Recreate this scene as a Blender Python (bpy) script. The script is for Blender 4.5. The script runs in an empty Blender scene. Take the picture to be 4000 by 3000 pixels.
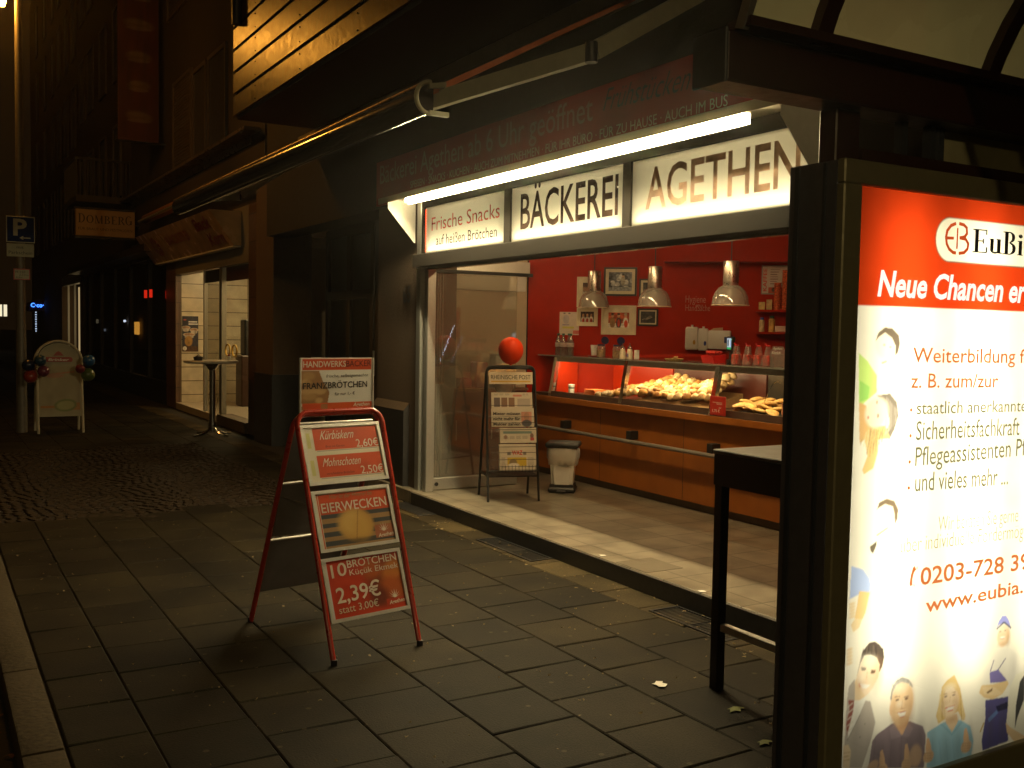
import bpy, bmesh, math, random
import numpy as np
from mathutils import Vector, Matrix
random.seed(7); RNG = np.random.default_rng(7)
SC = bpy.context.scene
COL = SC.collection
R_ = math.radians

# ------------------------------------------------------------------ camera, sky glow, exposure
def _n(v): return v / np.linalg.norm(v)
FPX = 3900.0                                   # focal length in pixels of the 4000 x 3000 frame
_yc = _n(np.array([-2302 / FPX, -252 / FPX, 1.0]))        # street direction seen by the camera
_zc = -_n(np.array([-1280 / FPX, 68500 / FPX, 1.0])); _zc = _n(_zc - _yc * (_zc @ _yc))
_xc = np.cross(_yc, _zc)
RW = np.stack([_xc, _yc, _zc])                 # camera axes (right, down, forward) -> world
EYE = np.array([0.0, 0.0, 1.6])
cam = bpy.data.cameras.new('camera'); cam_o = bpy.data.objects.new('camera', cam); COL.objects.link(cam_o)
cam.sensor_width = 36.0; cam.lens = 36.0 * FPX / 4000.0; cam.clip_start = 0.02; cam.clip_end = 600
_m = Matrix.Identity(4)
for i in range(3):
    _m[i][0] = RW[i][0]; _m[i][1] = -RW[i][1]; _m[i][2] = -RW[i][2]
_m.translation = Vector(EYE); cam_o.matrix_world = _m
SC.camera = cam_o
SC.view_settings.view_transform = 'Standard'; SC.view_settings.look = 'None'
SC.view_settings.exposure = 0.0; SC.view_settings.gamma = 1.0
SC.cycles.max_bounces = 8; SC.cycles.transparent_max_bounces = 16; SC.cycles.diffuse_bounces = 4
SC.cycles.sample_clamp_indirect = 4.0; SC.cycles.caustics_reflective = False; SC.cycles.caustics_refractive = False
SC.cycles.use_denoising = True
world = bpy.data.worlds.new('World'); SC.world = world; world.use_nodes = True
_bg = world.node_tree.nodes['Background']
_bg.inputs[0].default_value = (1.0, 0.50, 0.16, 1); _bg.inputs[1].default_value = 0.0065   # night sky glow

def ray(u, v): return RW @ np.array([(u - 2000) / FPX, (v - 1500) / FPX, 1.0])
def on(u, v, ax, val):                         # measured point of the photograph on the plane axis = val
    d = ray(u, v); return EYE + d * (val - EYE[ax]) / d[ax]
def onp(u, v, P, n):
    d = ray(u, v); return EYE + d * (((np.array(P) - EYE) @ n) / (d @ n))

# ------------------------------------------------------------------ materials
MATS = {}
def nodes(name):
    m = bpy.data.materials.new(name); m.use_nodes = True
    nt = m.node_tree
    return m, nt, nt.nodes['Principled BSDF']
def mat(name, col, rough=0.6, metal=0.0, var=0.12, scale=12.0, bump=0.15, spec=0.5, detail=6.0, coat=0.0):
    if name in MATS: return MATS[name]
    m, nt, p = nodes(name)
    tc = nt.nodes.new('ShaderNodeTexCoord'); nz = nt.nodes.new('ShaderNodeTexNoise')
    nz.inputs['Scale'].default_value = scale; nz.inputs['Detail'].default_value = detail
    nt.links.new(tc.outputs['Object'], nz.inputs['Vector'])
    rp = nt.nodes.new('ShaderNodeValToRGB')
    c = np.array(col[:3], float)
    rp.color_ramp.elements[0].position = 0.3; rp.color_ramp.elements[1].position = 0.7
    rp.color_ramp.elements[0].color = (*(c * (1 - var)), 1); rp.color_ramp.elements[1].color = (*np.clip(c * (1 + var), 0, 1), 1)
    nt.links.new(nz.outputs['Fac'], rp.inputs['Fac']); nt.links.new(rp.outputs['Color'], p.inputs['Base Color'])
    p.inputs['Roughness'].default_value = rough; p.inputs['Metallic'].default_value = metal
    p.inputs['Specular IOR Level'].default_value = spec; p.inputs['Coat Weight'].default_value = coat
    mr = nt.nodes.new('ShaderNodeMapRange'); mr.inputs['To Min'].default_value = max(0.03, rough - 0.12); mr.inputs['To Max'].default_value = min(1, rough + 0.12)
    nt.links.new(nz.outputs['Fac'], mr.inputs['Value']); nt.links.new(mr.outputs['Result'], p.inputs['Roughness'])
    if bump:
        b = nt.nodes.new('ShaderNodeBump'); b.inputs['Strength'].default_value = bump; b.inputs['Distance'].default_value = 0.01
        nt.links.new(nz.outputs['Fac'], b.inputs['Height']); nt.links.new(b.outputs['Normal'], p.inputs['Normal'])
    MATS[name] = m; return m
def emit(name, col, s):
    if name in MATS: return MATS[name]
    m = bpy.data.materials.new(name); m.use_nodes = True; nt = m.node_tree; nt.nodes.clear()
    o = nt.nodes.new('ShaderNodeOutputMaterial'); e = nt.nodes.new('ShaderNodeEmission')
    e.inputs[0].default_value = (*col, 1); e.inputs[1].default_value = s
    nt.links.new(e.outputs[0], o.inputs[0]); MATS[name] = m; return m
def thin_glass(name, tint=(0.95, 0.97, 0.95), rough=0.02, haze=0.0, refl=1.0):
    if name in MATS: return MATS[name]
    m = bpy.data.materials.new(name); m.use_nodes = True; nt = m.node_tree; nt.nodes.clear()
    o = nt.nodes.new('ShaderNodeOutputMaterial'); tr = nt.nodes.new('ShaderNodeBsdfTransparent'); tr.inputs[0].default_value = (*tint, 1)
    gl = nt.nodes.new('ShaderNodeBsdfGlossy'); gl.inputs['Roughness'].default_value = rough
    lw = nt.nodes.new('ShaderNodeLayerWeight')      # Schlick reflectance, the same from both sides of the sheet
    pw = nt.nodes.new('ShaderNodeMath'); pw.operation = 'POWER'; pw.inputs[1].default_value = 5.0; nt.links.new(lw.outputs['Facing'], pw.inputs[0])
    mu = nt.nodes.new('ShaderNodeMath'); mu.operation = 'MULTIPLY_ADD'; mu.use_clamp = True; mu.inputs[1].default_value = 0.9; mu.inputs[2].default_value = 0.075 * refl
    nt.links.new(pw.outputs[0], mu.inputs[0])
    base = tr
    if haze:
        df = nt.nodes.new('ShaderNodeBsdfDiffuse'); df.inputs[0].default_value = (0.7, 0.68, 0.62, 1)
        mh = nt.nodes.new('ShaderNodeMixShader'); mh.inputs[0].default_value = haze
        nt.links.new(tr.outputs[0], mh.inputs[1]); nt.links.new(df.outputs[0], mh.inputs[2]); base = mh
    mx = nt.nodes.new('ShaderNodeMixShader')
    nt.links.new(mu.outputs[0], mx.inputs[0]); nt.links.new(base.outputs[0], mx.inputs[1]); nt.links.new(gl.outputs[0], mx.inputs[2])
    nt.links.new(mx.outputs[0], o.inputs[0]); MATS[name] = m; return m
def attr_mat(name, rough=0.5, spec=0.4, coat=0.0, translucent=False):
    if name in MATS: return MATS[name]
    m, nt, p = nodes(name)
    a = nt.nodes.new('ShaderNodeAttribute'); a.attribute_name = 'Col'
    nt.links.new(a.outputs['Color'], p.inputs['Base Color']); p.inputs['Roughness'].default_value = rough
    p.inputs['Specular IOR Level'].default_value = spec; p.inputs['Coat Weight'].default_value = coat
    if translucent:
        t = nt.nodes.new('ShaderNodeBsdfTranslucent'); nt.links.new(a.outputs['Color'], t.inputs[0])
        mx = nt.nodes.new('ShaderNodeMixShader'); mx.inputs[0].default_value = 0.8
        nt.links.new(p.outputs[0], mx.inputs[1]); nt.links.new(t.outputs[0], mx.inputs[2])
        nt.links.new(mx.outputs[0], nt.nodes['Material Output'].inputs[0])
    MATS[name] = m; return m
def translucent(name, col, mixf=0.7, rough=0.3, var=0.1, scale=8):
    if name in MATS: return MATS[name]
    m = mat(name, col, rough, var=var, scale=scale, bump=0.05); nt = m.node_tree; p = nt.nodes['Principled BSDF']
    t = nt.nodes.new('ShaderNodeBsdfTranslucent'); t.inputs[0].default_value = (*col, 1)
    mx = nt.nodes.new('ShaderNodeMixShader'); mx.inputs[0].default_value = mixf
    nt.links.new(p.outputs[0], mx.inputs[1]); nt.links.new(t.outputs[0], mx.inputs[2]); nt.links.new(mx.outputs[0], nt.nodes['Material Output'].inputs[0])
    return m
def tile_mat(name, col, joint, w, h, rough=0.3, offset=0.0, jw=0.006, rot=(0, 0, 0), var=0.08, dirt=0.25):
    if name in MATS: return MATS[name]
    m, nt, p = nodes(name)
    tc = nt.nodes.new('ShaderNodeTexCoord'); mp = nt.nodes.new('ShaderNodeMapping'); mp.inputs['Rotation'].default_value = rot
    b = nt.nodes.new('ShaderNodeTexBrick'); b.offset = offset; b.squash = 1.0
    b.inputs['Scale'].default_value = 1.0; b.inputs['Mortar Size'].default_value = jw; b.inputs['Brick Width'].default_value = w; b.inputs['Row Height'].default_value = h
    c = np.array(col)
    b.inputs['Color1'].default_value = (*(c * (1 - var)), 1); b.inputs['Color2'].default_value = (*np.clip(c * (1 + var), 0, 1), 1); b.inputs['Mortar'].default_value = (*joint, 1)
    nt.links.new(tc.outputs['Object'], mp.inputs[0]); nt.links.new(mp.outputs[0], b.inputs['Vector'])
    nz = nt.nodes.new('ShaderNodeTexNoise'); nz.inputs['Scale'].default_value = 5; nz.inputs['Detail'].default_value = 9; nt.links.new(tc.outputs['Object'], nz.inputs['Vector'])
    mr = nt.nodes.new('ShaderNodeMapRange'); mr.inputs['From Min'].default_value = 0.35; mr.inputs['From Max'].default_value = 0.65; mr.inputs['To Min'].default_value = 1 - dirt; mr.inputs['To Max'].default_value = 1.0
    nt.links.new(nz.outputs['Fac'], mr.inputs[0])
    mu = nt.nodes.new('ShaderNodeVectorMath'); mu.operation = 'SCALE'; nt.links.new(b.outputs['Color'], mu.inputs[0]); nt.links.new(mr.outputs[0], mu.inputs['Scale'])
    nt.links.new(mu.outputs[0], p.inputs['Base Color']); p.inputs['Roughness'].default_value = rough
    bp = nt.nodes.new('ShaderNodeBump'); bp.invert = True; bp.inputs['Strength'].default_value = 0.4; bp.inputs['Distance'].default_value = 0.004
    nt.links.new(b.outputs['Fac'], bp.inputs['Height']); nt.links.new(bp.outputs[0], p.inputs['Normal'])
    MATS[name] = m; return m

# ------------------------------------------------------------------ mesh building
class MB:
    def __init__(self): self.b = bmesh.new()
    def box(self, x0, y0, z0, x1, y1, z1, bev=0.0, seg=1, M=None):
        t = bmesh.new(); bmesh.ops.create_cube(t, size=1.0)
        bmesh.ops.scale(t, vec=(abs(x1 - x0), abs(y1 - y0), abs(z1 - z0)), verts=t.verts)
        if bev: bmesh.ops.bevel(t, geom=t.edges[:], offset=bev, segments=seg, affect='EDGES', profile=0.5)
        bmesh.ops.translate(t, vec=((x0 + x1) / 2, (y0 + y1) / 2, (z0 + z1) / 2), verts=t.verts)
        if M is not None: bmesh.ops.transform(t, matrix=M, verts=t.verts)
        return self.add(t)
    def add(self, t):
        me = bpy.data.meshes.new('tmp'); t.to_mesh(me); t.free(); self.b.from_mesh(me); bpy.data.meshes.remove(me); return self
    def cyl(self, p0, p1, r0, r1=None, n=16, caps=True):
        p0 = Vector(p0); p1 = Vector(p1); r1 = r0 if r1 is None else r1
        d = p1 - p0; q = d.to_track_quat('Z', 'Y').to_matrix().to_4x4()
        t = bmesh.new(); bmesh.ops.create_cone(t, cap_ends=caps, segments=n, radius1=r0, radius2=r1, depth=d.length)
        bmesh.ops.transform(t, matrix=Matrix.Translation((p0 + p1) / 2) @ q, verts=t.verts); return self.add(t)
    def tube(self, pts, r, n=10, closed=False):
        pts = [Vector(p) for p in pts]; N = len(pts); rings = []
        up = None
        for i, p in enumerate(pts):
            a = pts[(i - 1) % N] if (i or closed) else pts[0]; c = pts[(i + 1) % N] if (i < N - 1 or closed) else pts[-1]
            tg = (c - a).normalized()
            if up is None: up = tg.orthogonal().normalized()
            up = (up - tg * up.dot(tg)).normalized(); s = tg.cross(up)
            rings.append([self.b.verts.new(p + (up * math.cos(k * 2 * math.pi / n) + s * math.sin(k * 2 * math.pi / n)) * r) for k in range(n)])
        for i in range(N if closed else N - 1):
            A = rings[i]; B = rings[(i + 1) % N]
            for k in range(n): self.b.faces.new((A[k], A[(k + 1) % n], B[(k + 1) % n], B[k]))
        if not closed:
            self.b.faces.new(rings[0][::-1]); self.b.faces.new(rings[-1])
        return self
    def lathe(self, prof, c=(0, 0, 0), n=24, sx=1.0, sy=1.0):
        rings = []
        for r, z in prof:
            if r < 1e-6: rings.append([self.b.verts.new((c[0], c[1], c[2] + z))])
            else: rings.append([self.b.verts.new((c[0] + sx * r * math.cos(2 * math.pi * k / n), c[1] + sy * r * math.sin(2 * math.pi * k / n), c[2] + z)) for k in range(n)])
        for A, B in zip(rings, rings[1:]):
            for k in range(n):
                a, b2 = A[k % len(A)], A[(k + 1) % len(A)]; d, e = B[k % len(B)], B[(k + 1) % len(B)]
                f = [a, b2, e, d]; f = [v for i, v in enumerate(f) if v not in f[:i]]
                if len(f) > 2: self.b.faces.new(f)
        return self
    def prism(self, pts, d):                     # planar polygon pts extruded by vector d
        d = Vector(d); A = [self.b.verts.new(Vector(p)) for p in pts]; B = [self.b.verts.new(Vector(p) + d) for p in pts]
        self.b.faces.new(A[::-1]); self.b.faces.new(B)
        for i in range(len(A)): j = (i + 1) % len(A); self.b.faces.new((A[i], A[j], B[j], B[i]))
        return self
    def quad(self, *pts):
        self.b.faces.new([self.b.verts.new(Vector(p)) for p in pts]); return self
    def build(self, name, m, parent=None, smooth=True, loc=None, ang=35):
        me = bpy.data.meshes.new(name); bmesh.ops.recalc_face_normals(self.b, faces=self.b.faces[:]); self.b.to_mesh(me); self.b.free()
        if m is not None: me.materials.append(m)
        if smooth:
            me.polygons.foreach_set('use_smooth', [True] * len(me.polygons)); me.set_sharp_from_angle(angle=R_(ang))
        return link(name, me, parent, loc)
def link(name, me, parent=None, loc=None):
    o = bpy.data.objects.new(name, me); COL.objects.link(o)
    if parent is not None:
        o.parent = parent
        if loc is None: o.matrix_parent_inverse = parent_world(parent).inverted()
    if loc is not None: o.location = loc
    return o
def parent_world(p):
    M = p.matrix_basis.copy()
    if p.parent is not None: M = parent_world(p.parent) @ p.matrix_parent_inverse @ M
    return M
def tag(o, label=None, cat=None, group=None, kind=None):
    if label: o['label'] = label
    if cat: o['category'] = cat
    if group: o['group'] = group
    if kind: o['kind'] = kind
    return o
def thing(name, label, cat, loc=(0, 0, 0), group=None, kind=None):
    o = bpy.data.objects.new(name, None); COL.objects.link(o); o.location = loc; o.empty_display_size = 0.1
    return tag(o, label, cat, group, kind)
def copy_tree(o, parent=None):
    c = o.copy(); COL.objects.link(c); c.parent = parent
    if parent is not None: c.matrix_parent_inverse = o.matrix_parent_inverse.copy()
    for ch in list(o.children): copy_tree(ch, c)
    return c
def lamp(name, kind, loc, power, col, parent=None, size=None, target=None, spread=None, sizey=None, along=(0, 1, 0)):
    l = bpy.data.lights.new(name, kind); l.energy = power; l.color = col
    o = bpy.data.objects.new(name, l); COL.objects.link(o); o.location = loc
    if kind == 'AREA':
        l.shape = 'RECTANGLE'; l.size = size; l.size_y = sizey or size
        if spread: l.spread = spread
    elif size: l.shadow_soft_size = size
    if target is not None:                     # local Y (the long side) lies along the given axis
        zz = (Vector(loc) - Vector(target)).normalized(); yy = Vector(along); yy = (yy - zz * yy.dot(zz)).normalized(); xx = yy.cross(zz)
        o.rotation_euler = Matrix((xx, yy, zz)).transposed().to_euler()
    if parent is not None:
        o.parent = parent; o.matrix_parent_inverse = parent_world(parent).inverted()
    return o

# ------------------------------------------------------------------ lettering
_cap = None
def text_mesh(body, shear=0.0, bold=0.0, spacing=1.0):
    cu = bpy.data.curves.new('t', 'FONT'); cu.body = body; cu.size = 1.0; cu.shear = shear; cu.offset = bold; cu.space_character = spacing
    cu.resolution_u = 3
    ob = bpy.data.objects.new('t', cu); COL.objects.link(ob)
    dg = bpy.context.evaluated_depsgraph_get(); me = bpy.data.meshes.new_from_object(ob.evaluated_get(dg))
    COL.objects.unlink(ob); bpy.data.objects.remove(ob); bpy.data.curves.remove(cu); return me
def cap_h():
    global _cap
    if _cap is None:
        me = text_mesh('H'); _cap = max(v.co.y for v in me.vertices); bpy.data.meshes.remove(me)
    return _cap
class Lettering:                                  # many words gathered in ONE mesh on a plane
    def __init__(self): self.b = bmesh.new(); self.n = 0
    def add(self, body, pl, pr, cap, up, normal, off=0.0015, shear=0.0, bold=0.0, spacing=1.0, thick=0.0):
        me = text_mesh(body, shear, bold, spacing)
        if not me.vertices: bpy.data.meshes.remove(me); return self
        pl = Vector(pl); pr = Vector(pr); up = Vector(up); normal = Vector(normal)
        xs = [v.co.x for v in me.vertices]; x0, x1 = min(xs), max(xs); rt = (pr - pl); w = rt.length; rt.normalize()
        sy = cap / cap_h(); sx = w / (x1 - x0); self.n += 1
        o = off + 0.0001 * (self.n % 5)
        for v in me.vertices:
            v.co = pl + rt * ((v.co.x - x0) * sx) + up * (v.co.y * sy) + normal * o
        self.b.from_mesh(me); bpy.data.meshes.remove(me); return self
    def poly(self, pts): self.b.faces.new([self.b.verts.new(Vector(p)) for p in pts]); return self
    def build(self, name, m, parent=None):
        me = bpy.data.meshes.new(name); self.b.to_mesh(me); self.b.free(); me.materials.append(m); return link(name, me, parent)

# ------------------------------------------------------------------ printed sheets (colours per vertex of a fine grid)
class Sheet:
    def __init__(self, w, h, res, bg=(0.8, 0.8, 0.8)):
        self.w, self.h = w, h; self.nx = max(2, int(w / res)); self.ny = max(2, int(h / res))
        self.X, self.Z = np.meshgrid(np.linspace(0, w, self.nx), np.linspace(0, h, self.ny)); self.c = np.empty((self.ny, self.nx, 3)); self.c[:] = bg
        self.res = res
    def _mix(self, a, col): a = np.clip(a, 0, 1)[..., None]; self.c = self.c * (1 - a) + np.array(col) * a; return self
    def rect(self, x0, z0, x1, z1, col): return self._mix(((self.X >= x0) & (self.X <= x1) & (self.Z >= z0) & (self.Z <= z1)).astype(float), col)
    def ell(self, cx, cz, rx, rz, col, rot=0.0, soft=0.12, alpha=1.0):
        dx, dz = self.X - cx, self.Z - cz; c, s = math.cos(rot), math.sin(rot)
        d = np.sqrt(((dx * c + dz * s) / rx) ** 2 + ((-dx * s + dz * c) / rz) ** 2)
        return self._mix(alpha * (1 - (d - 1 + soft) / (2 * soft)), col)
    def poly(self, pts, col, alpha=1.0):
        ins = np.zeros(self.X.shape, bool); n = len(pts)
        for i in range(n):
            (x0, z0), (x1, z1) = pts[i], pts[(i + 1) % n]
            if z0 == z1: continue
            ins ^= ((z0 > self.Z) != (z1 > self.Z)) & (self.X < (x1 - x0) * (self.Z - z0) / (z1 - z0) + x0)
        return self._mix(ins * alpha, col)
    def line(self, x0, z0, x1, z1, t, col, alpha=1.0):
        d = np.array([x1 - x0, z1 - z0]); L = np.hypot(*d); d /= max(L, 1e-9)
        a = (self.X - x0) * d[0] + (self.Z - z0) * d[1]; b = -(self.X - x0) * d[1] + (self.Z - z0) * d[0]
        return self._mix(alpha * ((a >= 0) & (a <= L) & (np.abs(b) < t / 2)), col)
    def blur(self, k=1, it=2):
        for _ in range(it):
            p = np.pad(self.c, ((k, k), (k, k), (0, 0)), 'edge'); n = 2 * k + 1
            self.c = sum(p[i:i + self.ny, j:j + self.nx] for i in range(n) for j in range(n)) / (n * n)
        return self
    def noise(self, amt, cells=8):
        g = RNG.normal(0, 1, (cells + 2, cells + 2)); xi = self.X / self.w * cells; zi = self.Z / self.h * cells
        x0 = xi.astype(int); z0 = zi.astype(int); fx = xi - x0; fz = zi - z0
        v = g[z0, x0] * (1 - fx) * (1 - fz) + g[z0, x0 + 1] * fx * (1 - fz) + g[z0 + 1, x0] * (1 - fx) * fz + g[z0 + 1, x0 + 1] * fx * fz
        self.c = np.clip(self.c * (1 + amt * v[..., None]), 0, 1); return self
    def build(self, name, origin, right, up, m, parent=None, bow=0.0):
        o = np.array(origin, float); r = np.array(right, float); u = np.array(up, float); nrm = np.cross(r, u)
        P = o + self.X[..., None] * r + self.Z[..., None] * u
        if bow: P = P + nrm * (bow * np.sin(np.pi * self.X / self.w) * np.sin(np.pi * self.Z / self.h))[..., None]
        ny, nx = self.ny, self.nx; me = bpy.data.meshes.new(name)
        me.vertices.add(nx * ny); me.vertices.foreach_set('co', P.reshape(-1).astype(np.float32))
        i = (np.arange(ny - 1)[:, None] * nx + np.arange(nx - 1)[None]).reshape(-1)
        q = np.stack([i, i + 1, i + nx + 1, i + nx], 1).reshape(-1)
        me.loops.add(len(q)); me.loops.foreach_set('vertex_index', q.astype(np.int32)); nf = len(q) // 4
        me.polygons.add(nf); me.polygons.foreach_set('loop_start', (np.arange(nf) * 4).astype(np.int32))
        me.update(calc_edges=True); me.validate()
        a = me.attributes.new('Col', 'FLOAT_COLOR', 'POINT'); a.data.foreach_set('color', np.concatenate([self.c, np.ones((ny, nx, 1))], 2).reshape(-1).astype(np.float32))
        me.materials.append(m); return link(name, me, parent)

PRINT = attr_mat('printed_paper', 0.55, 0.3)
GLOSSY_PRINT = attr_mat('laminated_print', 0.35, 0.5)
FAC_R, FAC_N = (0, -1, 0), (-1, 0, 0)            # right and outward directions of the street front
UPZ = (0, 0, 1)
# ------------------------------------------------------------------ materials in use
M_asphalt = mat('asphalt', (0.045, 0.043, 0.04), 0.75, scale=60, bump=0.5)
M_dirt = mat('joint_dirt', (0.02, 0.017, 0.013), 0.9, scale=30)
M_kerb = mat('kerb_stone', (0.058, 0.043, 0.025), 0.8, scale=40, bump=0.5, var=0.3, spec=.15)
M_cobble = mat('cobble_stone', (0.024, 0.015, 0.008), 0.7, scale=30, bump=0.4, var=0.35, spec=.2)
M_plaster = mat('brown_plaster', (0.10, 0.068, 0.042), 0.85, scale=40, bump=0.3)
M_plaster2 = mat('grey_plaster', (0.030, 0.022, 0.016), 0.85, scale=25, bump=0.3)
M_darkstone = mat('dark_plinth_tile', (0.035, 0.033, 0.032), 0.35, scale=20)
M_alu = mat('aluminium', (0.55, 0.55, 0.52), 0.38, 0.85, scale=60, var=0.06, bump=0.03)
M_greymetal = mat('grey_painted_metal', (0.22, 0.20, 0.18), 0.45, scale=30, var=0.08, bump=0.05)
M_whitemetal = mat('white_painted_metal', (0.72, 0.70, 0.64), 0.4, scale=20, var=0.05, bump=0.03)
M_black = mat('black_plastic', (0.015, 0.015, 0.016), 0.4, scale=40, bump=0.05)
M_blackmetal = mat('black_metal', (0.02, 0.02, 0.021), 0.4, 0.3, scale=40, bump=0.05)
M_chrome = mat('chrome', (0.75, 0.74, 0.72), 0.14, 1.0, scale=50, var=0.03, bump=0.0)
M_wood = mat('varnished_plank', (0.060, 0.018, 0.003), 0.34, scale=14, var=0.35, bump=0.2, spec=.22)
M_red = mat('red_gloss_panel', (0.50, 0.026, 0.002), 0.32, scale=3, var=0.06, bump=0.02)
M_redwall = mat('red_wall_paint', (0.38, 0.014, 0.0006), 0.6, scale=8, var=0.08, bump=0.06, spec=.12)
M_beige = mat('beige_wall', (0.60, 0.50, 0.36), 0.7, scale=8, var=0.05)
M_white = mat('white_laminate', (0.72, 0.70, 0.66), 0.35, scale=20, var=0.04, bump=0.02)
M_paper = mat('white_paper', (0.75, 0.73, 0.68), 0.6, scale=30, var=0.05, bump=0.02)
M_glass = thin_glass('window_glass')
M_darkglass = thin_glass('dark_window_glass', (0.25, 0.25, 0.26))
M_counterwood = mat('beech_laminate', (0.36, 0.115, 0.018), 0.38, scale=6, var=0.12, bump=0.04, detail=12)
M_floor = tile_mat('shop_floor_tile', (0.245, 0.212, 0.158), (0.06, 0.048, 0.034), 0.33, 0.33, 0.30, jw=0.005, var=0.10, dirt=0.42)
M_dark = mat('dark_wall', (0.06, 0.05, 0.042), 0.8, scale=12)
M_shutter = mat('window_frame_paint', (0.075, 0.055, 0.038), 0.5)

# ------------------------------------------------------------------ ground
g = MB(); g.quad((-90, -60, -0.13), (120, -60, -0.13), (120, 220, -0.13), (-90, 220, -0.13))
tag(g.build('road', M_asphalt), kind='structure')
g = MB(); g.quad((0.40, -6, -0.012), (4.6, -6, -0.012), (4.6, 70, -0.012), (0.40, 70, -0.012))
tag(g.build('pavement_bed', M_dirt), kind='structure')
def slab_material():
    m, nt, p = nodes('paving_slab')
    a = nt.nodes.new('ShaderNodeAttribute'); a.attribute_name = 'Col'
    tc = nt.nodes.new('ShaderNodeTexCoord')
    n1 = nt.nodes.new('ShaderNodeTexNoise'); n1.inputs['Scale'].default_value = 120; n1.inputs['Detail'].default_value = 4
    n2 = nt.nodes.new('ShaderNodeTexNoise'); n2.inputs['Scale'].default_value = 2.2; n2.inputs['Detail'].default_value = 8
    vo = nt.nodes.new('ShaderNodeTexVoronoi'); vo.inputs['Scale'].default_value = 8.5
    for n in (n1, n2, vo): nt.links.new(tc.outputs['Object'], n.inputs['Vector'])
    r1 = nt.nodes.new('ShaderNodeMapRange'); r1.inputs['From Min'].default_value = 0.3; r1.inputs['From Max'].default_value = 0.7; r1.inputs['To Min'].default_value = 0.55; r1.inputs['To Max'].default_value = 1.4
    nt.links.new(n1.outputs['Fac'], r1.inputs[0])
    r2 = nt.nodes.new('ShaderNodeMapRange'); r2.inputs['From Min'].default_value = 0.35; r2.inputs['From Max'].default_value = 0.65; r2.inputs['To Min'].default_value = 0.5; r2.inputs['To Max'].default_value = 1.35
    nt.links.new(n2.outputs['Fac'], r2.inputs[0])
    mu = nt.nodes.new('ShaderNodeMath'); mu.operation = 'MULTIPLY'; nt.links.new(r1.outputs[0], mu.inputs[0]); nt.links.new(r2.outputs[0], mu.inputs[1])
    sc = nt.nodes.new('ShaderNodeVectorMath'); sc.operation = 'SCALE'; nt.links.new(a.outputs['Color'], sc.inputs[0]); nt.links.new(mu.outputs[0], sc.inputs['Scale'])
    # trodden chewing gum: small pale round spots
    lt = nt.nodes.new('ShaderNodeMapRange'); lt.inputs['From Min'].default_value = 0.085; lt.inputs['From Max'].default_value = 0.115; lt.inputs['To Min'].default_value = 1; lt.inputs['To Max'].default_value = 0
    nt.links.new(vo.outputs['Distance'], lt.inputs[0])
    sp = nt.nodes.new('ShaderNodeSeparateColor'); nt.links.new(vo.outputs['Color'], sp.inputs[0])
    gt = nt.nodes.new('ShaderNodeMath'); gt.operation = 'GREATER_THAN'; gt.inputs[1].default_value = 0.45; nt.links.new(sp.outputs[0], gt.inputs[0])
    ml = nt.nodes.new('ShaderNodeMath'); ml.operation = 'MULTIPLY'; nt.links.new(lt.outputs[0], ml.inputs[0]); nt.links.new(gt.outputs[0], ml.inputs[1])
    m3 = nt.nodes.new('ShaderNodeMath'); m3.operation = 'MULTIPLY'; m3.inputs[1].default_value = 0.55; nt.links.new(ml.outputs[0], m3.inputs[0])
    mx = nt.nodes.new('ShaderNodeMix'); mx.data_type = 'RGBA'; mx.inputs['B'].default_value = (0.075, 0.058, 0.033, 1)
    nt.links.new(m3.outputs[0], mx.inputs['Factor']); nt.links.new(sc.outputs[0], mx.inputs['A'])
    nt.links.new(mx.outputs['Result'], p.inputs['Base Color'])
    p.inputs['Roughness'].default_value = 0.7; p.inputs['Specular IOR Level'].default_value = 0.12
    b = nt.nodes.new('ShaderNodeBump'); b.inputs['Strength'].default_value = 0.5; b.inputs['Distance'].default_value = 0.004
    nt.links.new(n1.outputs['Fac'], b.inputs['Height']); nt.links.new(b.outputs[0], p.inputs['Normal'])
    return m
M_slab = slab_material()
def slabs(name, cols, ranges, size):
    b = bmesh.new(); cl = b.verts.layers.float_color.new('Col')
    for ci, (x0, x1) in enumerate(cols):
        y = -5.0 + random.uniform(-.02, .02) + (size / 2 if ci % 2 else 0) + (0.27 if ci == 0 else 0)
        while y < ranges[1]:
            y1 = y + size
            if not (ranges[2] < (y + y1) / 2 < ranges[3] and x0 < 3.1):
                v = random.uniform(0.78, 1.2); v *= random.choice([1, 1, 1, 0.7, 1.3])
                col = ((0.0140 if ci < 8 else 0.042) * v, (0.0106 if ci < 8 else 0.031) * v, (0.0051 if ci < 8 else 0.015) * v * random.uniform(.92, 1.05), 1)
                t = [random.uniform(-.003, .0025) for _ in range(4)]; j = random.uniform(0.001, 0.004); w = random.uniform(-.002, .002)
                P = [(x0 + j, y + j + w), (x1 - j, y + j + w), (x1 - j, y1 - j + w), (x0 + j, y1 - j + w)]
                bv = 0.006; q = [(x0 + j + bv, y + j + w + bv), (x1 - j - bv, y + j + w + bv), (x1 - j - bv, y1 - j + w - bv), (x0 + j + bv, y1 - j + w - bv)]
                lo = [b.verts.new((a, c, -0.011)) for a, c in P]; mi = [b.verts.new((a, c, -0.0045 + k)) for (a, c), k in zip(P, t)]
                hi = [b.verts.new((a, c, k)) for (a, c), k in zip(q, t)]
                for vv in lo + mi + hi: vv[cl] = col
                b.faces.new(hi)
                for i in range(4):
                    k = (i + 1) % 4; b.faces.new((lo[i], lo[k], mi[k], mi[i])); b.faces.new((mi[i], mi[k], hi[k], hi[i]))
            y = y1
    me = bpy.data.meshes.new(name); b.to_mesh(me); b.free(); me.materials.append(M_slab)
    return tag(link(name, me), kind='structure')
xs = [0.447, 0.747, 1.13, 1.515, 1.92, 2.32, 2.738, 3.135, 3.55, 3.80]
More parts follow.
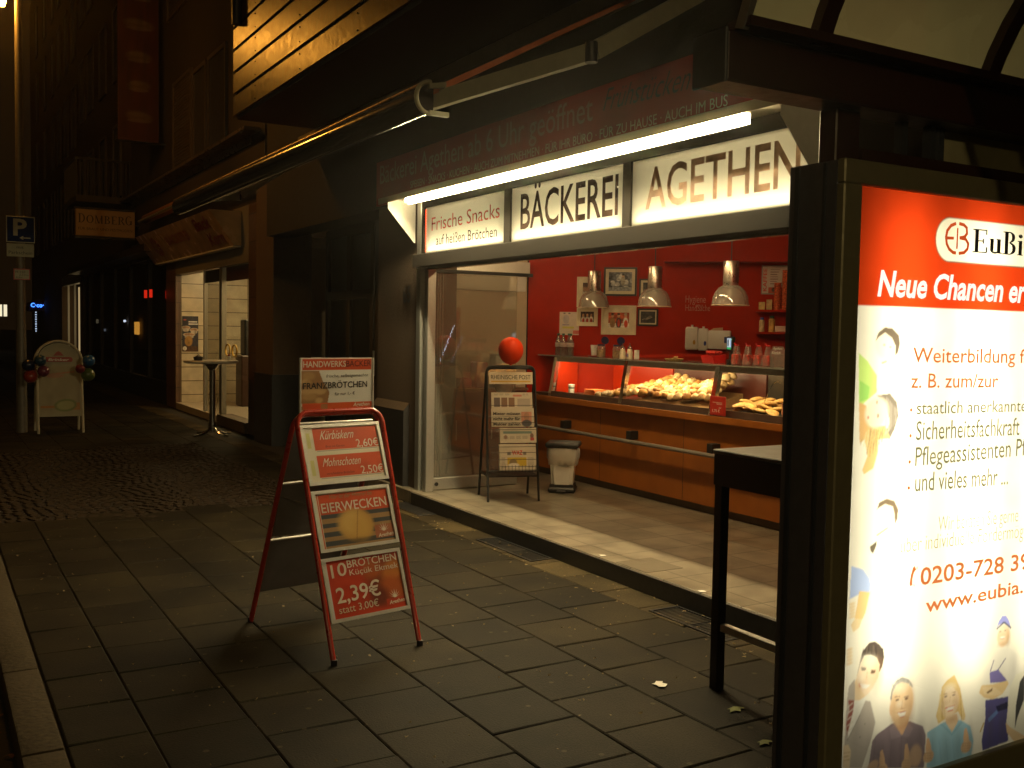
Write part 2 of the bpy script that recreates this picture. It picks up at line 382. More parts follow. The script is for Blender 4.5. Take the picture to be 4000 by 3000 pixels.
slabs('pavement', list(zip(xs, xs[1:])), (0, 62, 8.75, 13.6), 0.398)
# strip between the last full slabs and the shop step, with mortar
g = MB(); g.box(3.55, 8.36, -0.011, 4.75, 13.1, -0.002); tag(g.build('doorway_paving', M_plaster2), kind='structure')
# fan-laid cobbles
b = bmesh.new()
yy = 8.56; row = 0
while yy < 13.75:
    xx = 0.46
    while xx < 3.12:
        w = random.uniform(0.075, 0.1); d = 0.088
        a = ((xx - 0.45) % 1.1) / 1.1 * math.pi; yo = yy + 0.26 * math.sin(a)
        cx, cy = xx + w / 2, yo; ang = math.atan(0.26 * math.pi / 1.1 * math.cos(a)) + random.uniform(-.12, .12)
        if 8.66 + 0.1 * math.sin(xx * 3) < cy < 13.75:
            t = bmesh.new(); bmesh.ops.create_cube(t, size=1.0)
            bmesh.ops.scale(t, vec=(w * 0.88, d * 0.86, 0.05), verts=t.verts)
            for v in t.verts:
                if v.co.z > 0: v.co.x *= 0.82; v.co.y *= 0.82
                v.co += Vector((random.uniform(-.004, .004), random.uniform(-.004, .004), random.uniform(-.003, .003)))
            bmesh.ops.transform(t, matrix=Matrix.Translation((cx, cy, -0.024 + random.uniform(-.004, .002))) @ Matrix.Rotation(ang, 4, 'Z'), verts=t.verts)
            me = bpy.data.meshes.new('tmp'); t.to_mesh(me); t.free(); b.from_mesh(me); bpy.data.meshes.remove(me)
        xx += w
    yy += 0.088; row += 1
me = bpy.data.meshes.new('cobble_paving'); b.to_mesh(me); b.free(); me.materials.append(M_cobble)
tag(link('cobble_paving', me), kind='structure')
g = MB(); y = -5.0
while y < 60:
    L = 1.0; g.box(0.29, y + .004, -0.125, 0.441, y + L - .004, 0.003 + random.uniform(-.003, .003), bev=0.012, seg=2); y += L
tag(g.build('kerb', M_kerb), kind='structure')
# gutter leaves and crumbs of litter
def leaf_stuff(name, area, n, z, size, m):
    b = bmesh.new()
    for _ in range(n):
        x, y = random.uniform(area[0], area[1]), random.uniform(area[2], area[3]); s = random.uniform(*size); a = random.uniform(0, 6.28)
        k = []
        for q, rr in enumerate((1, .55, .9, .5, 1, .45)):
            th = a + q * math.pi / 3; k.append(b.verts.new((x + s * rr * math.cos(th), y + s * rr * .7 * math.sin(th), z + random.uniform(0.002, 0.012))))
        b.faces.new(k)
    me = bpy.data.meshes.new(name); b.to_mesh(me); b.free(); me.materials.append(m); return tag(link(name, me), kind='stuff')
M_leaf = mat('dry_leaf', (0.22, 0.085, 0.03), 0.7, scale=50, var=0.4)
M_crumb = mat('yellow_leaf_crumb', (0.17, 0.12, 0.05), 0.7, scale=50, var=0.3)
leaf_stuff('gutter_leaves', (-0.25, 0.285, 1.5, 9), 420, -0.128, (0.015, 0.04), M_leaf)
leaf_stuff('leaf_litter', (0.5, 3.75, 2.0, 8.5), 420, 0.003, (0.003, 0.012), M_crumb)
leaf_stuff('step_litter', (3.45, 3.79, 3.4, 7.6), 70, 0.003, (0.008, 0.018), M_crumb)
c = on(1550 + 1420 * .7233, 1700 + 1350 * .7233, 2, 0.0)
s = MB(); pts = [(-.03, -.028), (.0, -.04), (.028, -.02), (.02, .005), (.036, .024), (.006, .034), (-.012, .02), (-.034, .016), (-.02, -.006)]
s.prism([(c[0] + a, c[1] + d, 0.004 + 0.003 * random.random()) for a, d in pts], (0, 0, 0.0012))
tag(s.build('paper_scrap', M_paper), 'torn white paper scrap lying on the slabs near the dark bar table', 'litter')
for px, lab in (((2353, 2170), 'small bright scrap on the shop step, farther of two'), ((2740, 2310), 'small bright scrap on the shop step beside the bar table leg')):
    c = on(*px, 2, 0.122); s = MB(); s.prism([(c[0] - .02, c[1] - .012, .1225), (c[0] + .018, c[1] - .02, .123), (c[0] + .024, c[1] + .008, .1225), (c[0] - .012, c[1] + .02, .124)], (0, 0, .001))
    tag(s.build('paper_scrap', M_paper), lab, 'litter')

for px, py, a, lab in ((2872, 2775, .05, 'yellow green leaf shaped patch on the slabs just left of the glowing advert pillar'), (2985, 2905, .04, 'small yellow green leaf shaped patch close to the foot of the advert pillar')):
    c = on(px, py, 2, 0.0); s = MB(); s.prism([(c[0] + a * rr * math.cos(t_), c[1] + a * .7 * rr * math.sin(t_), .004 + .004 * (k % 2)) for k, (t_, rr) in enumerate(zip(np.linspace(0, 6.0, 11), (1, .6, .9, .5, .8, .55, 1, .6, .85, .5, .9)))], (0, 0, .001)); tag(s.build('green_patch', mat('yellow_green_patch', (.11, .13, .02), .6, scale=40, var=.3)), lab, 'leaf')  # flat yellow green patches with a jagged leaf outline
# grates set in the pavement along the step
def grate(x0, x1, y0, y1, label):
    t = thing('floor_grate', label, 'grate', ((x0 + x1) / 2, (y0 + y1) / 2, 0), group='iron grates in the pavement along the shop step')
    f = MB(); w = 0.018
    for a in ((x0, y0, x1, y0 + w), (x0, y1 - w, x1, y1), (x0, y0 + w, x0 + w, y1 - w), (x1 - w, y0 + w, x1, y1 - w)): f.box(a[0], a[1], -.01, a[2], a[3], 0.006)
    f.build('frame', M_blackmetal, t)
    s = MB(); n = int((y1 - y0 - 2 * w) / 0.022)
    for i in range(n):
        yy = y0 + w + (i + .5) * (y1 - y0 - 2 * w) / n; s.box(x0 + w, yy - .005, -.009, x1 - w, yy + .005, 0.003)
    s.build('bars', M_blackmetal, t)
    p = MB(); p.box(x0 + w, y0 + w, -.0105, x1 - w, y1 - w, -.0095); p.build('pit', M_black, t)
grate(3.60, 3.785, 5.80, 6.60, 'iron floor grate between the red A-board and the shop step')
grate(3.57, 3.785, 3.82, 4.46, 'iron floor grate beside the leg of the dark bar table')
g = MB(); g.box(3.62, 7.66, -.01, 3.84, 8.32, 0.005, bev=.003)
tag(g.build('manhole_cover', M_blackmetal), 'dark rectangular cover in the pavement at the foot of the aluminium post', 'cover')
# ------------------------------------------------------------------ the bakery's building
BK = thing('bakery_building', 'dark building with the brightly lit open bakery on its ground floor', 'building', (3.9, 6, 0))
w = MB()
w.box(3.9, -8, 2.765, 4.25, 13.0, 13.0)                              # street wall above the shop
w.box(3.9, -8, 0.0, 4.25, 3.40, 2.762)
w.build('upper_wall', M_plaster2, BK)
w = MB(); w.box(3.9, 8.33, 0.0, 4.3, 9.25, 2.762); w.build('pier', M_plaster, BK)
w = MB(); w.prism([(3.84, 8.48, 0), (3.897, 8.48, 0), (3.897, 8.48, .90), (3.84, 8.48, .83)], (0, .768, 0)); w.build('plinth', M_darkstone, BK)
# recessed entrance of the flats
w = MB(); w.box(4.72, 9.255, 0, 4.80, 12.94, 3.2); w.box(4.3, 9.17, 0, 4.72, 9.25, 3.2); w.build('recess_wall', M_dark, BK)
d = MB()
for a, c2 in ((9.45, 11.15), (11.2, 12.85)):
    d.box(4.66, a, 0.02, 4.717, c2, 0.22); d.box(4.66, a, 1.95, 4.717, c2, 2.06); d.box(4.66, a, 2.75, 4.717, c2, 2.85)
    for q in (a, (a + c2) / 2 - .05, c2 - .1): d.box(4.66, q, 0.2205, 4.717, q + .1, 1.9495); d.box(4.66, q, 2.0605, 4.717, q + .1, 2.7495)
ed = d.build('entrance_door', M_dark, BK)
d = MB(); d.box(4.70, 9.46, 0.21, 4.71, 12.84, 2.8); d.build('pane', M_black, ed)
d = MB(); d.cyl((4.63, 11.1, 1.02), (4.63, 11.1, 1.32), .014); d.build('handle', M_alu, ed)
# pier between bakery and neighbour
w = MB(); w.box(3.98, 12.96, 0.95, 4.5, 13.75, 3.6); w.build('pier', mat('ochre_plaster', (0.13, 0.08, 0.045), 0.85, scale=20), BK)
w = MB(); w.box(3.96, 12.95, 0, 4.5, 13.76, 0.949); w.build('plinth', M_darkstone, BK)
# shop front frame
for q in ((3.865, 8.20, 0.0, 3.985, 8.285, 2.765), (3.885, 8.085, 0.12, 3.97, 8.155, 2.14), (3.87, 3.41, 0.0, 3.99, 3.545, 2.765)):
    f = MB(); f.box(*q, bev=.006); f.build('door_post', M_alu, BK)
f = MB(); f.box(3.78, 3.55, 2.14, 4.0, 8.195, 2.252, bev=.004)
M_head = mat('header_paint', (.024, .021, .018), .7, spec=.08, scale=30, var=.08, bump=.03)
hd = f.build('header_beam', M_head, BK)
f = MB(); f.box(3.868, 3.55, 2.674, 4.0, 8.195, 2.76, bev=.003); f.build('header_rail', M_head, BK)
for y0, y1 in ((8.145, 8.194), (6.628, 6.722), (5.122, 5.205), (3.551, 3.60)):
    f = MB(); f.box(3.87, y0, 2.2625, 3.995, y1, 2.6735); f.build('sign_mullion', M_head, BK)
f = MB(); f.box(3.875, 3.555, 2.118, 3.93, 8.08, 2.1385); f.build('header_trim', M_chrome, BK)
# hood over the sign with triangular cheeks
h = MB()
h.prism([(3.585, 8.50, 2.745), (3.898, 8.50, 2.762), (3.898, 8.50, 2.78), (3.585, 8.50, 2.763)], (0, -4.98, 0))
h.box(3.575, 3.52, 2.712, 3.584, 8.50, 2.764)
hood = h.build('hood', translucent('frosted_hood_sheet', (.50, .46, .36), .18, .4, var=.06), BK)
for y in (8.31, 3.56):
    h = MB(); h.prism([(3.59, y, 2.742), (3.59, y, 2.66), (3.85, y, 2.37), (3.861, y, 2.37), (3.861, y, 2.744)], (0, .008, 0)); h.build('hood_cheek', M_whitemetal, BK)
# house number beside the door
L = Lettering(); L.add('65', (3.9, 8.64, 1.84), (3.9, 8.47, 1.84), 0.145, UPZ, FAC_N, off=.006, bold=.03); L.build('house_number', M_black, BK)
# timber-clad balcony
bal = MB()
for k in range(9):
    z0 = 3.82 + k * 0.235
    bal.box(2.90, -6, z0 + .014, 2.925, 10.9, z0 + .219, bev=.004); bal.box(2.926, 10.875, z0 + .014, 3.895, 10.9, z0 + .219, bev=.004)
by = bal.build('balcony_cladding', M_wood, BK)
s = MB(); s.box(2.935, -6, 3.80, 3.898, 10.87, 3.94); s.box(2.945, -6, 3.945, 2.965, 10.86, 5.9); s.build('balcony_slab', mat('soffit_paint', (0.035, 0.03, 0.026), 0.9), BK)
s = MB()
for y in np.arange(-5, 10.9, 1.37):
    for k in range(9):
        for dz in (.05, .18): s.cyl((2.892, y, 3.82 + k * .235 + dz), (2.901, y, 3.82 + k * .235 + dz), .006, n=6)
s.build('cladding_screws', M_blackmetal, by)
s = MB(); s.cyl((2.86, 10.6, 4.72), (2.86, 10.6, 5.05), .055); s.cyl((2.86, 10.6, 4.95), (2.95, 10.6, 5.0), .03); s.build('drain_spout', M_blackmetal, BK)

# --- inside of the shop
fl = MB(); fl.box(3.805, 3.42, 0.0, 9.6, 9.3, 0.12, bev=.006)
tag(fl.build('shop_floor', M_floor), kind='structure')
r = MB(); r.box(3.790, 3.42, 0.001, 3.8045, 8.19, 0.112); r.build('step_riser', M_darkstone, BK)
t = MB(); c = on(2480, 2215, 2, .12); t.box(3.815, c[1] - .16, .1203, 4.10, c[1] + .16, .1225); t.build('worn_tile', mat('worn_tile', (0.13, 0.11, 0.08), 0.4), BK)
SQ = 2 ** -.5
WR = np.array([SQ, -SQ, 0.0]); WN = np.array([-SQ, -SQ, 0.0])           # the red wall runs diagonally
def wpt(s, z, off=0.0): return np.array([7.25, 7.25, z]) + WR * s + WN * off    # point on the red wall
def onw(u, v):
    P = onp(u, v, (7.25, 7.25, 0), WN); return (P - np.array([7.25, 7.25, 0])) @ WR, P[2]
rw = MB(); rw.prism([wpt(-2.48, .12), wpt(2.4, .12), wpt(2.4, 2.8), wpt(-2.48, 2.8)], tuple(-WN * .12)); rw.build('red_wall', M_redwall, BK)
rw = MB(); rw.prism([wpt(-1.05, 2.30, .25), wpt(2.4, 2.30, .25), wpt(2.4, 2.8, .25), wpt(-1.05, 2.8, .25)], tuple(-WN * .249)); rw.build('bulkhead', M_redwall, BK)
bw = MB(); bw.box(4.0, 9.02, .12, 5.49, 9.15, 2.8); bw.build('side_wall', M_beige, BK)
bw = MB(); bw.box(4.0, 8.92, 2.16, 5.46, 9.018, 2.30); bw.build('blind_box', M_white, BK)
cg = MB(); cg.box(4.0, 3.42, 2.80, 9.6, 9.3, 2.9); cg.build('ceiling', mat('shop_ceiling', (0.66, 0.58, 0.46), .7), BK)
rs = MB(); rs.box(4.0, 3.30, .12, 9.6, 3.41, 2.8); rs.box(9.5, 3.42, .12, 9.6, 6, 2.8); rs.build('far_wall', M_redwall, BK)
# glass door folded open along the left side of the shop
gd = MB(); gd.box(3.985, 8.165, .24, 4.86, 8.175, 2.10); dr = gd.build('glass_door', thin_glass('door_glass', (0.90, 0.88, 0.80), 0.05, 0.11, 2.6), BK)
gd = MB(); gd.box(3.93, 8.14, .125, 4.88, 8.21, .235, bev=.006); gd.build('foot_rail', M_alu, dr)
gd = MB(); gd.cyl((4.02, 8.139, .18), (4.02, 8.13, .18), .018); gd.build('lock', M_black, dr)
gd = MB(); gd.box(3.99, 8.145, 2.105, 5.02, 8.20, 2.135); gd.build('top_rail', M_blackmetal, dr)
gd = MB()
for q in (3.99, 4.03, 4.055, 4.08): gd.box(q, 8.178, .24, q + .008, 8.205, 2.10)
gd.build('folded_leaf_edges', M_alu, dr)
bx = MB(); bx.box(4.1, 8.55, 1.98, 5.19, 8.80, 2.125); bx.build('air_curtain', M_white, BK)
t = thing('stand_in_cabinet', 'dark red low cabinet added for the dark reflection in the folded glass door', 'cabinet', (4.7, 8.85, .12))  # added cabinet stands in for the dark red reflection in the glass
o = MB(); o.box(4.12, 8.70, .125, 5.30, 9.0, .98, bev=.006); o.build('body', mat('maroon_reflection', (.13, .022, .012), .4), t)
o = MB(); o.box(4.10, 8.68, .981, 5.32, 9.01, 1.01, bev=.004); o.build('worktop', mat('brown_worktop', (.14, .07, .045), .4), t)
for x in (4.5, 4.9): o = MB(); o.box(x, 8.692, .5, x + .012, 8.699, .7); o.build('handle', M_alu, t)
for i, (x, h, rgb, lb) in enumerate(((4.22, .12, (.5, .45, .38), 'cream packet leftmost on the dark red cabinet'), (4.40, .20, (.55, .52, .46), 'tall white packet on the dark red cabinet'), (4.58, .10, (.22, .07, .04), 'low brown packet on the dark red cabinet'), (4.76, .26, (.30, .05, .03), 'tall dark red packet on the dark red cabinet'), (4.98, .34, (.40, .42, .45), 'tall bluish packet rightmost on the dark red cabinet'))):
    o = MB(); o.box(x, 8.76, 1.0105, x + .13, 8.90, 1.0105 + h, bev=.008); tag(o.build('goods_box', mat('goods_%d' % i, rgb, .5)), lb, 'packet')
s = Sheet(.42, .40, .008, (.50, .36, .22)); s.rect(.02, .22, .40, .36, (.38, .10, .06)); s.rect(.02, .08, .40, .18, (.42, .14, .07)); s.rect(.02, .02, .40, .06, (.55, .42, .28)); s.noise(.1); s.blur(2)
t = thing('wall_notice', 'blurred red and cream notice on the beige side wall', 'notice', (4.3, 9.01, 1.45)); s.build('sheet', (4.28, 9.012, 1.42), (1, 0, 0), UPZ, PRINT, t, bow=.004)
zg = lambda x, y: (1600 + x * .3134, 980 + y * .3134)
for (x0, y0), (x1, y1), n, m_, lb in (((555, 940), (325, 1500), 30, 'bright', 'bright slanting row of glowing dots standing in for a reflection in the folded door glass'), ((655, 1080), (530, 1380), 11, 'dim', 'short dim row of stand-in reflection dots right of the bright one'), ((390, 1240), (265, 1480), 12, 'dim', 'short dim row of stand-in reflection dots left of the bright one')):
    a, c2 = on(*zg(x0, y0), 1, 8.32), on(*zg(x1, y1), 1, 8.32); t = thing('reflection_dots', lb, 'reflection dots', tuple(c2)); o = MB()  # glowing dots stand in for light rows mirrored in the door glass
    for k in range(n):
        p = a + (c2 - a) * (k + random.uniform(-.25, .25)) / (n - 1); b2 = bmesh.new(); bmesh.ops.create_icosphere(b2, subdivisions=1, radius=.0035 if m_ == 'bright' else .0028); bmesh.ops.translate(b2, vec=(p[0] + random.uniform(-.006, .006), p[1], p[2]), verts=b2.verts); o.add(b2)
    o.build('glow_dots', emit('cold_dot_' + m_, (.62, .68, 1), 5.0 if m_ == 'bright' else 1.8), t)
    o = MB(); o.tube([tuple(a + np.array([0, .006, 0])), tuple(c2 + np.array([0, .006, 0]))], .0012, 5); o.build('wire', M_black, t)  # thread joining the stand-in dots, added with them
# interior ceiling lights
M_lightpanel = emit('ceiling_light_glow', (1.0, .69, .32), 38.0)
for y0, y1, lab in ((5.75, 7.35, 'middle one'), (3.8, 5.4, 'nearest'), (8.35, 8.75, 'short one added to brighten the side wall, last')):  # the short third light is added to brighten the side wall
    t = thing('ceiling_light', 'ceiling tube light behind the shop header, %s of three' % lab, 'ceiling light', (4.62, (y0 + y1) / 2, 2.79))
    o = MB(); o.box(4.54, y0 - .03, 2.755, 4.70, y1 + .03, 2.798); o.build('housing', M_whitemetal, t)
    o = MB(); o.box(4.56, y0, 2.735, 4.68, y1, 2.754, bev=.006); o.build('diffuser', M_lightpanel, t)

# ------------------------------------------------------------------ the three lit sign panels
M_opal = translucent('opal_sign_sheet', (0.82, 0.79, 0.62), 0.95, 0.35, var=0.02)
M_signletter = mat('brown_reflection_letter', (0.50, 0.33, 0.22), 0.35, 0.3, scale=7, var=0.6, bump=0.25)  # mirror-film letters, their brownish reflection put into the base colour
M_signdark = mat('dark_reflection_letter', (0.10, 0.06, 0.04), 0.22, 0.5, scale=7, var=0.6, bump=0.25)  # same mirror film with its dark reflection put into the base colour
M_signred = mat('red_letter', (0.62, 0.07, 0.03), 0.3, 0.3, scale=9, var=0.5)
PANX = 3.885
def sign(y0, y1, label):
    t = thing('lit_sign', label, 'shop sign', (PANX, (y0 + y1) / 2, 2.27), group='lit bakery sign panels above the shop opening')
    p = MB(); p.quad((PANX, y0 + .003, 2.264), (PANX, y1 - .003, 2.264), (PANX, y1 - .003, 2.672), (PANX, y0 + .003, 2.672)); p.build('panel', M_opal, t)
    bxx = MB()
    bxx.box(PANX + .10, y0 + .003, 2.2655, PANX + .107, y1 - .003, 2.6705)
    bxx.box(PANX + .0085, y0 + .003, 2.6650, PANX + .0995, y1 - .003, 2.6705); bxx.box(PANX + .0085, y0 + .003, 2.2655, PANX + .0995, y1 - .003, 2.2695)
    bxx.build('box', M_whitemetal, t)
    lamp('tube_light', 'AREA', (PANX + .05, (y0 + y1) / 2, 2.275), SIGN_W * (y1 - y0), (1, .88, .62), t, size=.05, sizey=y1 - y0 - .06, target=(PANX + .03, (y0 + y1) / 2, 2.7))
    return t
SIGN_W = 2.0
s1 = sign(6.722, 8.145, 'lit white sign panel reading Frische Snacks auf heißen Brötchen')
s2 = sign(5.205, 6.628, 'lit white sign panel reading BÄCKEREI')
s3 = sign(3.60, 5.122, 'lit white sign panel reading AGETHEN')
z4 = lambda x, y: (1400 + x * .6781, y * .6781)
z5 = lambda x, y: (2600 + x * .6329, y * .6329)
sg = lambda p: on(*p, 0, PANX)
L = Lettering(); L.add('Frische Snacks', sg(z4(424, 1330)), sg(z4(816, 1252)), .115, UPZ, FAC_N, off=.004); L.build('lettering', M_signred, s1)
L = Lettering(); L.add('auf heißen Brötchen', sg(z4(448, 1412)), sg(z4(800, 1363)), .085, UPZ, FAC_N, off=.004); L.build('lettering', M_signdark, s1)
L = Lettering(); L.add('BÄCKEREI', sg(z4(935, 1320)), sg(z4(1497, 1234)), .255, UPZ, FAC_N, off=.004, bold=.012); L.build('lettering', M_signdark, s2)
L = Lettering(); L.add('AGETHEN', sg(z4(1655, 1206)), sg((3126, 722)), .245, UPZ, FAC_N, off=.004, bold=.012); L.build('lettering', M_signletter, s3)
# small red end lights on the first and last panel
for t, y in ((s1, 8.128), (s3, 3.617)):
    o = MB()
    for k in range(26): o.cyl((PANX - .001, y, 2.285 + k * .0146), (PANX - .009, y, 2.285 + k * .0146), .005, n=6)
    o.build('edge_light', emit('red_edge_light', (1, .10, .03), 3.0), t)

# ------------------------------------------------------------------ light tube under the hood
t = thing('strip_light', 'long glowing light tube along the hood above the bakery sign', 'light tube', (3.66, 6, 2.72))
o = MB(); o.box(3.625, 3.86, 2.727, 3.675, 8.06, 2.742); o.box(3.670, 3.86, 2.674, 3.674, 8.06, 2.7265); o.build('housing', M_whitemetal, t)  # thin second box: added lip that keeps tube light off the signs
o = MB(); o.cyl((3.65, 3.87, 2.711), (3.65, 8.05, 2.711), .0155, n=12); o.build('tube', emit('tube_glow', (1.0, .80, .43), 430.0), t)

# ------------------------------------------------------------------ red banner over the hood
M_banner = mat('red_banner_sheet', (0.33, 0.026, 0.010), 0.5, scale=5, var=0.1, bump=0.05)
t = thing('fascia_banner', 'long dull red banner above the hood with opening hours lettering', 'banner', (3.88, 6, 2.78))
o = MB(); o.box(3.872, 3.0, 2.79, 3.897, 9.25, 3.215); o.build('sheet', M_banner, t)
bn = lambda p: on(*p, 0, 3.872)
M_bl = mat('faded_pink_letter', (0.40, 0.20, 0.16), 0.6); M_bl2 = mat('pale_letter', (0.50, 0.36, 0.25), 0.6)
L = Lettering(); L.add('Bäckerei Agethen ab 6 Uhr geöffnet', bn(z4(126, 1062)), bn(z4(1350, 692)), .175, UPZ, FAC_N, off=.002); L.build('lettering', M_bl, t)
L = Lettering(); L.add('Frühstücken', bn(z4(1410, 640)), bn(z4(1915, 512)), .14, UPZ, FAC_N, off=.002, shear=.5, bold=-.006); L.build('lettering', M_black, t)
L = Lettering(); L.add('SPEISEN · SNACKS · KUCHEN · AUCH ZUM MITNEHMEN · FÜR IHR BÜRO · FÜR ZU HAUSE · AUCH IM BUS', bn(z4(300, 1085)), bn(z4(2128, 608)), .062, UPZ, FAC_N, off=.002); L.build('lettering', M_bl2, t)

# ------------------------------------------------------------------ awning
M_arm = mat('awning_arm_paint', (0.38, 0.37, 0.26), 0.4, scale=20, var=.08, bump=.03)
M_fabric = mat('red_awning_cloth', (0.45, 0.10, 0.04), 0.8, scale=60, bump=.2)
A = thing('awning', 'half extended awning with grey folding arms and a shiny front rail', 'awning', (2.4, 8, 2.86))
rp = []
for k in range(13):
    a = R_(-100 + k * 200 / 12); rp.append((2.42 - .075 * math.cos(a), 0, 2.87 + .085 * math.sin(a)))
rp += [(2.455, 0, 2.945), (2.455, 0, 2.80)]
o = MB(); o.prism([(p[0], 5.07, p[2]) for p in rp], (0, 6.23, 0)); o.build('front_rail', mat('dark_metallic_rail', (0.035, 0.03, 0.026), .14, .3, scale=30, var=.1, bump=.01), A)
o = MB(); o.tube([(p[0], 5.055, p[2]) for p in rp[:13]], .013, 8); o.prism([(2.42, 5.04, 2.945), (2.52, 5.04, 2.965), (2.52, 5.04, 2.935), (2.42, 5.04, 2.92)], (0, .03, 0)); o.prism([(2.42, 5.04, 2.80), (2.54, 5.04, 2.80), (2.54, 5.04, 2.775), (2.42, 5.04, 2.775)], (0, .03, 0)); o.build('end_cap', M_arm, A)
o = MB(); o.tube([(2.372, y, 2.935) for y in np.linspace(5.08, 11.29, 8)], .011, 12); o.build('glint_lip', mat('glint_lip_metal', (.55, .40, .25), .30, .9, scale=30, var=.05, bump=0), A)  # lip added on the rail to carry a long thin highlight
o = MB(); o.prism([(2.44, 5.10, 2.905), (3.86, 5.10, 3.69), (3.86, 5.10, 3.695), (2.44, 5.10, 2.910)], (0, 6.18, 0)); o.build('cloth', M_fabric, A)
o = MB(); o.prism([(2.44, 5.085, 2.885), (3.86, 5.085, 3.665), (3.86, 5.085, 3.695), (2.44, 5.085, 2.925)], (0, .014, 0)); o.build('hem', mat('orange_hem', (0.62, 0.20, 0.09), .7), A)
o = MB(); o.box(3.78, 5.0, 3.66, 3.898, 11.4, 3.79, bev=.01); o.build('cassette', M_arm, A)
def arm(y0, dy):
    e = on(2310, 205, 2, 2.99) if dy < 0 else np.array([2.95, y0 + .65, 3.0]); E = Vector((e[0], e[1], 2.99))
    base = Vector((3.80, y0 - .05 if dy < 0 else y0 + .1, 3.62))
    if dy < 0: base = Vector(on(2740, -30, 0, 3.78))
    o = MB()
    for P, Q in ((Vector((2.45, y0, 2.865)), E), (E, base)):
        d = (Q - P).normalized(); s = d.cross(Vector((0, 0, 1))).normalized() * .02; u = s.cross(d).normalized() * .045
        for a in (P + d * .03,): o.prism([a + s + u, a - s + u, a - s - u, a + s - u], tuple((Q - P) * .96))
    a_ = o.build('folding_arm', M_arm, A)
    j = MB(); j.cyl(E - Vector((0, 0, .05)), E + Vector((0, 0, .05)), .032, n=14); j.build('elbow_joint', M_blackmetal, a_)
arm(5.25, -1); arm(10.2, 1)
# ------------------------------------------------------------------ counter with glass display case
CT = thing('shop_counter', 'beech fronted bakery counter with steel foot rail', 'counter', (5.5, 6, .12))
def cutwall(x): return 14.5 - x                                       # y where the red wall stands at this x
o = MB(); o.prism([(5.5, 3.6, .19), (6.25, 3.6, .19), (6.25, cutwall(6.25) - .01, .19), (5.5, cutwall(5.5) - .03, .19)], (0, 0, .69)); o.build('front_panel', M_counterwood, CT)
o = MB(); o.prism([(5.54, 3.6, .1205), (6.2, 3.6, .1205), (6.2, 8.2, .1205), (5.54, 8.9, .1205)], (0, 0, .069)); o.build('plinth', mat('counter_plinth', (.12, .085, .06), .5), CT)
o = MB(); o.prism([(5.43, 3.6, .885), (6.25, 3.6, .885), (6.25, 8.22, .885), (5.50, 8.97, .885), (5.43, 8.97, .885)], (0, 0, .05)); o.build('ledge', M_counterwood, CT)
o = MB(); o.box(5.445, 3.6, .9355, 5.505, 8.72, .942); o.build('ledge_trim', M_chrome, CT)
o = MB(); o.cyl((5.42, 3.6, .62), (5.42, 8.8, .62), .019, n=12); fr = o.build('foot_rail', M_greymetal, CT)
for y in (8.18, 7.11, 6.04, 4.97): o = MB(); o.box(5.41, y - .035, .64, 5.499, y + .035, .715, bev=.004); o.build('rail_bracket', M_black, fr)
for y in (7.66, 6.46, 5.26): o = MB(); o.box(5.4985, y - .002, .195, 5.501, y + .002, .88); o.build('panel_seam', M_dark, CT)
CS = thing('display_case', 'steel and glass display case on the counter lit from inside', 'display case', (5.7, 6.5, .94))
o = MB(); o.prism([(5.52, 3.6, .937), (6.2, 3.6, .937), (6.2, 8.27, .937), (5.56, 8.90, .937), (5.52, 8.86, .937)], (0, 0, .022)); o.build('tray', mat('case_tray', (.05, .032, .022), .4), CS)
o = MB(); o.box(5.515, 3.6, .937, 5.535, 8.57, .985); o.build('front_sill', mat('dark_sill', (.10, .055, .04), .35), CS)
POST = (8.57, 7.375, 6.15, 4.95)
for y in POST:
    o = MB(); o.prism([(5.505, y + .024, .943), (5.545, y + .024, .943), (5.615, y + .024, 1.333), (5.575, y + .024, 1.333)], (0, -.048, 0)); o.build('post', M_chrome, CS)
for a, c2 in zip(POST[1:], POST):
    o = MB(); o.quad((5.532, a + .025, .985), (5.532, c2 - .025, .985), (5.598, c2 - .025, 1.285), (5.598, a + .025, 1.285)); o.build('pane', M_glass, CS)
o = MB(); o.prism([(5.55, 3.6, 1.336), (6.02, 3.6, 1.336), (6.02, 8.46, 1.336), (5.60, 8.88, 1.336), (5.55, 8.88, 1.336)], (0, 0, .011)); o.build('top_shelf', thin_glass('shelf_glass', (.35, .42, .36), .03, .35), CS)
o = MB(); o.box(5.585, 3.6, 1.285, 5.60, 8.60, 1.334, bev=.002); o.box(5.603, 3.6, 1.318, 5.70, 8.60, 1.334, bev=.002); o.build('light_cover', M_alu, CS)
o = MB(); o.box(6.13, 3.6, .96, 6.15, 6.14, 1.333); o.build('back_mirror', mat('dark_mirror', (.10, .085, .07), .12, .6), CS)
o = MB(); o.box(6.13, 6.16, .96, 6.15, 7.36, 1.333); o.build('back_panel', mat('dark_red_back', (.09, .02, .012), .35), CS)
o = MB(); o.box(6.13, 7.385, .96, 6.15, 8.33, 1.333); o.build('back_panel', M_red, CS)
o = MB(); o.prism([(5.60, 8.60, .96), (5.86, 8.60, .96), (5.86, 8.60, 1.333), (5.63, 8.60, 1.333)], (0, -.012, 0)); o.build('side_panel', M_red, CS)
for a, c2, pw in ((6.18, 7.35, 14), (7.40, 8.55, 9.0), (4.98, 6.12, 7.0)):
    lamp('case_light', 'AREA', (5.635, (a + c2) / 2, 1.312), pw, (1, .76, .38), CS, size=.035, sizey=c2 - a - .05, target=(5.80, (a + c2) / 2, .96))
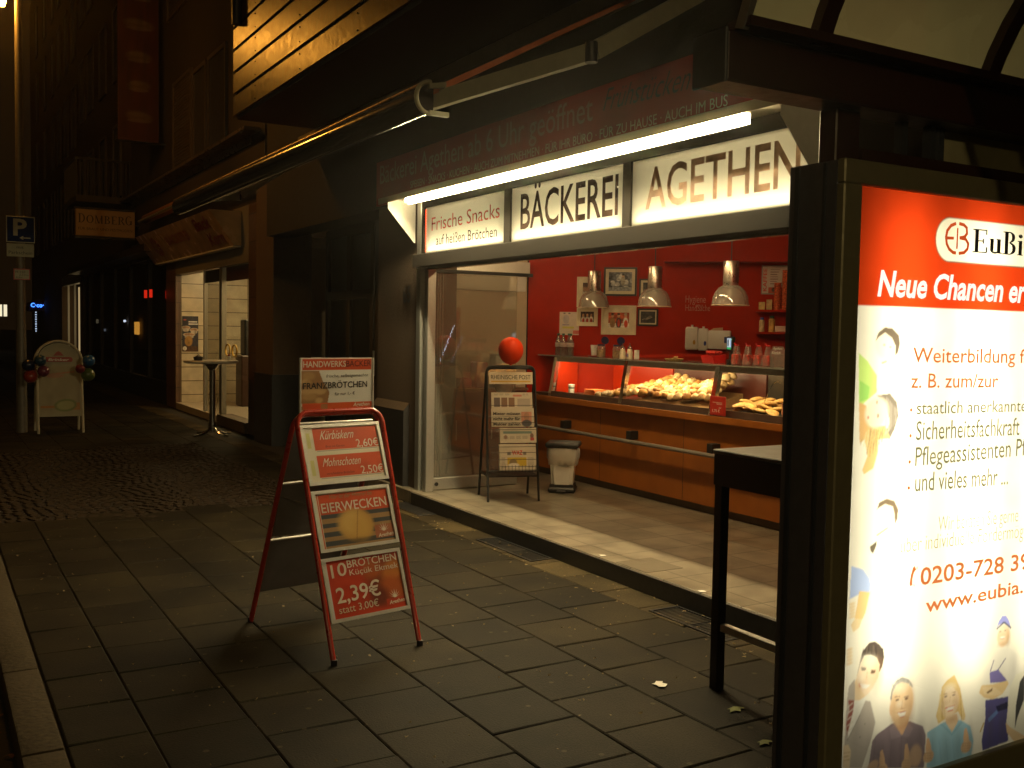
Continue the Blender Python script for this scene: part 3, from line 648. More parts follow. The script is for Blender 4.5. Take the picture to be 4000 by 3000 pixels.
# --- bread
def roll_mat(name, c1, c2, sc):
    m, nt, p = nodes(name); tc = nt.nodes.new('ShaderNodeTexCoord'); nz = nt.nodes.new('ShaderNodeTexNoise'); nz.inputs['Scale'].default_value = sc; nz.inputs['Detail'].default_value = 8
    oi = nt.nodes.new('ShaderNodeObjectInfo'); ad = nt.nodes.new('ShaderNodeVectorMath'); ad.operation = 'ADD'
    nt.links.new(tc.outputs['Object'], ad.inputs[0]); nt.links.new(oi.outputs['Location'], ad.inputs[1]); nt.links.new(ad.outputs[0], nz.inputs['Vector'])
    r = nt.nodes.new('ShaderNodeValToRGB'); r.color_ramp.elements[0].position = .35; r.color_ramp.elements[1].position = .62
    r.color_ramp.elements[0].color = (*c1, 1); r.color_ramp.elements[1].color = (*c2, 1); nt.links.new(nz.outputs['Fac'], r.inputs[0]); nt.links.new(r.outputs[0], p.inputs['Base Color'])
    p.inputs['Roughness'].default_value = .6
    b = nt.nodes.new('ShaderNodeBump'); b.inputs['Strength'].default_value = .5; b.inputs['Distance'].default_value = .006; nt.links.new(nz.outputs['Fac'], b.inputs['Height']); nt.links.new(b.outputs[0], p.inputs['Normal'])
    return m
def roll_mesh(kind):
    b = bmesh.new(); bmesh.ops.create_uvsphere(b, u_segments=18, v_segments=12, radius=1)
    sx, sy, sz = {'round': (.046, .045, .041), 'oval': (.056, .041, .038), 'dark': (.045, .044, .038), 'flat': (.062, .055, .020), 'long': (.075, .032, .026)}[kind]
    for v in b.verts:
        x, y, z = v.co; k = 1 + .06 * math.sin(5 * x + 2 * z) + .05 * math.cos(4 * y + 1)
        if kind in ('round', 'oval', 'long') and z > .3: z -= .32 * math.exp(-(y / .16) ** 2)
        v.co = (x * sx * k, y * sy * k, max(z, -.55) * sz * k)
    me = bpy.data.meshes.new(kind + '_roll'); b.to_mesh(me); b.free(); me.polygons.foreach_set('use_smooth', [True] * len(me.polygons)); return me
KIND = {'round': ('pale floury bread roll in the big heap behind the middle pane', 'pale floury bread rolls in the heap', roll_mat('floury_crust', (.50, .27, .09), (.74, .55, .30), 26)),
        'oval': ('golden split bread roll in the big heap behind the middle pane', 'golden split bread rolls in the heap', roll_mat('golden_crust', (.22, .08, .014), (.54, .27, .07), 20)),
        'dark': ('dark seeded bread roll at the left foot of the lit heap', 'dark seeded rolls at the foot of the heap', roll_mat('seeded_crust', (.10, .06, .03), (.40, .26, .12), 70)),
        'flat': ('flat golden pastry on the dark tray behind the right pane', 'flat golden pastries behind the right pane', roll_mat('pastry_crust', (.45, .22, .06), (.70, .43, .14), 25)),
        'long': ('long nutty bread stick lying low in the heap', 'long nutty bread sticks in the heap', roll_mat('nutty_crust', (.16, .08, .03), (.48, .28, .12), 45))}
RM = {}
for k in KIND:
    RM[k] = roll_mesh(k); RM[k].materials.append(KIND[k][2])
def put_roll(k, x, y, z, s=1.0):
    o = bpy.data.objects.new('bread_roll' if k != 'flat' else 'pastry', RM[k]); COL.objects.link(o)
    o.location = (x, y, z); o.rotation_euler = (random.uniform(-.35, .35), random.uniform(-.35, .35), random.uniform(0, 6.28)); o.scale = (s, s, s)
    tag(o, KIND[k][0], 'bread roll' if k != 'flat' else 'pastry', KIND[k][1])
def heap_top(y):                                                        # profile of the heap at the back
    t = (7.80 - y) / (7.80 - 6.22)
    return np.interp(t, [0, .12, .27, .42, .55, .66, .75, .82, .93, 1], [.00, .05, .115, .18, .15, .135, .14, .21, .245, .22])
for row in range(7):
    x = 5.575 + row * .070; y = 7.80 - (row % 2) * .04
    while y > 6.235 + row * .032:
        if not (7.33 < y < 7.42 and row == 0):
            H = heap_top(y); z = .99 + .02 * (H > .05) + H * ((row + .6) / 6.6) ** .62 + random.uniform(-.006, .01)
            t = random.random()
            if y > 7.5 and t < .55: k = 'dark'
            elif row < 2 and 6.85 < y < 7.2 and t < .6: k = 'long'
            else: k = 'round' if t < .5 or y < 6.5 and t < .7 else 'oval'
            if H > .02 or row < 4: put_roll(k, x + random.uniform(-.012, .012), y, z, random.uniform(.85, 1.05))
            if row >= 3 and H > .12: put_roll('round' if random.random() < .6 else 'oval', x, y + .02, z - .06, 1.0)
        y -= random.uniform(.084, .108)
o = MB(); o.prism([(5.72, 6.42, .9595), (6.12, 6.42, .9595), (6.12, 6.42, 1.08), (5.72, 6.42, .965)], (0, 1.0, 0)); o.build('bread_ramp', mat('wicker_ramp', (.30, .17, .07), .7, scale=60), CS)
o = MB(); o.box(5.60, 5.0, .96, 6.08, 6.11, .966, bev=.002); tag(o.build('pastry_tray', M_blackmetal), 'flat black tray under the pastries behind the right pane', 'tray')
for row in range(3):
    for j in range(4):
        for lv in range(2 if j < 3 else 1):
            put_roll('flat', 5.72 + row * .10 + random.uniform(-.02, .02), 6.03 - j * .115 + random.uniform(-.02, .02), .985 + lv * .034 + row * .02, random.uniform(.95, 1.15))
# things inside the case
t = thing('lidded_jar', 'white jar with a dark band standing in the red left compartment', 'jar', (5.63, 8.42, .96))
o = MB(); o.lathe([(0, 0), (.030, 0), (.031, .004), (.031, .055)], (5.66, 8.40, .9595)); o.build('body', M_white, t)
o = MB(); o.lathe([(.0305, .0551), (.0305, .068), (0, .068)], (5.66, 8.40, .9595)); o.build('band', M_black, t)
o = MB(); o.lathe([(.033, .0682), (.034, .095), (.03, .099), (0, .1)], (5.66, 8.40, .9595)); o.build('lid', M_white, t)
o = MB()
for k in range(6): o.box(5.66, 7.98, .961 + k * .011, 5.80, 8.18, .968 + k * .011, M=Matrix.Translation((5.73, 8.08, 0)) @ Matrix.Rotation(random.uniform(-.12, .12), 4, 'Z') @ Matrix.Translation((-5.73, -8.08, 0)))
tag(o.build('napkin_stack', mat('orange_napkin', (.75, .20, .05), .8)), 'loose stack of orange napkins in the red left compartment', 'napkins')
t = thing('price_card', 'red framed price card standing at the foot of the right pane', 'price card', (5.49, 5.95, .942))
P0 = on(2804, 1625, 0, 5.475); o = MB(); o.box(5.468, P0[1] - .085, .943, 5.482, P0[1] + .09, 1.095, bev=.003); o.build('frame', mat('red_card_frame', (.42, .02, .012), .35), t)
s = Sheet(.148, .125, .003, (.50, .035, .02)); s.rect(.02, .085, .13, .093, (.6, .35, .28)); s.noise(.05)
s.build('card', (5.4672, P0[1] + .077, .957), FAC_R, UPZ, PRINT, t)
L = Lettering(); L.add('Genuss', (5.467, P0[1] + .01, 1.03), (5.467, P0[1] - .055, 1.03), .016, UPZ, FAC_N, off=.0008); L.add('pur', (5.467, P0[1] - .02, 1.0), (5.467, P0[1] - .05, 1.0), .014, UPZ, FAC_N, off=.0008)
L.add('1,75 €', (5.467, P0[1] + .055, .968), (5.467, P0[1] - .03, .968), .022, UPZ, FAC_N, off=.0008); L.build('lettering', M_paper, t)
t = thing('black_label', 'small black stand-up sign with white drawing behind the right pane', 'sign', (5.85, 5.66, .966))
o = MB(); o.box(5.85, 5.55, .967, 5.858, 5.66, 1.09); o.build('board', M_black, t)
o = MB()
for k in range(3): o.box(5.847, 5.575 + k * .022, .99, 5.8495, 5.587 + k * .022, 1.035)
o.box(5.847, 5.56, .98, 5.8495, 5.65, .986); o.box(5.847, 5.565, 1.045, 5.8495, 5.645, 1.052); o.build('drawing', M_paper, t)
t = thing('sweet_bag', 'clear bag with red print lying in front inside the right pane', 'bag', (5.6, 5.40, .966))
o = MB(); o.lathe([(0, 0), (.05, 0), (.062, .03), (.055, .075), (.065, .11), (0, .10)], (5.63, 5.42, .9665), 12, .6, 1.0); o.build('film', mat('red_white_bag', (.55, .14, .10), .3, scale=25, var=.6), t)
o = MB(); pts = []
for k in range(14): a = k / 13; pts.append((5.72 + .05 * a, 5.80 - .16 * a, .97 + .26 * math.sin(a * math.pi * .62)))
o.tube(pts, .0035, 6); tag(o.build('wire_tongs', M_chrome), 'thin bent wire handle rising from the pastries', 'handle')

# ------------------------------------------------------------------ pendant lamps over the counter
M_acryl = thin_glass('ribbed_acrylic', (.82, .76, .68), .10, .34, 2.4)
def pendant(y, label, first=[None]):
    if first[0] is None:
        t = thing('pendant_lamp', label, 'pendant lamp', (5.9, y, 1.835), 'aluminium pendant lamps over the counter')
        o = MB(); o.lathe([(.158, .0), (.1565, .02), (.147, .075), (.128, .12), (.10, .152), (.069, .172)], n=40); o.build('shade', M_acryl, t, loc=(0, 0, 0))
        o = MB(); o.lathe([(.1565, 0), (.160, 0), (.160, .006), (.1585, .006)], n=40); o.build('rim', mat('pale_rim', (.75, .60, .42), .3), t, loc=(0, 0, 0))
        o = MB(); o.lathe([(0, .165), (.064, .165), (.066, .175), (.066, .37), (.062, .377), (0, .377)], n=32); o.build('socket_housing', mat('brushed_aluminium', (.62, .56, .50), .30, .95, scale=40, var=.05, bump=.02), t, loc=(0, 0, 0))
        o = MB(); o.lathe([(0, .06), (.02, .065), (.034, .095), (.026, .135), (.018, .164), (0, .164)], n=16); o.build('bulb', M_white, t, loc=(0, 0, 0))
        o = MB(); o.cyl((0, 0, .377), (0, 0, .963), .005, n=8); o.build('cord', M_black, t, loc=(0, 0, 0)); first[0] = t; return t
    t = copy_tree(first[0]); t.location = (5.9, y, 1.835); t['label'] = label; return t
pendant(8.378, 'clear dome pendant lamp hanging left, over the bottles end of the counter')
pendant(7.398, 'clear dome pendant lamp hanging in front of the small black framed picture')
pendant(6.378, 'clear dome pendant lamp hanging near the menu board')

# ------------------------------------------------------------------ pictures on the red wall
ZB = lambda x, y: (2050 + x * .4973, 900 + y * .4973)
M_blackwood = mat('black_frame', (.018, .015, .014), .35); M_creamframe = mat('cream_frame', (.72, .64, .46), .5); M_mount = mat('cream_mount', (.72, .64, .47), .7)
def picture(name, label, tl, br, frame_m, fw, painter, mount=.0):
    (s0, z1), (s1, z0) = onw(*ZB(*tl)), onw(*ZB(*br)); w, h = s1 - s0, z1 - z0
    t = thing(name, label, 'picture', tuple(wpt((s0 + s1) / 2, z0, .01)))
    o = MB()
    for a in ((s0, z0, s1, z0 + fw), (s0, z1 - fw, s1, z1), (s0, z0 + fw, s0 + fw, z1 - fw), (s1 - fw, z0 + fw, s1, z1 - fw)):
        o.prism([wpt(a[0], a[1], .002), wpt(a[2], a[1], .002), wpt(a[2], a[3], .002), wpt(a[0], a[3], .002)], tuple(WN * .018))
    o.build('frame', frame_m, t)
    o = MB(); o.prism([wpt(s0 + fw, z0 + fw, .002), wpt(s1 - fw, z0 + fw, .002), wpt(s1 - fw, z1 - fw, .002), wpt(s0 + fw, z1 - fw, .002)], tuple(WN * .006)); o.build('mount', M_mount, t)
    q = fw + mount; s = Sheet(w - 2 * q, h - 2 * q, .003); painter(s); s.build('photo', wpt(s0 + q, z0 + q, .0095), WR, UPZ, PRINT, t)
def bw_crowd(s):
    s.c[:] = (.16, .17, .20); s.noise(.5, 9)
    for k in range(16): s.ell(random.uniform(0, s.w), random.uniform(0, s.h * .8), .02, .026, random.choice([(.4, .42, .45), (.6, .6, .6), (.08, .08, .1)]), random.uniform(0, 3))
    s.ell(s.w * .62, s.h * .55, .022, .05, (.45, .42, .36)); s.ell(s.w * .62, s.h * .78, .014, .017, (.5, .36, .26)); s.ell(s.w * .62, s.h * .86, .015, .008, (.05, .04, .04)); s.rect(0, 0, s.w, s.h * .2, (.35, .37, .42)); s.noise(.3, 16)
def bakers(s):
    s.c[:] = (.50, .10, .04); s.noise(.3, 6); s.rect(0, 0, s.w, s.h * .28, (.75, .70, .62))
    for k, (x, col) in enumerate(((.2, (.30, .16, .06)), (.5, (.06, .05, .05)), (.83, (.78, .74, .68)))):
        X = s.w * x; s.ell(X, s.h * .32, s.w * .13, s.h * .36, col); s.ell(X, s.h * .80, s.w * .07, s.h * .13, (.6, .35, .22)); s.ell(X, s.h * .9, s.w * .075, s.h * .07, (.07, .04, .03) if k < 2 else (.5, .42, .3))
    s.ell(s.w * .85, s.h * .25, s.w * .09, s.h * .25, (.70, .08, .03)); s.ell(s.w * .5, s.h * .3, s.w * .06, s.h * .25, (.5, .05, .03)); s.noise(.2, 14)
def team(s):
    s.c[:] = (.07, .04, .035)
    for k in range(3):
        X = s.w * (.2 + .3 * k); s.ell(X, s.h * .2, s.w * .16, s.h * .35, (.65, .6, .52)); s.ell(X, s.h * .65, s.w * .08, s.h * .15, (.5, .28, .16)); s.ell(X, s.h * .12, s.w * .09, s.h * .25, (.45, .05, .03))
    s.noise(.3, 8)
def dim(s):
    s.c[:] = (.05, .045, .045); s.noise(.4, 6); s.ell(s.w * .55, s.h * .45, s.w * .25, s.h * .12, (.22, .18, .16), .5); s.line(s.w * .1, s.h * .3, s.w * .8, s.h * .5, .006, (.3, .26, .22)); s.noise(.3, 12)
picture('framed_picture', 'cream framed picture half hidden behind the left pendant lamp', (414, 365), (540, 604), M_creamframe, .016, team, .045)
picture('framed_picture', 'black framed grey crowd picture with a wide cream mount', (625, 290), (878, 516), M_blackwood, .018, bw_crowd, .032)
picture('framed_picture', 'black framed small picture behind the middle pendant lamp', (902, 380), (1046, 525), M_blackwood, .016, dim, .022)
picture('framed_picture', 'small cream framed team picture above the bottles', (412, 607), (572, 752), M_creamframe, .012, team, .028)
picture('framed_picture', 'large cream framed picture of people in red aprons', (605, 588), (873, 822), M_creamframe, .018, bakers, .055)
picture('framed_picture', 'small black framed night picture right of the red aprons picture', (890, 613), (1046, 752), M_blackwood, .016, dim, .014)
(sa, za), (sb, zb) = onw(*ZB(275, 640)), onw(*ZB(425, 822))
s = Sheet(sb - sa, za - zb, .003, (.62, .52, .44)); s.ell(s.w * .35, s.h * .68, s.w * .16, s.h * .2, (.45, .40, .42)); s.rect(s.w * .15, s.h * .28, s.w * .75, s.h * .36, (.55, .50, .12)); s.rect(s.w * .15, s.h * .42, s.w * .5, s.h * .46, (.2, .2, .35)); s.rect(s.w * .7, s.h * .05, s.w, s.h * .2, (.6, .15, .12)); s.rect(s.w * .2, s.h * .92, s.w * .3, s.h * .97, (.1, .1, .12)); s.rect(s.w * .45, s.h * .92, s.w * .55, s.h * .97, (.1, .1, .12)); s.noise(.05)
t = thing('wall_leaflet', 'pale unframed leaflet stuck on the red wall behind the bottles', 'leaflet', tuple(wpt(sa, zb, .01)))
s.build('sheet', wpt(sa, zb, .006), WR, UPZ, PRINT, t, bow=.006)
t = thing('wall_lettering', 'handwritten white words about hygiene on the red wall', 'wall writing', tuple(wpt(-.8, 1.85, .003)))
L = Lettering()
q = lambda x, y: wpt(*onw(*ZB(x, y)))
L.add('Hygiene', q(1262, 568), q(1420, 570), .075, UPZ, WN, shear=.05, bold=-.012, off=.003); L.add('statt', q(1340, 600), q(1402, 600), .028, UPZ, WN, bold=-.012, off=.003); L.add('HandSache', q(1262, 632), q(1455, 634), .065, UPZ, WN, bold=-.012, off=.003); L.build('lettering', mat('chalk_letter', (.50, .28, .22), .7), t)
# dispensers
def dispenser(tl, br, label, logo):
    (s0, z1), (s1, z0) = onw(*ZB(*tl)), onw(*ZB(*br)); t = thing('soap_dispenser', label, 'dispenser', tuple(wpt((s0 + s1) / 2, z0, .02)))
    o = MB(); o.box(-.5, -.5, -.5, .5, .5, .5, bev=.12, seg=3, M=Matrix.Translation(Vector(wpt((s0 + s1) / 2, (z0 + z1) / 2, .055))) @ Matrix.Rotation(-math.pi / 4, 4, 'Z') @ Matrix.Diagonal((s1 - s0, .10, z1 - z0, 1))); o.build('body', M_white, t)
    o = MB(); c = wpt((s0 + s1) / 2, z1 + .012, .04); o.cyl(c - np.array([0, 0, .02]), c + np.array([0, 0, .008]), .012, n=10); o.build('knob', M_white, t)
    o = MB(); c = wpt(s0 + (s1 - s0) * .72, z0 + (z1 - z0) * .33, .1055); pts = [c + WR * .013 * math.cos(a) + np.array([0, 0, .024 * math.sin(a)]) for a in np.linspace(0, 6.28, 14)[:-1]]; o.prism(pts, tuple(WN * .001)); o.build('window', logo, t)
dispenser((1268, 757), (1362, 938), 'white soap dispenser with a yellow window, leftmost on the red wall', mat('ochre_gel', (.45, .26, .03), .3))
dispenser((1368, 770), (1440, 945), 'white soap dispenser with a blue window beside the paper box', mat('blue_gel', (.02, .04, .30), .3))
(s0, z1), (s1, z0) = onw(*ZB(1445, 785)), onw(*ZB(1618, 935))
t = thing('towel_dispenser', 'wide white paper towel dispenser on the red wall', 'dispenser', tuple(wpt(s0, z0, .02)))
Mx = Matrix.Translation(Vector(wpt((s0 + s1) / 2, (z0 + z1) / 2, .065))) @ Matrix.Rotation(-math.pi / 4, 4, 'Z')
o = MB(); o.box(-(s1 - s0) / 2, -.062, -(z1 - z0) / 2, (s1 - s0) / 2, .062, (z1 - z0) / 2, bev=.012, seg=2, M=Mx); o.build('body', M_white, t)
o = MB(); o.prism([wpt(s0 + .02, z1 + .0005, .01), wpt(s0 + .14, z1 + .0005, .01), wpt(s0 + .14, z1 + .03, .01), wpt(s0 + .05, z1 + .022, .01)], tuple(WN * .09)); o.build('paper', mat('brown_towel_paper', (.50, .34, .20), .8), t)
o = MB(); c = wpt(s1 - .05, (z0 + z1) / 2, .128); o.box(-.012, -.001, -.03, .012, .001, .03, M=Matrix.Translation(Vector(c)) @ Matrix.Rotation(-math.pi / 4, 4, 'Z')); o.build('level_window', mat('blue_window', (.04, .07, .25), .3), t)
# menu board, shelves and cups
(s0, z1), (_, z0) = onw(*ZB(1862, 276)), onw(*ZB(1858, 502)); s1 = s0 + .30
t = thing('menu_board', 'white coffee price board high on the red wall', 'price board', tuple(wpt(s0, z0, .01)))
o = MB(); o.prism([wpt(s0, z0, .001), wpt(s1, z0, .001), wpt(s1, z1, .001), wpt(s0, z1, .001)], tuple(WN * .012)); o.build('frame', M_greymetal, t)
s = Sheet(.28, z1 - z0 - .02, .003, (.55, .45, .40)); s.rect(.06, .0, .28, .06, (.45, .08, .04))
for k in range(7): s.rect(.075, .09 + k * .023, .075 + random.uniform(.06, .11), .098 + k * .023, (.25, .16, .14))
s.ell(.12, .035, .03, .025, (.1, .05, .03)); s.noise(.05); s.build('sheet', wpt(s0 + .01, z0 + .01, .0142), WR, UPZ, PRINT, t)
L = Lettering(); L.add('KAFFEE', wpt(s0 + .052, z0 + .03, .015), wpt(s0 + .052, z1 - .03, .015), .034, tuple(-WR), WN, bold=.02); L.build('lettering', mat('red_print', (.55, .05, .03), .5), t)
for z, lab in ((1.838, 'upper red wall shelf holding the stacked cups'), (1.622, 'lower red wall shelf with tins and bottles')):
    o = MB(); o.prism([wpt(-.15, z - .022, .001), wpt(.75, z - .022, .001), wpt(.75, z - .022, .19), wpt(-.15, z - .022, .19)], (0, 0, .02)); tag(o.build('wall_shelf', M_redwall), lab, 'shelf')
M_cup = mat('red_white_cup', (.60, .13, .05), .4, scale=70, var=.7)
lab = ('left short', 'second tall', 'third short', 'fourth tall')
for k, (ds, n) in enumerate(((.0, 13), (.075, 19), (.15, 15), (.225, 20))):
    t = thing('cup_stack', ('leftmost', 'second from left', 'third from left', 'last and tallest')[k] + ' stack of red and white paper cups on the upper shelf', 'cup stack', tuple(wpt(ds, 1.838, .1)), 'stacked paper cups on the upper shelf')
    o = MB(); c = wpt(ds + .055, 1.8365, .11)
    for i in range(n): o.lathe([(.030, 0), (.035, .016), (.0365, .018), (.0365, .0195), (.0, .0195)], (c[0], c[1], c[2] + i * .0205), 14)
    o.build('cups', M_cup, t)
for k, (ds, w, h, rgb, lb) in enumerate(((-.02, .055, .10, (.55, .38, .16), 'lower yellow label carton beside the cups'), (-.09, .06, .075, (.62, .45, .16), 'small cream carton at the left end of the upper shelf'))):
    o = MB(); c = wpt(ds, 1.838, .10); o.box(-w / 2, -.03, 0.0005, w / 2, .03, h, bev=.003, M=Matrix.Translation(Vector(c)) @ Matrix.Rotation(-math.pi / 4, 4, 'Z')); tag(o.build('carton', mat('carton_%d' % k, rgb, .6, scale=30, var=.3)), lb, 'carton')
for k, (ds, r, h, rgb, cap, lb) in enumerate(((-.085, .026, .135, (.62, .46, .26), (.05, .09, .4), 'pale spray tin at the left end of the lower shelf'), (.01, .030, .15, (.55, .30, .08), (.02, .06, .03), 'orange bottle with a dark green cap on the lower shelf'))):
    c = wpt(ds, 1.6205, .10); t = thing('bottle', lb, 'bottle', tuple(c)); o = MB(); o.lathe([(0, 0), (r, 0), (r, h * .8), (r * .7, h * .88)], tuple(c), 16); o.build('body', mat('tin_%d' % k, rgb, .4, scale=20, var=.4), t)
    o = MB(); o.lathe([(r * .72, h * .881), (r * .72, h * 1.05), (0, h * 1.06)], tuple(c), 14); o.build('cap', mat('cap_%d' % k, cap, .4), t)
c = wpt(.10, 1.6205, .09); o = MB(); o.box(-.06, -.04, 0, .07, .04, .06, bev=.006, M=Matrix.Translation(Vector(c)) @ Matrix.Rotation(-math.pi / 4, 4, 'Z')); tag(o.build('carton', mat('pinkish_carton', (.60, .40, .32), .6)), 'low pinkish carton on the lower shelf', 'carton')

# ------------------------------------------------------------------ things on the glass top of the case
TZ = 1.3475
def ypx(u, x): return on(u, 1300, 0, x)[1]
M_pet = thin_glass('bottle_plastic', (.78, .74, .72), .05, .12, 1.6); M_label = mat('pale_label', (.55, .42, .38), .5, scale=50, var=.3); M_capg = mat('green_cap', (.03, .10, .06), .4)
btl = None
for k, (u, x, lb) in enumerate(((2150, 5.70, 'leftmost of the four water bottles on the case'), (2173, 5.78, 'second water bottle from the left on the case'), (2201, 5.68, 'third water bottle from the left on the case'), (2231, 5.72, 'water bottle nearest the white cup on the case'))):
    y = ypx(u, x)
    y = min(y, 14.42 - x)
    if btl is None:
        btl = t = thing('water_bottle', lb, 'bottle', (x, y, TZ), 'clear water bottles at the left end of the case')
        o = MB(); o.lathe([(0, .002), (.030, 0), (.032, .01), (.032, .06), (.029, .075), (.032, .09), (.032, .135), (.024, .165), (.013, .19), (.012, .205)], n=18); o.build('body', M_pet, t, loc=(0, 0, 0))
        o = MB(); o.lathe([(.0328, .085), (.0328, .128)], n=18); o.build('label', M_label, t, loc=(0, 0, 0))
        o = MB(); o.lathe([(.0145, .203), (.0145, .222), (0, .223)], n=12); o.build('cap', M_capg, t, loc=(0, 0, 0))
    else: t = copy_tree(btl); t.location = (x, y, TZ); t['label'] = lb
t = thing('paper_cup', 'white paper cup on a red saucer on the case', 'cup', (5.72, ypx(2322, 5.72), TZ)); c = tuple(t.location)
o = MB(); o.lathe([(0, 0), (.05, 0), (.062, .012), (.0, .013)], c, 20); o.build('saucer', mat('red_saucer', (.40, .03, .02), .4), t)
o = MB(); o.lathe([(0, .0135), (.027, .0135), (.036, .115), (.033, .115), (.026, .02), (0, .02)], c, 20); o.build('cup', M_white, t)
for k, (u, lb) in enumerate(((2350, 'glass jar with blue lid flipped open, nearer the white cup'), (2412, 'glass jar with blue lid flipped open, beside the sugar shakers'))):
    x = 5.68; y = ypx(u, x); t = thing('cookie_jar', lb, 'jar', (x, y, TZ), 'glass jars with flipped up blue lids'); c = (x, y, TZ)
    o = MB(); o.lathe([(0, 0), (.040, 0), (.044, .012), (.044, .085), (.036, .105), (.036, .118)], c, 20); o.build('glass_body', M_pet, t)
    o = MB(); o.lathe([(0, .004), (.038, .004), (.041, .02), (.041, .07), (0, .075)], c, 16); o.build('contents', mat('biscuit_filling', (.55, .33, .12), .7, scale=60, var=.4), t)
    o = MB(); o.lathe([(.038, .112), (.038, .126), (.030, .126)], c, 18); o.build('collar', mat('blue_lid', (.012, .014, .06), .35), t)
    o = MB(); b2 = bmesh.new(); bmesh.ops.create_cone(b2, cap_ends=True, segments=18, radius1=.038, radius2=.034, depth=.016); bmesh.ops.transform(b2, matrix=Matrix.Translation((x + .03, y - .02, TZ + .165)) @ Matrix.Rotation(R_(78), 4, Vector((-1, 1, 0)).normalized()), verts=b2.verts); o.add(b2); o.build('lid', MATS['blue_lid'], t)
for k, (u, x, lb) in enumerate(((2434, 5.62, 'plain sugar shaker with a steel spout on the case'), (2462, 5.66, 'sugar shaker with blue letters and a steel spout'))):
    y = ypx(u, x); t = thing('sugar_shaker', lb, 'shaker', (x, y, TZ)); c = (x, y, TZ)
    o = MB(); o.lathe([(0, 0), (.030, 0), (.030, .05), (.022, .085), (.02, .092)], c, 18); o.build('glass_body', mat('sugar_white', (.68, .58, .42) if k == 0 else (.72, .70, .68), .35), t)
    o = MB(); o.lathe([(.022, .0925), (.02, .11), (.006, .125), (.006, .145), (0, .146)], c, 14); o.build('spout', M_chrome, t)
    if k:
        L = Lettering(); L.add('HB', (x - .031, y + .022, TZ + .018), (x - .031, y - .022, TZ + .018), .03, UPZ, FAC_N, bold=.02); L.build('lettering', mat('blue_print', (.03, .05, .30), .5), t)
y = ypx(2488, 5.64); o = MB(); o.box(5.625, y - .018, TZ + .0005, 5.66, y + .018, TZ + .085, bev=.003); tag(o.build('carton', M_paper), 'narrow white carton beside the lettered sugar shaker', 'carton')
y = ypx(2636, 5.72); t = thing('sample_tray', 'shallow woven tray with bread samples on the case', 'tray', (5.72, y, TZ))
o = MB(); o.lathe([(0, 0.0006), (.075, .001), (.10, .022), (.096, .022), (.072, .005), (0, .005)], (5.72, y, TZ), 20, .8, 1.0); o.build('tray', mat('wicker', (.55, .38, .14), .7, scale=80, var=.4), t)
for k in range(7): put = MB(); put.box(-.015, -.012, 0, .015, .012, .012, bev=.003, M=Matrix.Translation((5.72 + random.uniform(-.035, .035), y + random.uniform(-.055, .055), TZ + .006 + .004 * k)) @ Matrix.Rotation(random.uniform(0, 3), 4, 'Z')); tag(put.build('bread_cube', mat('bread_cube', (.62, .42, .16), .7)), 'small bread sample on the woven tray', 'bread sample', 'bread samples on the woven tray')
y = ypx(2790, 5.74); t = thing('sweets_box', 'open red cardboard box with red packets on the case', 'box', (5.74, y, TZ))
o = MB(); o.prism([(5.68, y + .07, TZ + .001), (5.80, y + .07, TZ + .001), (5.81, y + .075, TZ + .075), (5.665, y + .078, TZ + .06)], (0, -.15, 0)); o.build('box', mat('bright_red_card', (.60, .015, .012), .4), t)
o = MB(); o.box(5.70, y - .06, TZ + .076, 5.79, y + .06, TZ + .105, bev=.008); o.build('packets', mat('red_packet', (.58, .06, .05), .3, scale=60, var=.5), t)
y = ypx(2855, 5.92); t = thing('cash_display', 'small black till screen showing a picture', 'screen', (5.92, y, TZ))
Mx = Matrix.Translation((5.92, y, TZ)) @ Matrix.Rotation(R_(-22), 4, 'Z')
o = MB(); o.box(-.02, -.035, .0, .05, .035, .03, bev=.004, M=Mx); o.box(-.005, -.02, .03, .02, .02, .11, M=Mx); o.box(-.012, -.065, .105, .018, .065, .225, bev=.006, M=Mx); o.build('stand', M_black, t)
s = Sheet(.095, .095, .002, (.55, .65, .75)); s.rect(0, 0, .095, .018, (.05, .45, .12)); s.ell(.03, .055, .016, .03, (.08, .1, .12)); s.ell(.058, .055, .014, .03, (.8, .82, .8)); s.ell(.012, .05, .01, .03, (.3, .35, .4)); s.rect(.075, .02, .095, .095, (.45, .62, .85)); s.noise(.1, 10)
m_scr = bpy.data.materials.new('screen_glow'); m_scr.use_nodes = True; nt = m_scr.node_tree; nt.nodes.clear(); oo = nt.nodes.new('ShaderNodeOutputMaterial'); e = nt.nodes.new('ShaderNodeEmission'); a = nt.nodes.new('ShaderNodeAttribute'); a.attribute_name = 'Col'; e.inputs[1].default_value = .8; nt.links.new(a.outputs['Color'], e.inputs[0]); nt.links.new(e.outputs[0], oo.inputs[0])
_r3 = Mx.to_3x3(); s.build('screen', Mx @ Vector((-.0135, .048, .117)), _r3 @ Vector((0, -1, 0)), (0, 0, 1), m_scr, t)
o = MB(); o.box(-.0145, -.060, .20, -.0125, -.055, .205, M=Mx); o.build('status_light', emit('green_led', (.1, 1, .1), 1.5), t)
M_film = thin_glass('clear_gift_film', (.86, .78, .76), .08, .16, 2.5)
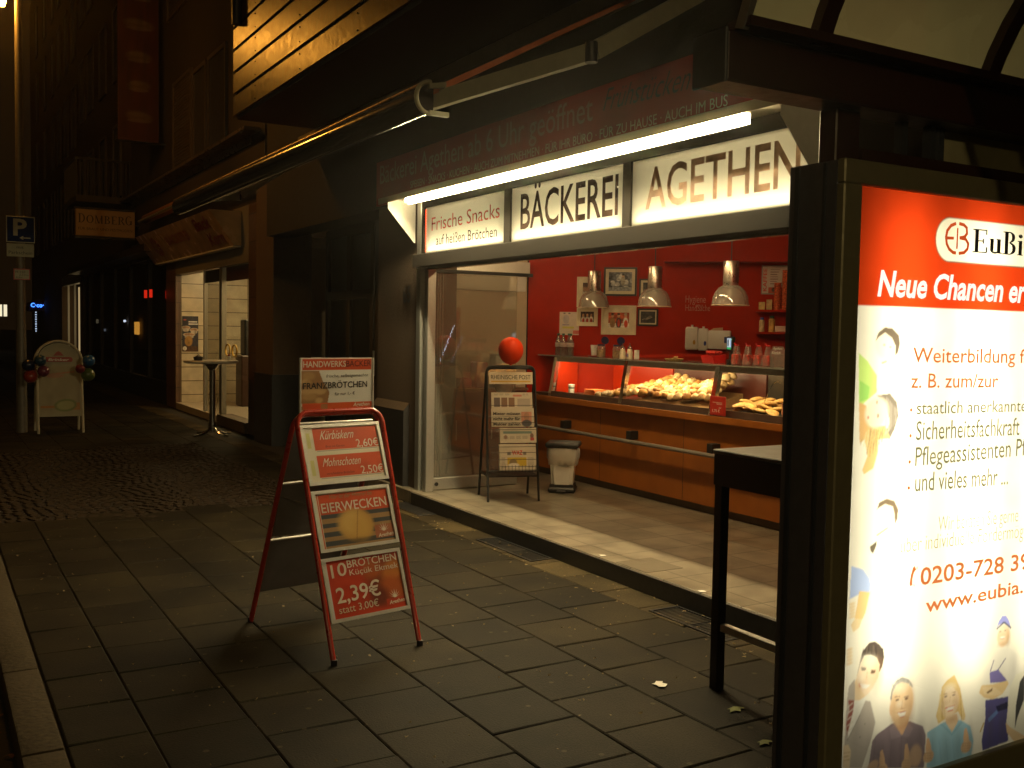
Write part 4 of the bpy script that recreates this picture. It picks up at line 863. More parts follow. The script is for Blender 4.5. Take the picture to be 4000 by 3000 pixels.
for k, (u, lb) in enumerate(((2880, 'clear gift bag with red filling, leftmost of the row'), (2925, 'clear gift bag with red filling, second of the row'), (2966, 'clear gift bag with red filling, third of the row'), (3003, 'clear gift bag with red filling, last before the clear stand'))):
    x = 5.68; y = ypx(u, x); t = thing('gift_bag', lb, 'gift bag', (x, y, TZ), 'clear gift bags standing on the case')
    o = MB(); o.box(x - .03, y - .033, TZ + .001, x + .03, y + .033, TZ + .085, bev=.006); o.build('filling', mat('red_sweets', (.52, .07, .05), .4, scale=45, var=.5), t)
    o = MB(); b2 = bmesh.new(); bmesh.ops.create_cone(b2, cap_ends=False, segments=14, radius1=.048, radius2=.018, depth=.15)
    for v in b2.verts: v.co += Vector((random.uniform(-.006, .006), random.uniform(-.006, .006), random.uniform(-.006, .006)))
    bmesh.ops.transform(b2, matrix=Matrix.Translation((x, y, TZ + .079)), verts=b2.verts); o.add(b2); o.build('film', M_film, t, ang=20)
    o = MB(); o.lathe([(.014, 0), (.018, .01), (.012, .016)], (x, y, TZ + .148), 10); o.prism([(x - .01, y + .01, TZ + .16), (x - .012, y + .03, TZ + .175), (x - .012, y + .012, TZ + .18)], (.003, 0, 0)); o.build('ribbon', mat('red_ribbon', (.55, .03, .03), .3), t)
x = 5.66; y = ypx(3040, x); t = thing('clear_stand', 'clear eight sided acrylic stand with white writing at the end of the case', 'stand', (x, y, TZ))
o = MB(); pts = [(x, y + .075, TZ), (x, y + .085, TZ + .11), (x, y + .05, TZ + .16), (x, y - .05, TZ + .16), (x, y - .085, TZ + .11), (x, y - .075, TZ)]; o.prism(pts, (.006, 0, 0)); o.build('sheet', M_film, t)
L = Lettering(); L.add('Agethens', (x - .001, y + .045, TZ + .135), (x - .001, y - .05, TZ + .135), .016, UPZ, FAC_N, shear=.3); L.add('Köstlich', (x - .001, y + .06, TZ + .10), (x - .001, y - .03, TZ + .10), .02, UPZ, FAC_N, shear=.3); L.build('lettering', M_paper, t)
o = MB(); o.box(x + .02, y - .07, TZ + .001, x + .09, y + .06, TZ + .10, bev=.006); tag(o.build('sweets_box', mat('tan_red_box', (.50, .20, .12), .5, scale=35, var=.4)), 'tan and red box standing behind the clear stand', 'box')

# ------------------------------------------------------------------ newspaper rack with balloons
RF = np.array([4.154, 7.403, .12]); RFR = np.array([4.583, 7.272, .12]); rr = _n(RFR - RF); rback = np.cross([0, 0, 1], rr); RD = .40; RH = 1.16
rup = _n(rback * RD / 2 + np.array([0, 0, RH])); rn = np.cross(rr, rup)
def rk(s, t_, off=0.0): return RF + rr * s + rup * t_ + rn * off
RK = thing('newspaper_rack', 'black wire newspaper rack standing inside the shop opening', 'newspaper rack', tuple(RF))
LN = RH / rup[2]
def frame_pts(f): 
    P = [f(0, 0), f(.004, LN * .5)]
    for k in range(7): a = math.pi - k * math.pi / 12; P.append(f(.06 + .05 * math.cos(a), LN - .05 + .05 * math.sin(a)))
    for k in range(7): a = math.pi / 2 - k * math.pi / 12; P.append(f(.39 + .05 * math.cos(a), LN - .05 + .05 * math.sin(a)))
    return P + [f(.445, LN * .5), f(.449, 0)]
o = MB(); o.tube(frame_pts(rk), .0105, 10); o.build('front_frame', M_blackmetal, RK)
rupb = _n(-rback * RD / 2 + np.array([0, 0, RH])); RB = RF + rback * RD
o = MB(); o.tube(frame_pts(lambda s, t_: RB + rr * s + rupb * (t_ * .985)), .0105, 10); o.build('back_frame', M_blackmetal, RK)
o = MB()
for tz in (.27, .30, .36, .42, .47, .62, .68, .73, .83): o.tube([rk(.01, tz, .035), rk(.44, tz, .035)], .0022, 6)
for k in range(14): o.tube([rk(.03 + k * .03, .25, .035), rk(.03 + k * .03, .31, .037)], .002, 5)
for tz in (.26,): o.tube([rk(.0, tz), rk(.0, tz, .04), rk(.45, tz, .04), rk(.45, tz)], .005, 6)
o.build('wire_baskets', M_blackmetal, RK)
o = MB(); o.prism([rk(0, .21), rk(.45, .21), RB + rr * .45 + np.array([0, 0, .21]) - rback * .05, RB + np.array([0, 0, .21]) - rback * .05], (0, 0, .012)); o.build('bottom_shelf', M_blackmetal, RK)
o = MB(); P = [rk(.03, 1.02, .006), rk(.42, 1.02, .006), rk(.42, 1.125, .006), rk(.03, 1.125, .006)]; o.prism(P, tuple(-rn * .004)); hs = o.build('header_sign', mat('cream_sign', (.66, .58, .44), .5), RK)
L = Lettering(); L.add('RHEINISCHE POST', rk(.045, 1.062, .0065), rk(.40, 1.062, .0065), .036, rup, rn, off=.001, bold=.004); L.build('lettering', M_black, hs)
o = MB(); o.prism([rk(.045, 1.035, .0062), rk(.40, 1.035, .0062), rk(.40, 1.048, .0062), rk(.045, 1.048, .0062)], tuple(rn * .0006)); o.build('yellow_line', mat('yellow_bar', (.62, .40, .06), .5), hs)
def paper(s0, t0, w, h, off, label, painter, pages=.008):
    t = thing('newspaper', label, 'newspaper', tuple(rk(s0, t0, off)), 'newspapers in the wire rack')
    o = MB(); o.prism([rk(s0, t0, off), rk(s0 + w, t0, off), rk(s0 + w, t0 + h, off), rk(s0, t0 + h, off)], tuple(-rn * pages)); o.build('pages', M_paper, t)
    s = Sheet(w, h, .0028, (.62, .57, .47)); L = painter(s, t, lambda a, b2: rk(s0 + a, t0 + b2, off + .001)); s.noise(.04, 6); s.build('front_page', rk(s0, t0, off + .0008), rr, rup, PRINT, t)
def cols(s, x0, x1, z0, z1, n):
    w = (x1 - x0) / n
    for k in range(n):
        z = z1
        while z > z0: s.rect(x0 + k * w, z - .003, x0 + (k + 1) * w - .006 - random.random() * .01, z, (.34, .31, .27)); z -= .0062
def pg1(s, t, f):
    for k in range(3): s.rect(.02 + k * .065, .02, .075 + k * .065, .10, random.choice([(.25, .15, .1), (.4, .3, .24), (.15, .12, .12)]))
    s.rect(.23, .02, s.w - .02, .09, (.45, .4, .35)); cols(s, .02, .17, .12, s.h - .01, 3); s.rect(.19, .11, .27, s.h - .02, (.60, .25, .20)); cols(s, .28, s.w - .02, .12, s.h - .01, 2)
def pg2(s, t, f):
    s.rect(s.w - .115, .025, s.w - .02, s.h - .03, (.60, .30, .22)); s.ell(s.w - .067, .09, .025, .035, (.45, .25, .17)); s.ell(s.w - .067, .03, .045, .03, (.1, .1, .12))
    L = Lettering()
    for k, tx in enumerate(('Mieter müssen', 'nicht mehr für', 'Makler zahlen')): L.add(tx, f(.015, s.h - .058 - k * .045), f(.255, s.h - .058 - k * .045), .026, rup, rn, bold=.025)
    L.build('lettering', M_black, t)
def pg3(s, t, f):
    s.rect(.03, s.h - .05, s.w - .04, s.h - .03, (.2, .3, .28)); cols(s, .03, s.w - .07, .03, s.h - .07, 4); s.ell(.05, .05, .014, .018, (.3, .2, .15)); s.ell(s.w - .04, .06, .016, .022, (.25, .15, .12)); s.rect(s.w - .055, .02, s.w - .02, .045, (.5, .1, .1))
def pg4(s, t, f):
    s.rect(.07, .045, .24, .12, (.62, .45, .05)); s.ell(.12, .075, .035, .03, (.28, .22, .12)); s.ell(.125, .05, .05, .02, (.75, .72, .66)); cols(s, .015, .065, .03, .12, 1); cols(s, .25, s.w - .01, .03, .12, 1); s.rect(.07, .14, .10, .165, (.2, .2, .2)); s.rect(.21, .14, .24, .165, (.25, .22, .2))
    L = Lettering(); L.add('WAZ', f(.11, .142), f(.205, .142), .035, rup, rn, bold=.03); L.build('lettering', mat('red_print', (.55, .05, .03), .5), t)
paper(.045, .80, .365, .145, .012, 'topmost newspaper in the rack, with rows of small pictures', pg1)
paper(.04, .645, .38, .16, .020, 'newspaper with a big three line headline in the rack', pg2)
paper(.11, .505, .325, .13, .026, 'newspaper with small columns, third down in the rack', pg3, .03)
paper(.10, .26, .325, .235, .034, 'lowest newspaper in the rack with a yellow picture', pg4, .03)
def balloon(name, label, c, r, m, string=None, tilt=(0, 0), h=1.17, cat='balloon', group=None):
    t = thing(name, label, cat, tuple(c), group); o = MB()
    pr = [(0, -1.16 * h)] + [(.05, -1.15 * h)] + [(.04, -1.08 * h)] + [(math.sin(a) * (1 - .10 * (1 + math.cos(a)) * .5 * 1.0), -h * math.cos(a)) for a in np.linspace(.14, math.pi, 18)]
    o.lathe([(max(0, q[0]) * r, q[1] * r) for q in pr[:-1]] + [(0, h * r)], (0, 0, 0), 28)
    b = o.build('skin', m, t, loc=(0, 0, 0), ang=80); b.rotation_euler = (tilt[0], tilt[1], 0)
    if string is not None:
        o = MB(); d = Vector(string) - Vector(c); o.tube([(0, 0, -1.15 * h * r), tuple(Vector((0, 0, -1.15 * h * r)).lerp(d, .5) + Vector((.01, 0, 0))), tuple(d)], .0015, 5); o.build('string', M_paper, t, loc=(0, 0, 0))
    return t
M_bal = mat('orange_red_rubber', (.72, .045, .003), .55, scale=3, var=.04, bump=0, spec=.2)
tp = rk(.225, LN)
bc = Vector(tp) + Vector((.0, .0, .135))
balloon('balloon', 'orange red balloon floating on top of the newspaper rack', bc, .116, M_bal, tuple(tp), h=1.04)
wc = rk(.20, 1.03) + rback * .16
balloon('balloon', 'white balloon hanging behind the newspaper rack sign', (wc[0], wc[1], wc[2] - .02), .095, mat('white_rubber', (.70, .64, .56), .4, bump=0), None, h=1.1)

# ------------------------------------------------------------------ pedal bin
t = thing('pedal_bin', 'white pedal bin with black lid and clear bag hanging over its rim', 'bin', (5.06, 7.62, .12)); c = (5.06, 7.62, .12)
Mr = Matrix.Translation(c) @ Matrix.Rotation(R_(-40), 4, 'Z')
o = MB(); o.box(-.125, -.115, .0005, .125, .115, .05, bev=.015, M=Mr); o.box(-.11, -.10, .05, .11, .10, .075, M=Mr); o.box(-.04, -.155, .012, .04, -.11, .028, bev=.005, M=Mr); o.build('base', M_black, t)
o = MB(); bb = bmesh.new(); bmesh.ops.create_cone(bb, cap_ends=True, segments=4, radius1=.138, radius2=.168, depth=.335, matrix=Matrix.Rotation(math.pi / 4, 4, 'Z')); bmesh.ops.bevel(bb, geom=[e for e in bb.edges if abs((e.verts[0].co - e.verts[1].co).z) > .1], offset=.03, segments=4, affect='EDGES'); bmesh.ops.transform(bb, matrix=Mr @ Matrix.Translation((0, 0, .2435)), verts=bb.verts); o.add(bb); o.build('body', M_white, t)
o = MB(); o.box(-.155, -.14, .412, .155, .14, .462, bev=.022, seg=3, M=Mr); o.build('lid', M_black, t)
o = MB(); bb = bmesh.new(); n = 40; rings = []
for k, (zz, sc_) in enumerate(((.414, 1.08), (.40, 1.16), (.35, 1.20), (.31, 1.17), (.275, 1.12), (.255, 1.08))):
    ring = []
    for i in range(n):
        a = i / n * 2 * math.pi; q = .135 * sc_ * (1 + .035 * math.sin(a * 9 + k) + random.uniform(-.02, .02)); e = 1 / max(abs(math.cos(a)), abs(math.sin(a))) ** .55
        ring.append(bb.verts.new((q * e * math.cos(a) * .92, q * e * math.sin(a) * .86, zz + (.03 * math.sin(a * 2 + 1) if k == 4 else 0) + random.uniform(-.006, .006))))
    rings.append(ring)
for A_, B_ in zip(rings, rings[1:]):
    for i in range(n): bb.faces.new((A_[i], A_[(i + 1) % n], B_[(i + 1) % n], B_[i]))
bmesh.ops.transform(bb, matrix=Mr, verts=bb.verts); o.add(bb); o.build('bag', thin_glass('bin_bag_film', (.84, .78, .72), .45, .38, .5), t, ang=180)
# ------------------------------------------------------------------ red A-board in front of the bakery
AF = np.array([1.654, 4.411, 0.0]); AR = np.array([2.14, 4.495, 0.0]); ar = _n(AR - AF); ab = np.cross([0, 0, 1], ar); AD = .88; AH = 1.165
aup = _n(ab * AD / 2 + np.array([0, 0, AH])); an = np.cross(ar, aup); AL = AH / aup[2]
def af(s, t_, off=0.0): return AF + ar * s + aup * t_ + an * off
BF = AF + ab * AD; bup = _n(-ab * AD / 2 + np.array([0, 0, AH])); bnn = np.cross(bup, ar)
def abk(s, t_, off=0.0): return BF + ar * s + bup * t_ + bnn * off
AB = thing('sidewalk_sign', 'red framed A-board with orange bakery price posters and a white top card', 'A-board', tuple(AF))
M_redtube = mat('red_painted_tube', (.36, .028, .012), .3, scale=30, var=.1, bump=.03, coat=.3)
def aframe(f):
    P = [f(0, .0), f(.012, AL * .5), f(.024, AL - .10)]
    for k in range(7): a = math.pi - k * math.pi / 12; P.append(f(.095 + .07 * math.cos(a), AL - .07 + .07 * math.sin(a)))
    for k in range(7): a = math.pi / 2 - k * math.pi / 12; P.append(f(.455 + .07 * math.cos(a), AL - .07 + .07 * math.sin(a)))
    return P + [f(.51, AL * .5), f(.493, 0)]
o = MB(); o.tube(aframe(af), .0135, 12); o.build('front_frame', M_redtube, AB)
o = MB(); o.tube(aframe(lambda s, t_: abk(s, t_ * .99)), .0135, 12); o.build('back_frame', M_redtube, AB)
o = MB()
for f in (af, abk):
    for s_ in (0.0, .493): p = f(s_, 0); o.cyl((p[0], p[1], .001), (p[0], p[1], .028), .0165, n=12)
o.build('foot_caps', M_black, AB)
o = MB()
for s_ in (.03, .50): o.tube([af(s_, AL * .62, -.012), abk(s_, AL * .62, -.012)], .003, 6)
o.build('spreader', M_greymetal, AB)
M_snap = mat('snap_frame_aluminium', (.62, .60, .55), .4, .5, scale=40, var=.05)
M_back = mat('grey_back_board', (.16, .15, .15), .5)
PAN = ((.030, .865, .465, .312), (.028, .530, .455, .307), (.020, .190, .455, .312))
def panel(f, nrm, s0, t0, w, h, front):
    o = MB(); P = [f(s0, t0, .004), f(s0 + w, t0, .004), f(s0 + w, t0 + h, .004), f(s0, t0 + h, .004)]; o.prism(P, tuple(-nrm * .008)); o.build('poster_board', M_back, AB)
    o = MB(); fw = .017
    for a in ((0, 0, w, fw), (0, h - fw, w, h), (0, fw, fw, h - fw), (w - fw, fw, w, h - fw)):
        o.prism([f(s0 + a[0], t0 + a[1], .0045), f(s0 + a[2], t0 + a[1], .0045), f(s0 + a[2], t0 + a[3], .0045), f(s0 + a[0], t0 + a[3], .0045)], tuple(nrm * .007))
    return o.build('poster_frame', M_snap, AB), fw
def apos(s0, t0, fw): return lambda a, b2, off=.006: af(s0 + fw + a, t0 + fw + b2, off)
OR = (.55, .075, .022); PALE = (.62, .57, .46)
M_wl = mat('white_print', (.66, .58, .48), .5); M_crl = mat('cream_print', (.55, .48, .36), .5); M_olive = mat('olive_print', (.22, .22, .12), .5); M_dkr = mat('dark_red_print', (.12, .015, .01), .5)
fw_ = []
for i, (s0, t0, w, h) in enumerate(PAN):
    fr_, fw = panel(af, an, s0, t0, w, h, True); pw, ph = w - 2 * fw, h - 2 * fw; P = apos(s0, t0, fw)
    s = Sheet(pw, ph, .003, PALE); L = Lettering(); L2 = Lettering()
    if i == 0:
        for z0 in (.152, .012):
            s.rect(.05, z0 + .008, pw - .005, z0 + .122, OR); s.rect(.012, z0 + .02, .032, z0 + .10, (.55, .52, .22))
            for k in range(3): s.line(.06, z0 + .003 + k * .001, pw - .02, z0 + .003, .002, (.2, .18, .15), .7)
        s.noise(.05)
        L.add('Kürbiskern', P(.085, .215), P(.285, .215), .045, aup, an, shear=.6, off=.001); L.add('2,60€', P(.29, .165), P(.425, .165), .040, aup, an, off=.001)
        L.add('Mohnschoten', P(.075, .075), P(.300, .075), .042, aup, an, shear=.6, off=.001); L.add('2,50€', P(.29, .023), P(.425, .023), .040, aup, an, off=.001)
        L2.add('Brot mit Kernen', P(.11, .172), P(.22, .172), .012, aup, an, off=.001, shear=.2); L2.add('verschiedene Brötchen', P(.09, .032), P(.25, .032), .012, aup, an, off=.001, shear=.2)
        ml2 = M_dkr
    elif i == 1:
        s.rect(.02, ph * .60, pw, ph - .006, OR); s.rect(.02, 0, pw, ph * .60, (.33, .20, .09))
        for k in range(4): s.rect(.02, .012 + k * .045, pw, .034 + k * .045, (.055, .06, .065))
        s.rect(.012, 0, .018, ph, OR); s.rect(pw * .74, .02, pw, .085, (.35, .12, .06)); s.noise(.06)
        s.ell(pw * .50, .10, .098, .082, (.46, .26, .07)); s.ell(pw * .44, .115, .07, .06, (.60, .38, .12), .2, .4); s.ell(pw * .56, .085, .05, .055, (.55, .33, .09), .3, .5); s.line(pw * .47, .03, pw * .55, .175, .007, (.33, .17, .05), .7); s.ell(pw * .5, .023, .09, .012, (.10, .07, .04), 0, .5, .6)
        L.add('EIERWECKEN', P(.028, .178), P(pw - .015, .181), .046, aup, an, bold=.008, off=.001)
        L2.add('Hier ist der Himmel los', P(.08, .243), P(.33, .244), .022, aup, an, shear=.4, bold=-.008, off=.001); ml2 = M_olive
    else:
        s.c[:] = (.50, .055, .025); s.rect(0, 0, .012, ph, (.6, .62, .62)); s.noise(.06)
        s.ell(pw * .78, .15, .11, .11, (.16, .045, .022), 0, .4); s.ell(pw * .90, .19, .07, .05, (.50, .17, .04), .3, .3); s.ell(pw * .62, .21, .06, .045, (.42, .10, .03), .1, .35); s.ell(pw * .86, .10, .08, .06, (.42, .10, .03), -.3, .35); s.ell(pw * .66, .07, .05, .05, (.17, .04, .025), 0, .4); s.rect(pw * .74, .02, pw, .05, (.45, .06, .03))
        L.add('10', P(.028, .196), P(.115, .203), .062, aup, an, bold=.01, off=.001); L.add('BRÖTCHEN', P(.122, .234), P(pw - .012, .236), .036, aup, an, bold=.006, off=.001)
        L.add('2,39€', P(.035, .072), P(.285, .078), .072, aup, an, bold=.012, off=.001); L.add('Küçük Ekmek', P(.128, .196), P(pw - .008, .197), .028, aup, an, off=.001)
        L2.add('statt 3,00€', P(.036, .022), P(.262, .026), .034, aup, an, off=.001); ml2 = M_crl
    s.build('poster', P(0, 0, .005), ar, aup, GLOSSY_PRINT, AB); L.build('lettering', M_wl, AB); L2.build('lettering', ml2, AB)
    if i:                                                             # small bakery mark: a rising star over a word
        K = Lettering(); c0 = (pw * .86, .052)
        for q in range(7):
            a = math.pi * (q / 6); K.poly([P(c0[0] - .004, c0[1], .007 + q * .0001), P(c0[0] + .004, c0[1], .007 + q * .0001), P(c0[0] + .034 * math.cos(a), c0[1] + .014 + .03 * math.sin(a), .007 + q * .0001)])
        K.add('Agethen', P(pw * .765, .022), P(pw * .985, .027), .018, aup, an, shear=.2, bold=.02, off=.002); K.build('bakery_mark', M_wl, AB)
for s0, t0, w, h in PAN:
    o = MB(); P = [abk(s0, t0, .004), abk(s0 + w, t0, .004), abk(s0 + w, t0 + h, .004), abk(s0, t0 + h, .004)]; o.prism(P, tuple(-bnn * .008)); o.build('rear_board', M_back, AB)
    o = MB(); o.prism([abk(s0, t0 + h, -.006), abk(s0 + w, t0 + h, -.006), abk(s0 + w, t0 + h + .008, -.006), abk(s0, t0 + h + .008, -.006)], tuple(bnn * .014)); o.build('rear_frame', M_snap, AB)
# top card
hT = AF + ab * AD / 2
def ac(s, z, off=0.0): return hT + ar * s + np.array([0, 0, z]) - ab * off
cw, ch = .435, .272; c0s, c0z = .048, 1.168
o = MB(); o.prism([ac(c0s, c0z), ac(c0s + cw, c0z), ac(c0s + cw, c0z + ch), ac(c0s, c0z + ch)], tuple(ab * .006)); tc_ = o.build('top_card', mat('card_white', (.70, .66, .58), .5), AB)
o = MB()
for s_ in (c0s + .004, c0s + cw - .004): o.tube([ac(s_, 1.14), ac(s_, c0z + ch)], .006, 8)
o.build('card_holder', M_snap, AB)
s = Sheet(cw - .02, ch - .012, .003, (.64, .62, .58)); W_, H_ = s.w, s.h
s.rect(.005, H_ - .058, W_ - .004, H_, OR); s.rect(.005, 0, W_, .035, (.60, .10, .03)); s.poly([(0, .035), (.15, .035), (.16, .09), (.12, .15), (.10, H_ - .06), (0, H_ - .06)], (.30, .16, .07))
for k in range(9): s.ell(random.uniform(.0, .12), random.uniform(.04, .18), random.uniform(.02, .045), random.uniform(.012, .022), random.choice([(.42, .25, .11), (.2, .1, .05), (.5, .32, .15)]), random.uniform(-.4, .4), .3)
s.poly([(0, 0), (.15, 0), (.15, .03), (0, .02)], (.35, .16, .07)); s.rect(.01, .006, .11, .028, (.55, .08, .03)); s.noise(.05); s.build('poster', ac(c0s + .01, c0z + .006, .0008), ar, UPZ, GLOSSY_PRINT, tc_)
an0 = -ab; C_ = lambda a, b2: ac(c0s + .01 + a, c0z + .006 + b2, .001)
L = Lettering(); L.add('HANDWERKS', C_(.008, H_ - .042), C_(.255, H_ - .040), .030, UPZ, an0, bold=.012); L.add('Agethen', C_(.30, .012), C_(.40, .014), .018, UPZ, an0, shear=.2, bold=.02); L.build('lettering', M_wl, tc_)
L = Lettering(); L.add('BÄCKER', C_(.257, H_ - .040), C_(.408, H_ - .038), .030, UPZ, an0, bold=.012); L.build('lettering', M_dkr, tc_)
L = Lettering(); L.add('FRANZBRÖTCHEN', C_(.008, .108), C_(.385, .112), .031, UPZ, an0, bold=.012); L.add('frische, selbstgemachte', C_(.14, .165), C_(.39, .168), .015, UPZ, an0, shear=.2); L.add('für nur 1,- €', C_(.19, .072), C_(.31, .074), .015, UPZ, an0, bold=.01); L.build('lettering', mat('black_print', (.02, .018, .018), .5), tc_)

# ------------------------------------------------------------------ dark bar table by the shelter
t = thing('bar_table', 'tall dark bar table half hidden behind the glowing advert pillar', 'table', (3.4, 2.8, 0)); X0, X1, Y0, Y1 = 3.035, 3.66, 2.30, 3.355
M_tab = mat('anthracite_metal', (.018, .019, .021), .45, .2, scale=40)
o = MB(); o.box(X0 - .006, Y0, 1.066, X1, Y1 + .006, 1.084, bev=.004); o.build('tabletop', mat('grey_table_board', (.13, .125, .11), .35), t)
o = MB(); o.box(X0, Y0 + .05, .925, X0 + .03, Y1 - .001, 1.0655); o.box(X0 + .031, Y1 - .03, .925, X1 - .01, Y1 - .001, 1.0655); o.box(X0 + .031, Y0 + .05, .925, X1 - .01, Y0 + .08, 1.0655); o.build('apron', M_tab, t)
for x in (X0 + .003, X1 - .055):
    for y in (Y0 + .05, Y1 - .052): o = MB(); o.box(x, y, .0, x + .048, y + .048, .924, bev=.003); o.build('leg', M_tab, t)
for q in (X0 + .012, X1 - .045): o = MB(); o.box(q, Y0 + .1, .27, q + .033, Y1 - .053, .305, bev=.003); o.build('footrest', M_alu, t)

# ------------------------------------------------------------------ bus shelter with the lit advert case
PY = 1.92; AD_W = 6.9
SH = thing('bus_shelter', 'bus shelter with dark red beams and a curved translucent roof', 'bus shelter', (2.7, 1.2, 0))
M_redbeam = mat('dark_red_beam', (.036, .010, .007), .4, scale=25, var=.12); M_bluebeam = mat('dark_slate_paint', (.035, .042, .055), .4, scale=25)
o = MB(); o.box(1.775, 1.955, 2.245, 3.72, 2.075, 2.375, bev=.006); o.build('beam', M_redbeam, SH)
o = MB(); o.box(1.765, 1.950, 2.241, 1.7745, 2.08, 2.38, bev=.003); o.build('beam_end', M_bluebeam, SH)
o = MB(); o.box(1.775, .33, 2.245, 3.72, .45, 2.375, bev=.006); o.build('beam', M_redbeam, SH)
o = MB(); o.box(2.236, 2.005, 2.0865, 2.335, 2.07, 2.244, bev=.004); o.build('post', M_redbeam, SH)
o = MB(); o.box(3.60, 1.99, 0, 3.70, 2.07, 2.244, bev=.004); o.build('post', M_redbeam, SH)
o = MB(); o.box(3.60, .35, 0, 3.70, .43, 2.244, bev=.004); o.build('post', M_redbeam, SH)
o = MB(); o.box(2.336, 1.995, 2.088, 3.599, 2.06, 2.138); o.build('transom_rail', M_redbeam, SH)
o = MB(); o.quad((2.336, 2.03, 2.139), (3.599, 2.03, 2.139), (3.599, 2.03, 2.244), (2.336, 2.03, 2.244)); o.build('transom_pane', M_glass, SH)
o = MB()
for x in (2.53, 2.66, 2.70): o = MB(); o.box(x, 2.015, 2.139, x + .025, 2.045, 2.2435); o.build('transom_mullion', M_bluebeam, SH)
o = MB(); o.box(2.74, 2.046, 2.1395, 3.59, 2.052, 2.2435); o.build('transom_infill', mat('cream_infill', (.50, .46, .30), .6), SH)
cy, cz, Rr = 1.20, 2.12, .80
def arc(n=22, a0=19, a1=161, r=Rr): return [(cy + r * math.cos(R_(a0 + (a1 - a0) * k / n)), cz + r * math.sin(R_(a0 + (a1 - a0) * k / n))) for k in range(n + 1)]
M_roof = translucent('roof_polycarbonate', (.42, .40, .24), .55, .25, var=.5, scale=2.2)
_nt = M_roof.node_tree; _t = _nt.nodes.new('ShaderNodeBsdfTransparent'); _t.inputs[0].default_value = (.85, .82, .66, 1); _mx = _nt.nodes.new('ShaderNodeMixShader'); _mx.inputs[0].default_value = .35
_out = _nt.nodes['Material Output']; _src = _out.inputs[0].links[0].from_socket; _nt.links.new(_src, _mx.inputs[1]); _nt.links.new(_t.outputs[0], _mx.inputs[2]); _nt.links.new(_mx.outputs[0], _out.inputs[0])
A_ = arc()
o = MB()
for (ya, za), (yb, zb) in zip(A_, A_[1:]): o.quad((1.80, ya, za), (3.72, ya, za), (3.72, yb, zb), (1.80, yb, zb))
bmesh.ops.remove_doubles(o.b, verts=o.b.verts, dist=1e-5); o.build('roof_glazing', M_roof, SH)
for x, w in ((1.795, .02), (2.05, .055), (2.78, .055), (3.69, .04)):
    o = MB(); P = [(x, a, c2) for a, c2 in arc(r=Rr - .004)] + [(x, a, c2) for a, c2 in arc(r=Rr - .035)[::-1]]
    n = len(arc())
    ring0 = [o.b.verts.new(p) for p in P]; ring1 = [o.b.verts.new((p[0] + w, p[1], p[2])) for p in P]
    for i in range(len(P)): j = (i + 1) % len(P); o.b.faces.new((ring0[i], ring0[j], ring1[j], ring1[i]))
    for i in range(n - 1):
        k = len(P) - 1 - i
        o.b.faces.new((ring0[i], ring0[i + 1], ring0[k - 1], ring0[k])); o.b.faces.new((ring1[i], ring1[i + 1], ring1[k - 1], ring1[k]))
    o.build('roof_rib', M_redbeam if x > 1.9 else M_alu, SH)
o = MB(); o.box(1.80, 1.90, 2.376, 3.72, 1.985, 2.40); o.build('gutter', M_redbeam, SH)

AD_ = thing('advert_case', 'tall glowing advert light box with a red and white training poster', 'advert light box', (2.85, 2.0, 0))
M_case = mat('anthracite_case', (.12, .115, .135), .42, .3, scale=30, var=.08); M_face = mat('advert_front_frame', (.24, .22, .13), .4, .2, scale=30, var=.06)
o = MB(); o.box(2.184, 1.951, .14, 2.190, 2.124, 2.085); o.box(3.510, 1.951, .14, 3.516, 2.124, 2.085); o.box(2.1905, 2.118, .14, 3.5095, 2.124, 2.085); o.box(2.1905, 1.951, 2.079, 3.5095, 2.1175, 2.085); o.box(2.1905, 1.951, .14, 3.5095, 2.1175, .146); o.build('case_body', M_case, AD_)
o = MB(); o.box(2.178, 1.985, .145, 2.1835, 1.995, 2.08); o.box(2.178, 2.085, .145, 2.1835, 2.10, 2.08); o.build('edge_strip', M_bluebeam, AD_)
o = MB(); fx0, fx1, fz0, fz1 = 2.182, 3.518, .138, 2.087; bx = .074
for a in ((fx0, fz0, fx1, .262), (fx0, 2.020, fx1, fz1), (fx0, .2625, fx0 + bx, 2.0195), (fx1 - bx, .2625, fx1, 2.0195)): o.box(a[0], PY, a[1], a[2], PY + .03, a[3], bev=.004)
o.build('front_frame', M_face, AD_)
for x in (2.35, 3.25): o = MB(); o.box(x, 2.0, 0, x + .10, 2.08, .139); o.build('foot', M_case, AD_)
o = MB(); o.quad((2.256, PY + .012, .262), (3.444, PY + .012, .262), (3.444, PY + .012, 2.02), (2.256, PY + .012, 2.02)); o.build('cover_glass', M_glass, AD_)
# poster
QX, QZ, QW, QH = 2.25, .255, 1.20, 1.77; QY = PY + .022
def q3(u, v): p = on(u, v, 1, QY); return (p[0] - QX, p[2] - QZ)
z5b = lambda x, y: q3(3000 + x * .6028, 500 + y * .6028)
z6b = lambda x, y: q3(3000 + x * .6631, 1200 + y * .6631)
z7b = lambda x, y: q3(3000 + x * .4822, 2200 + y * .4822)
s = Sheet(QW, QH, .002, (.84, .80, .70))
zr = q3(3356, 1192)[1]
s.rect(0, zr, QW, QH, (.54, .040, .006))
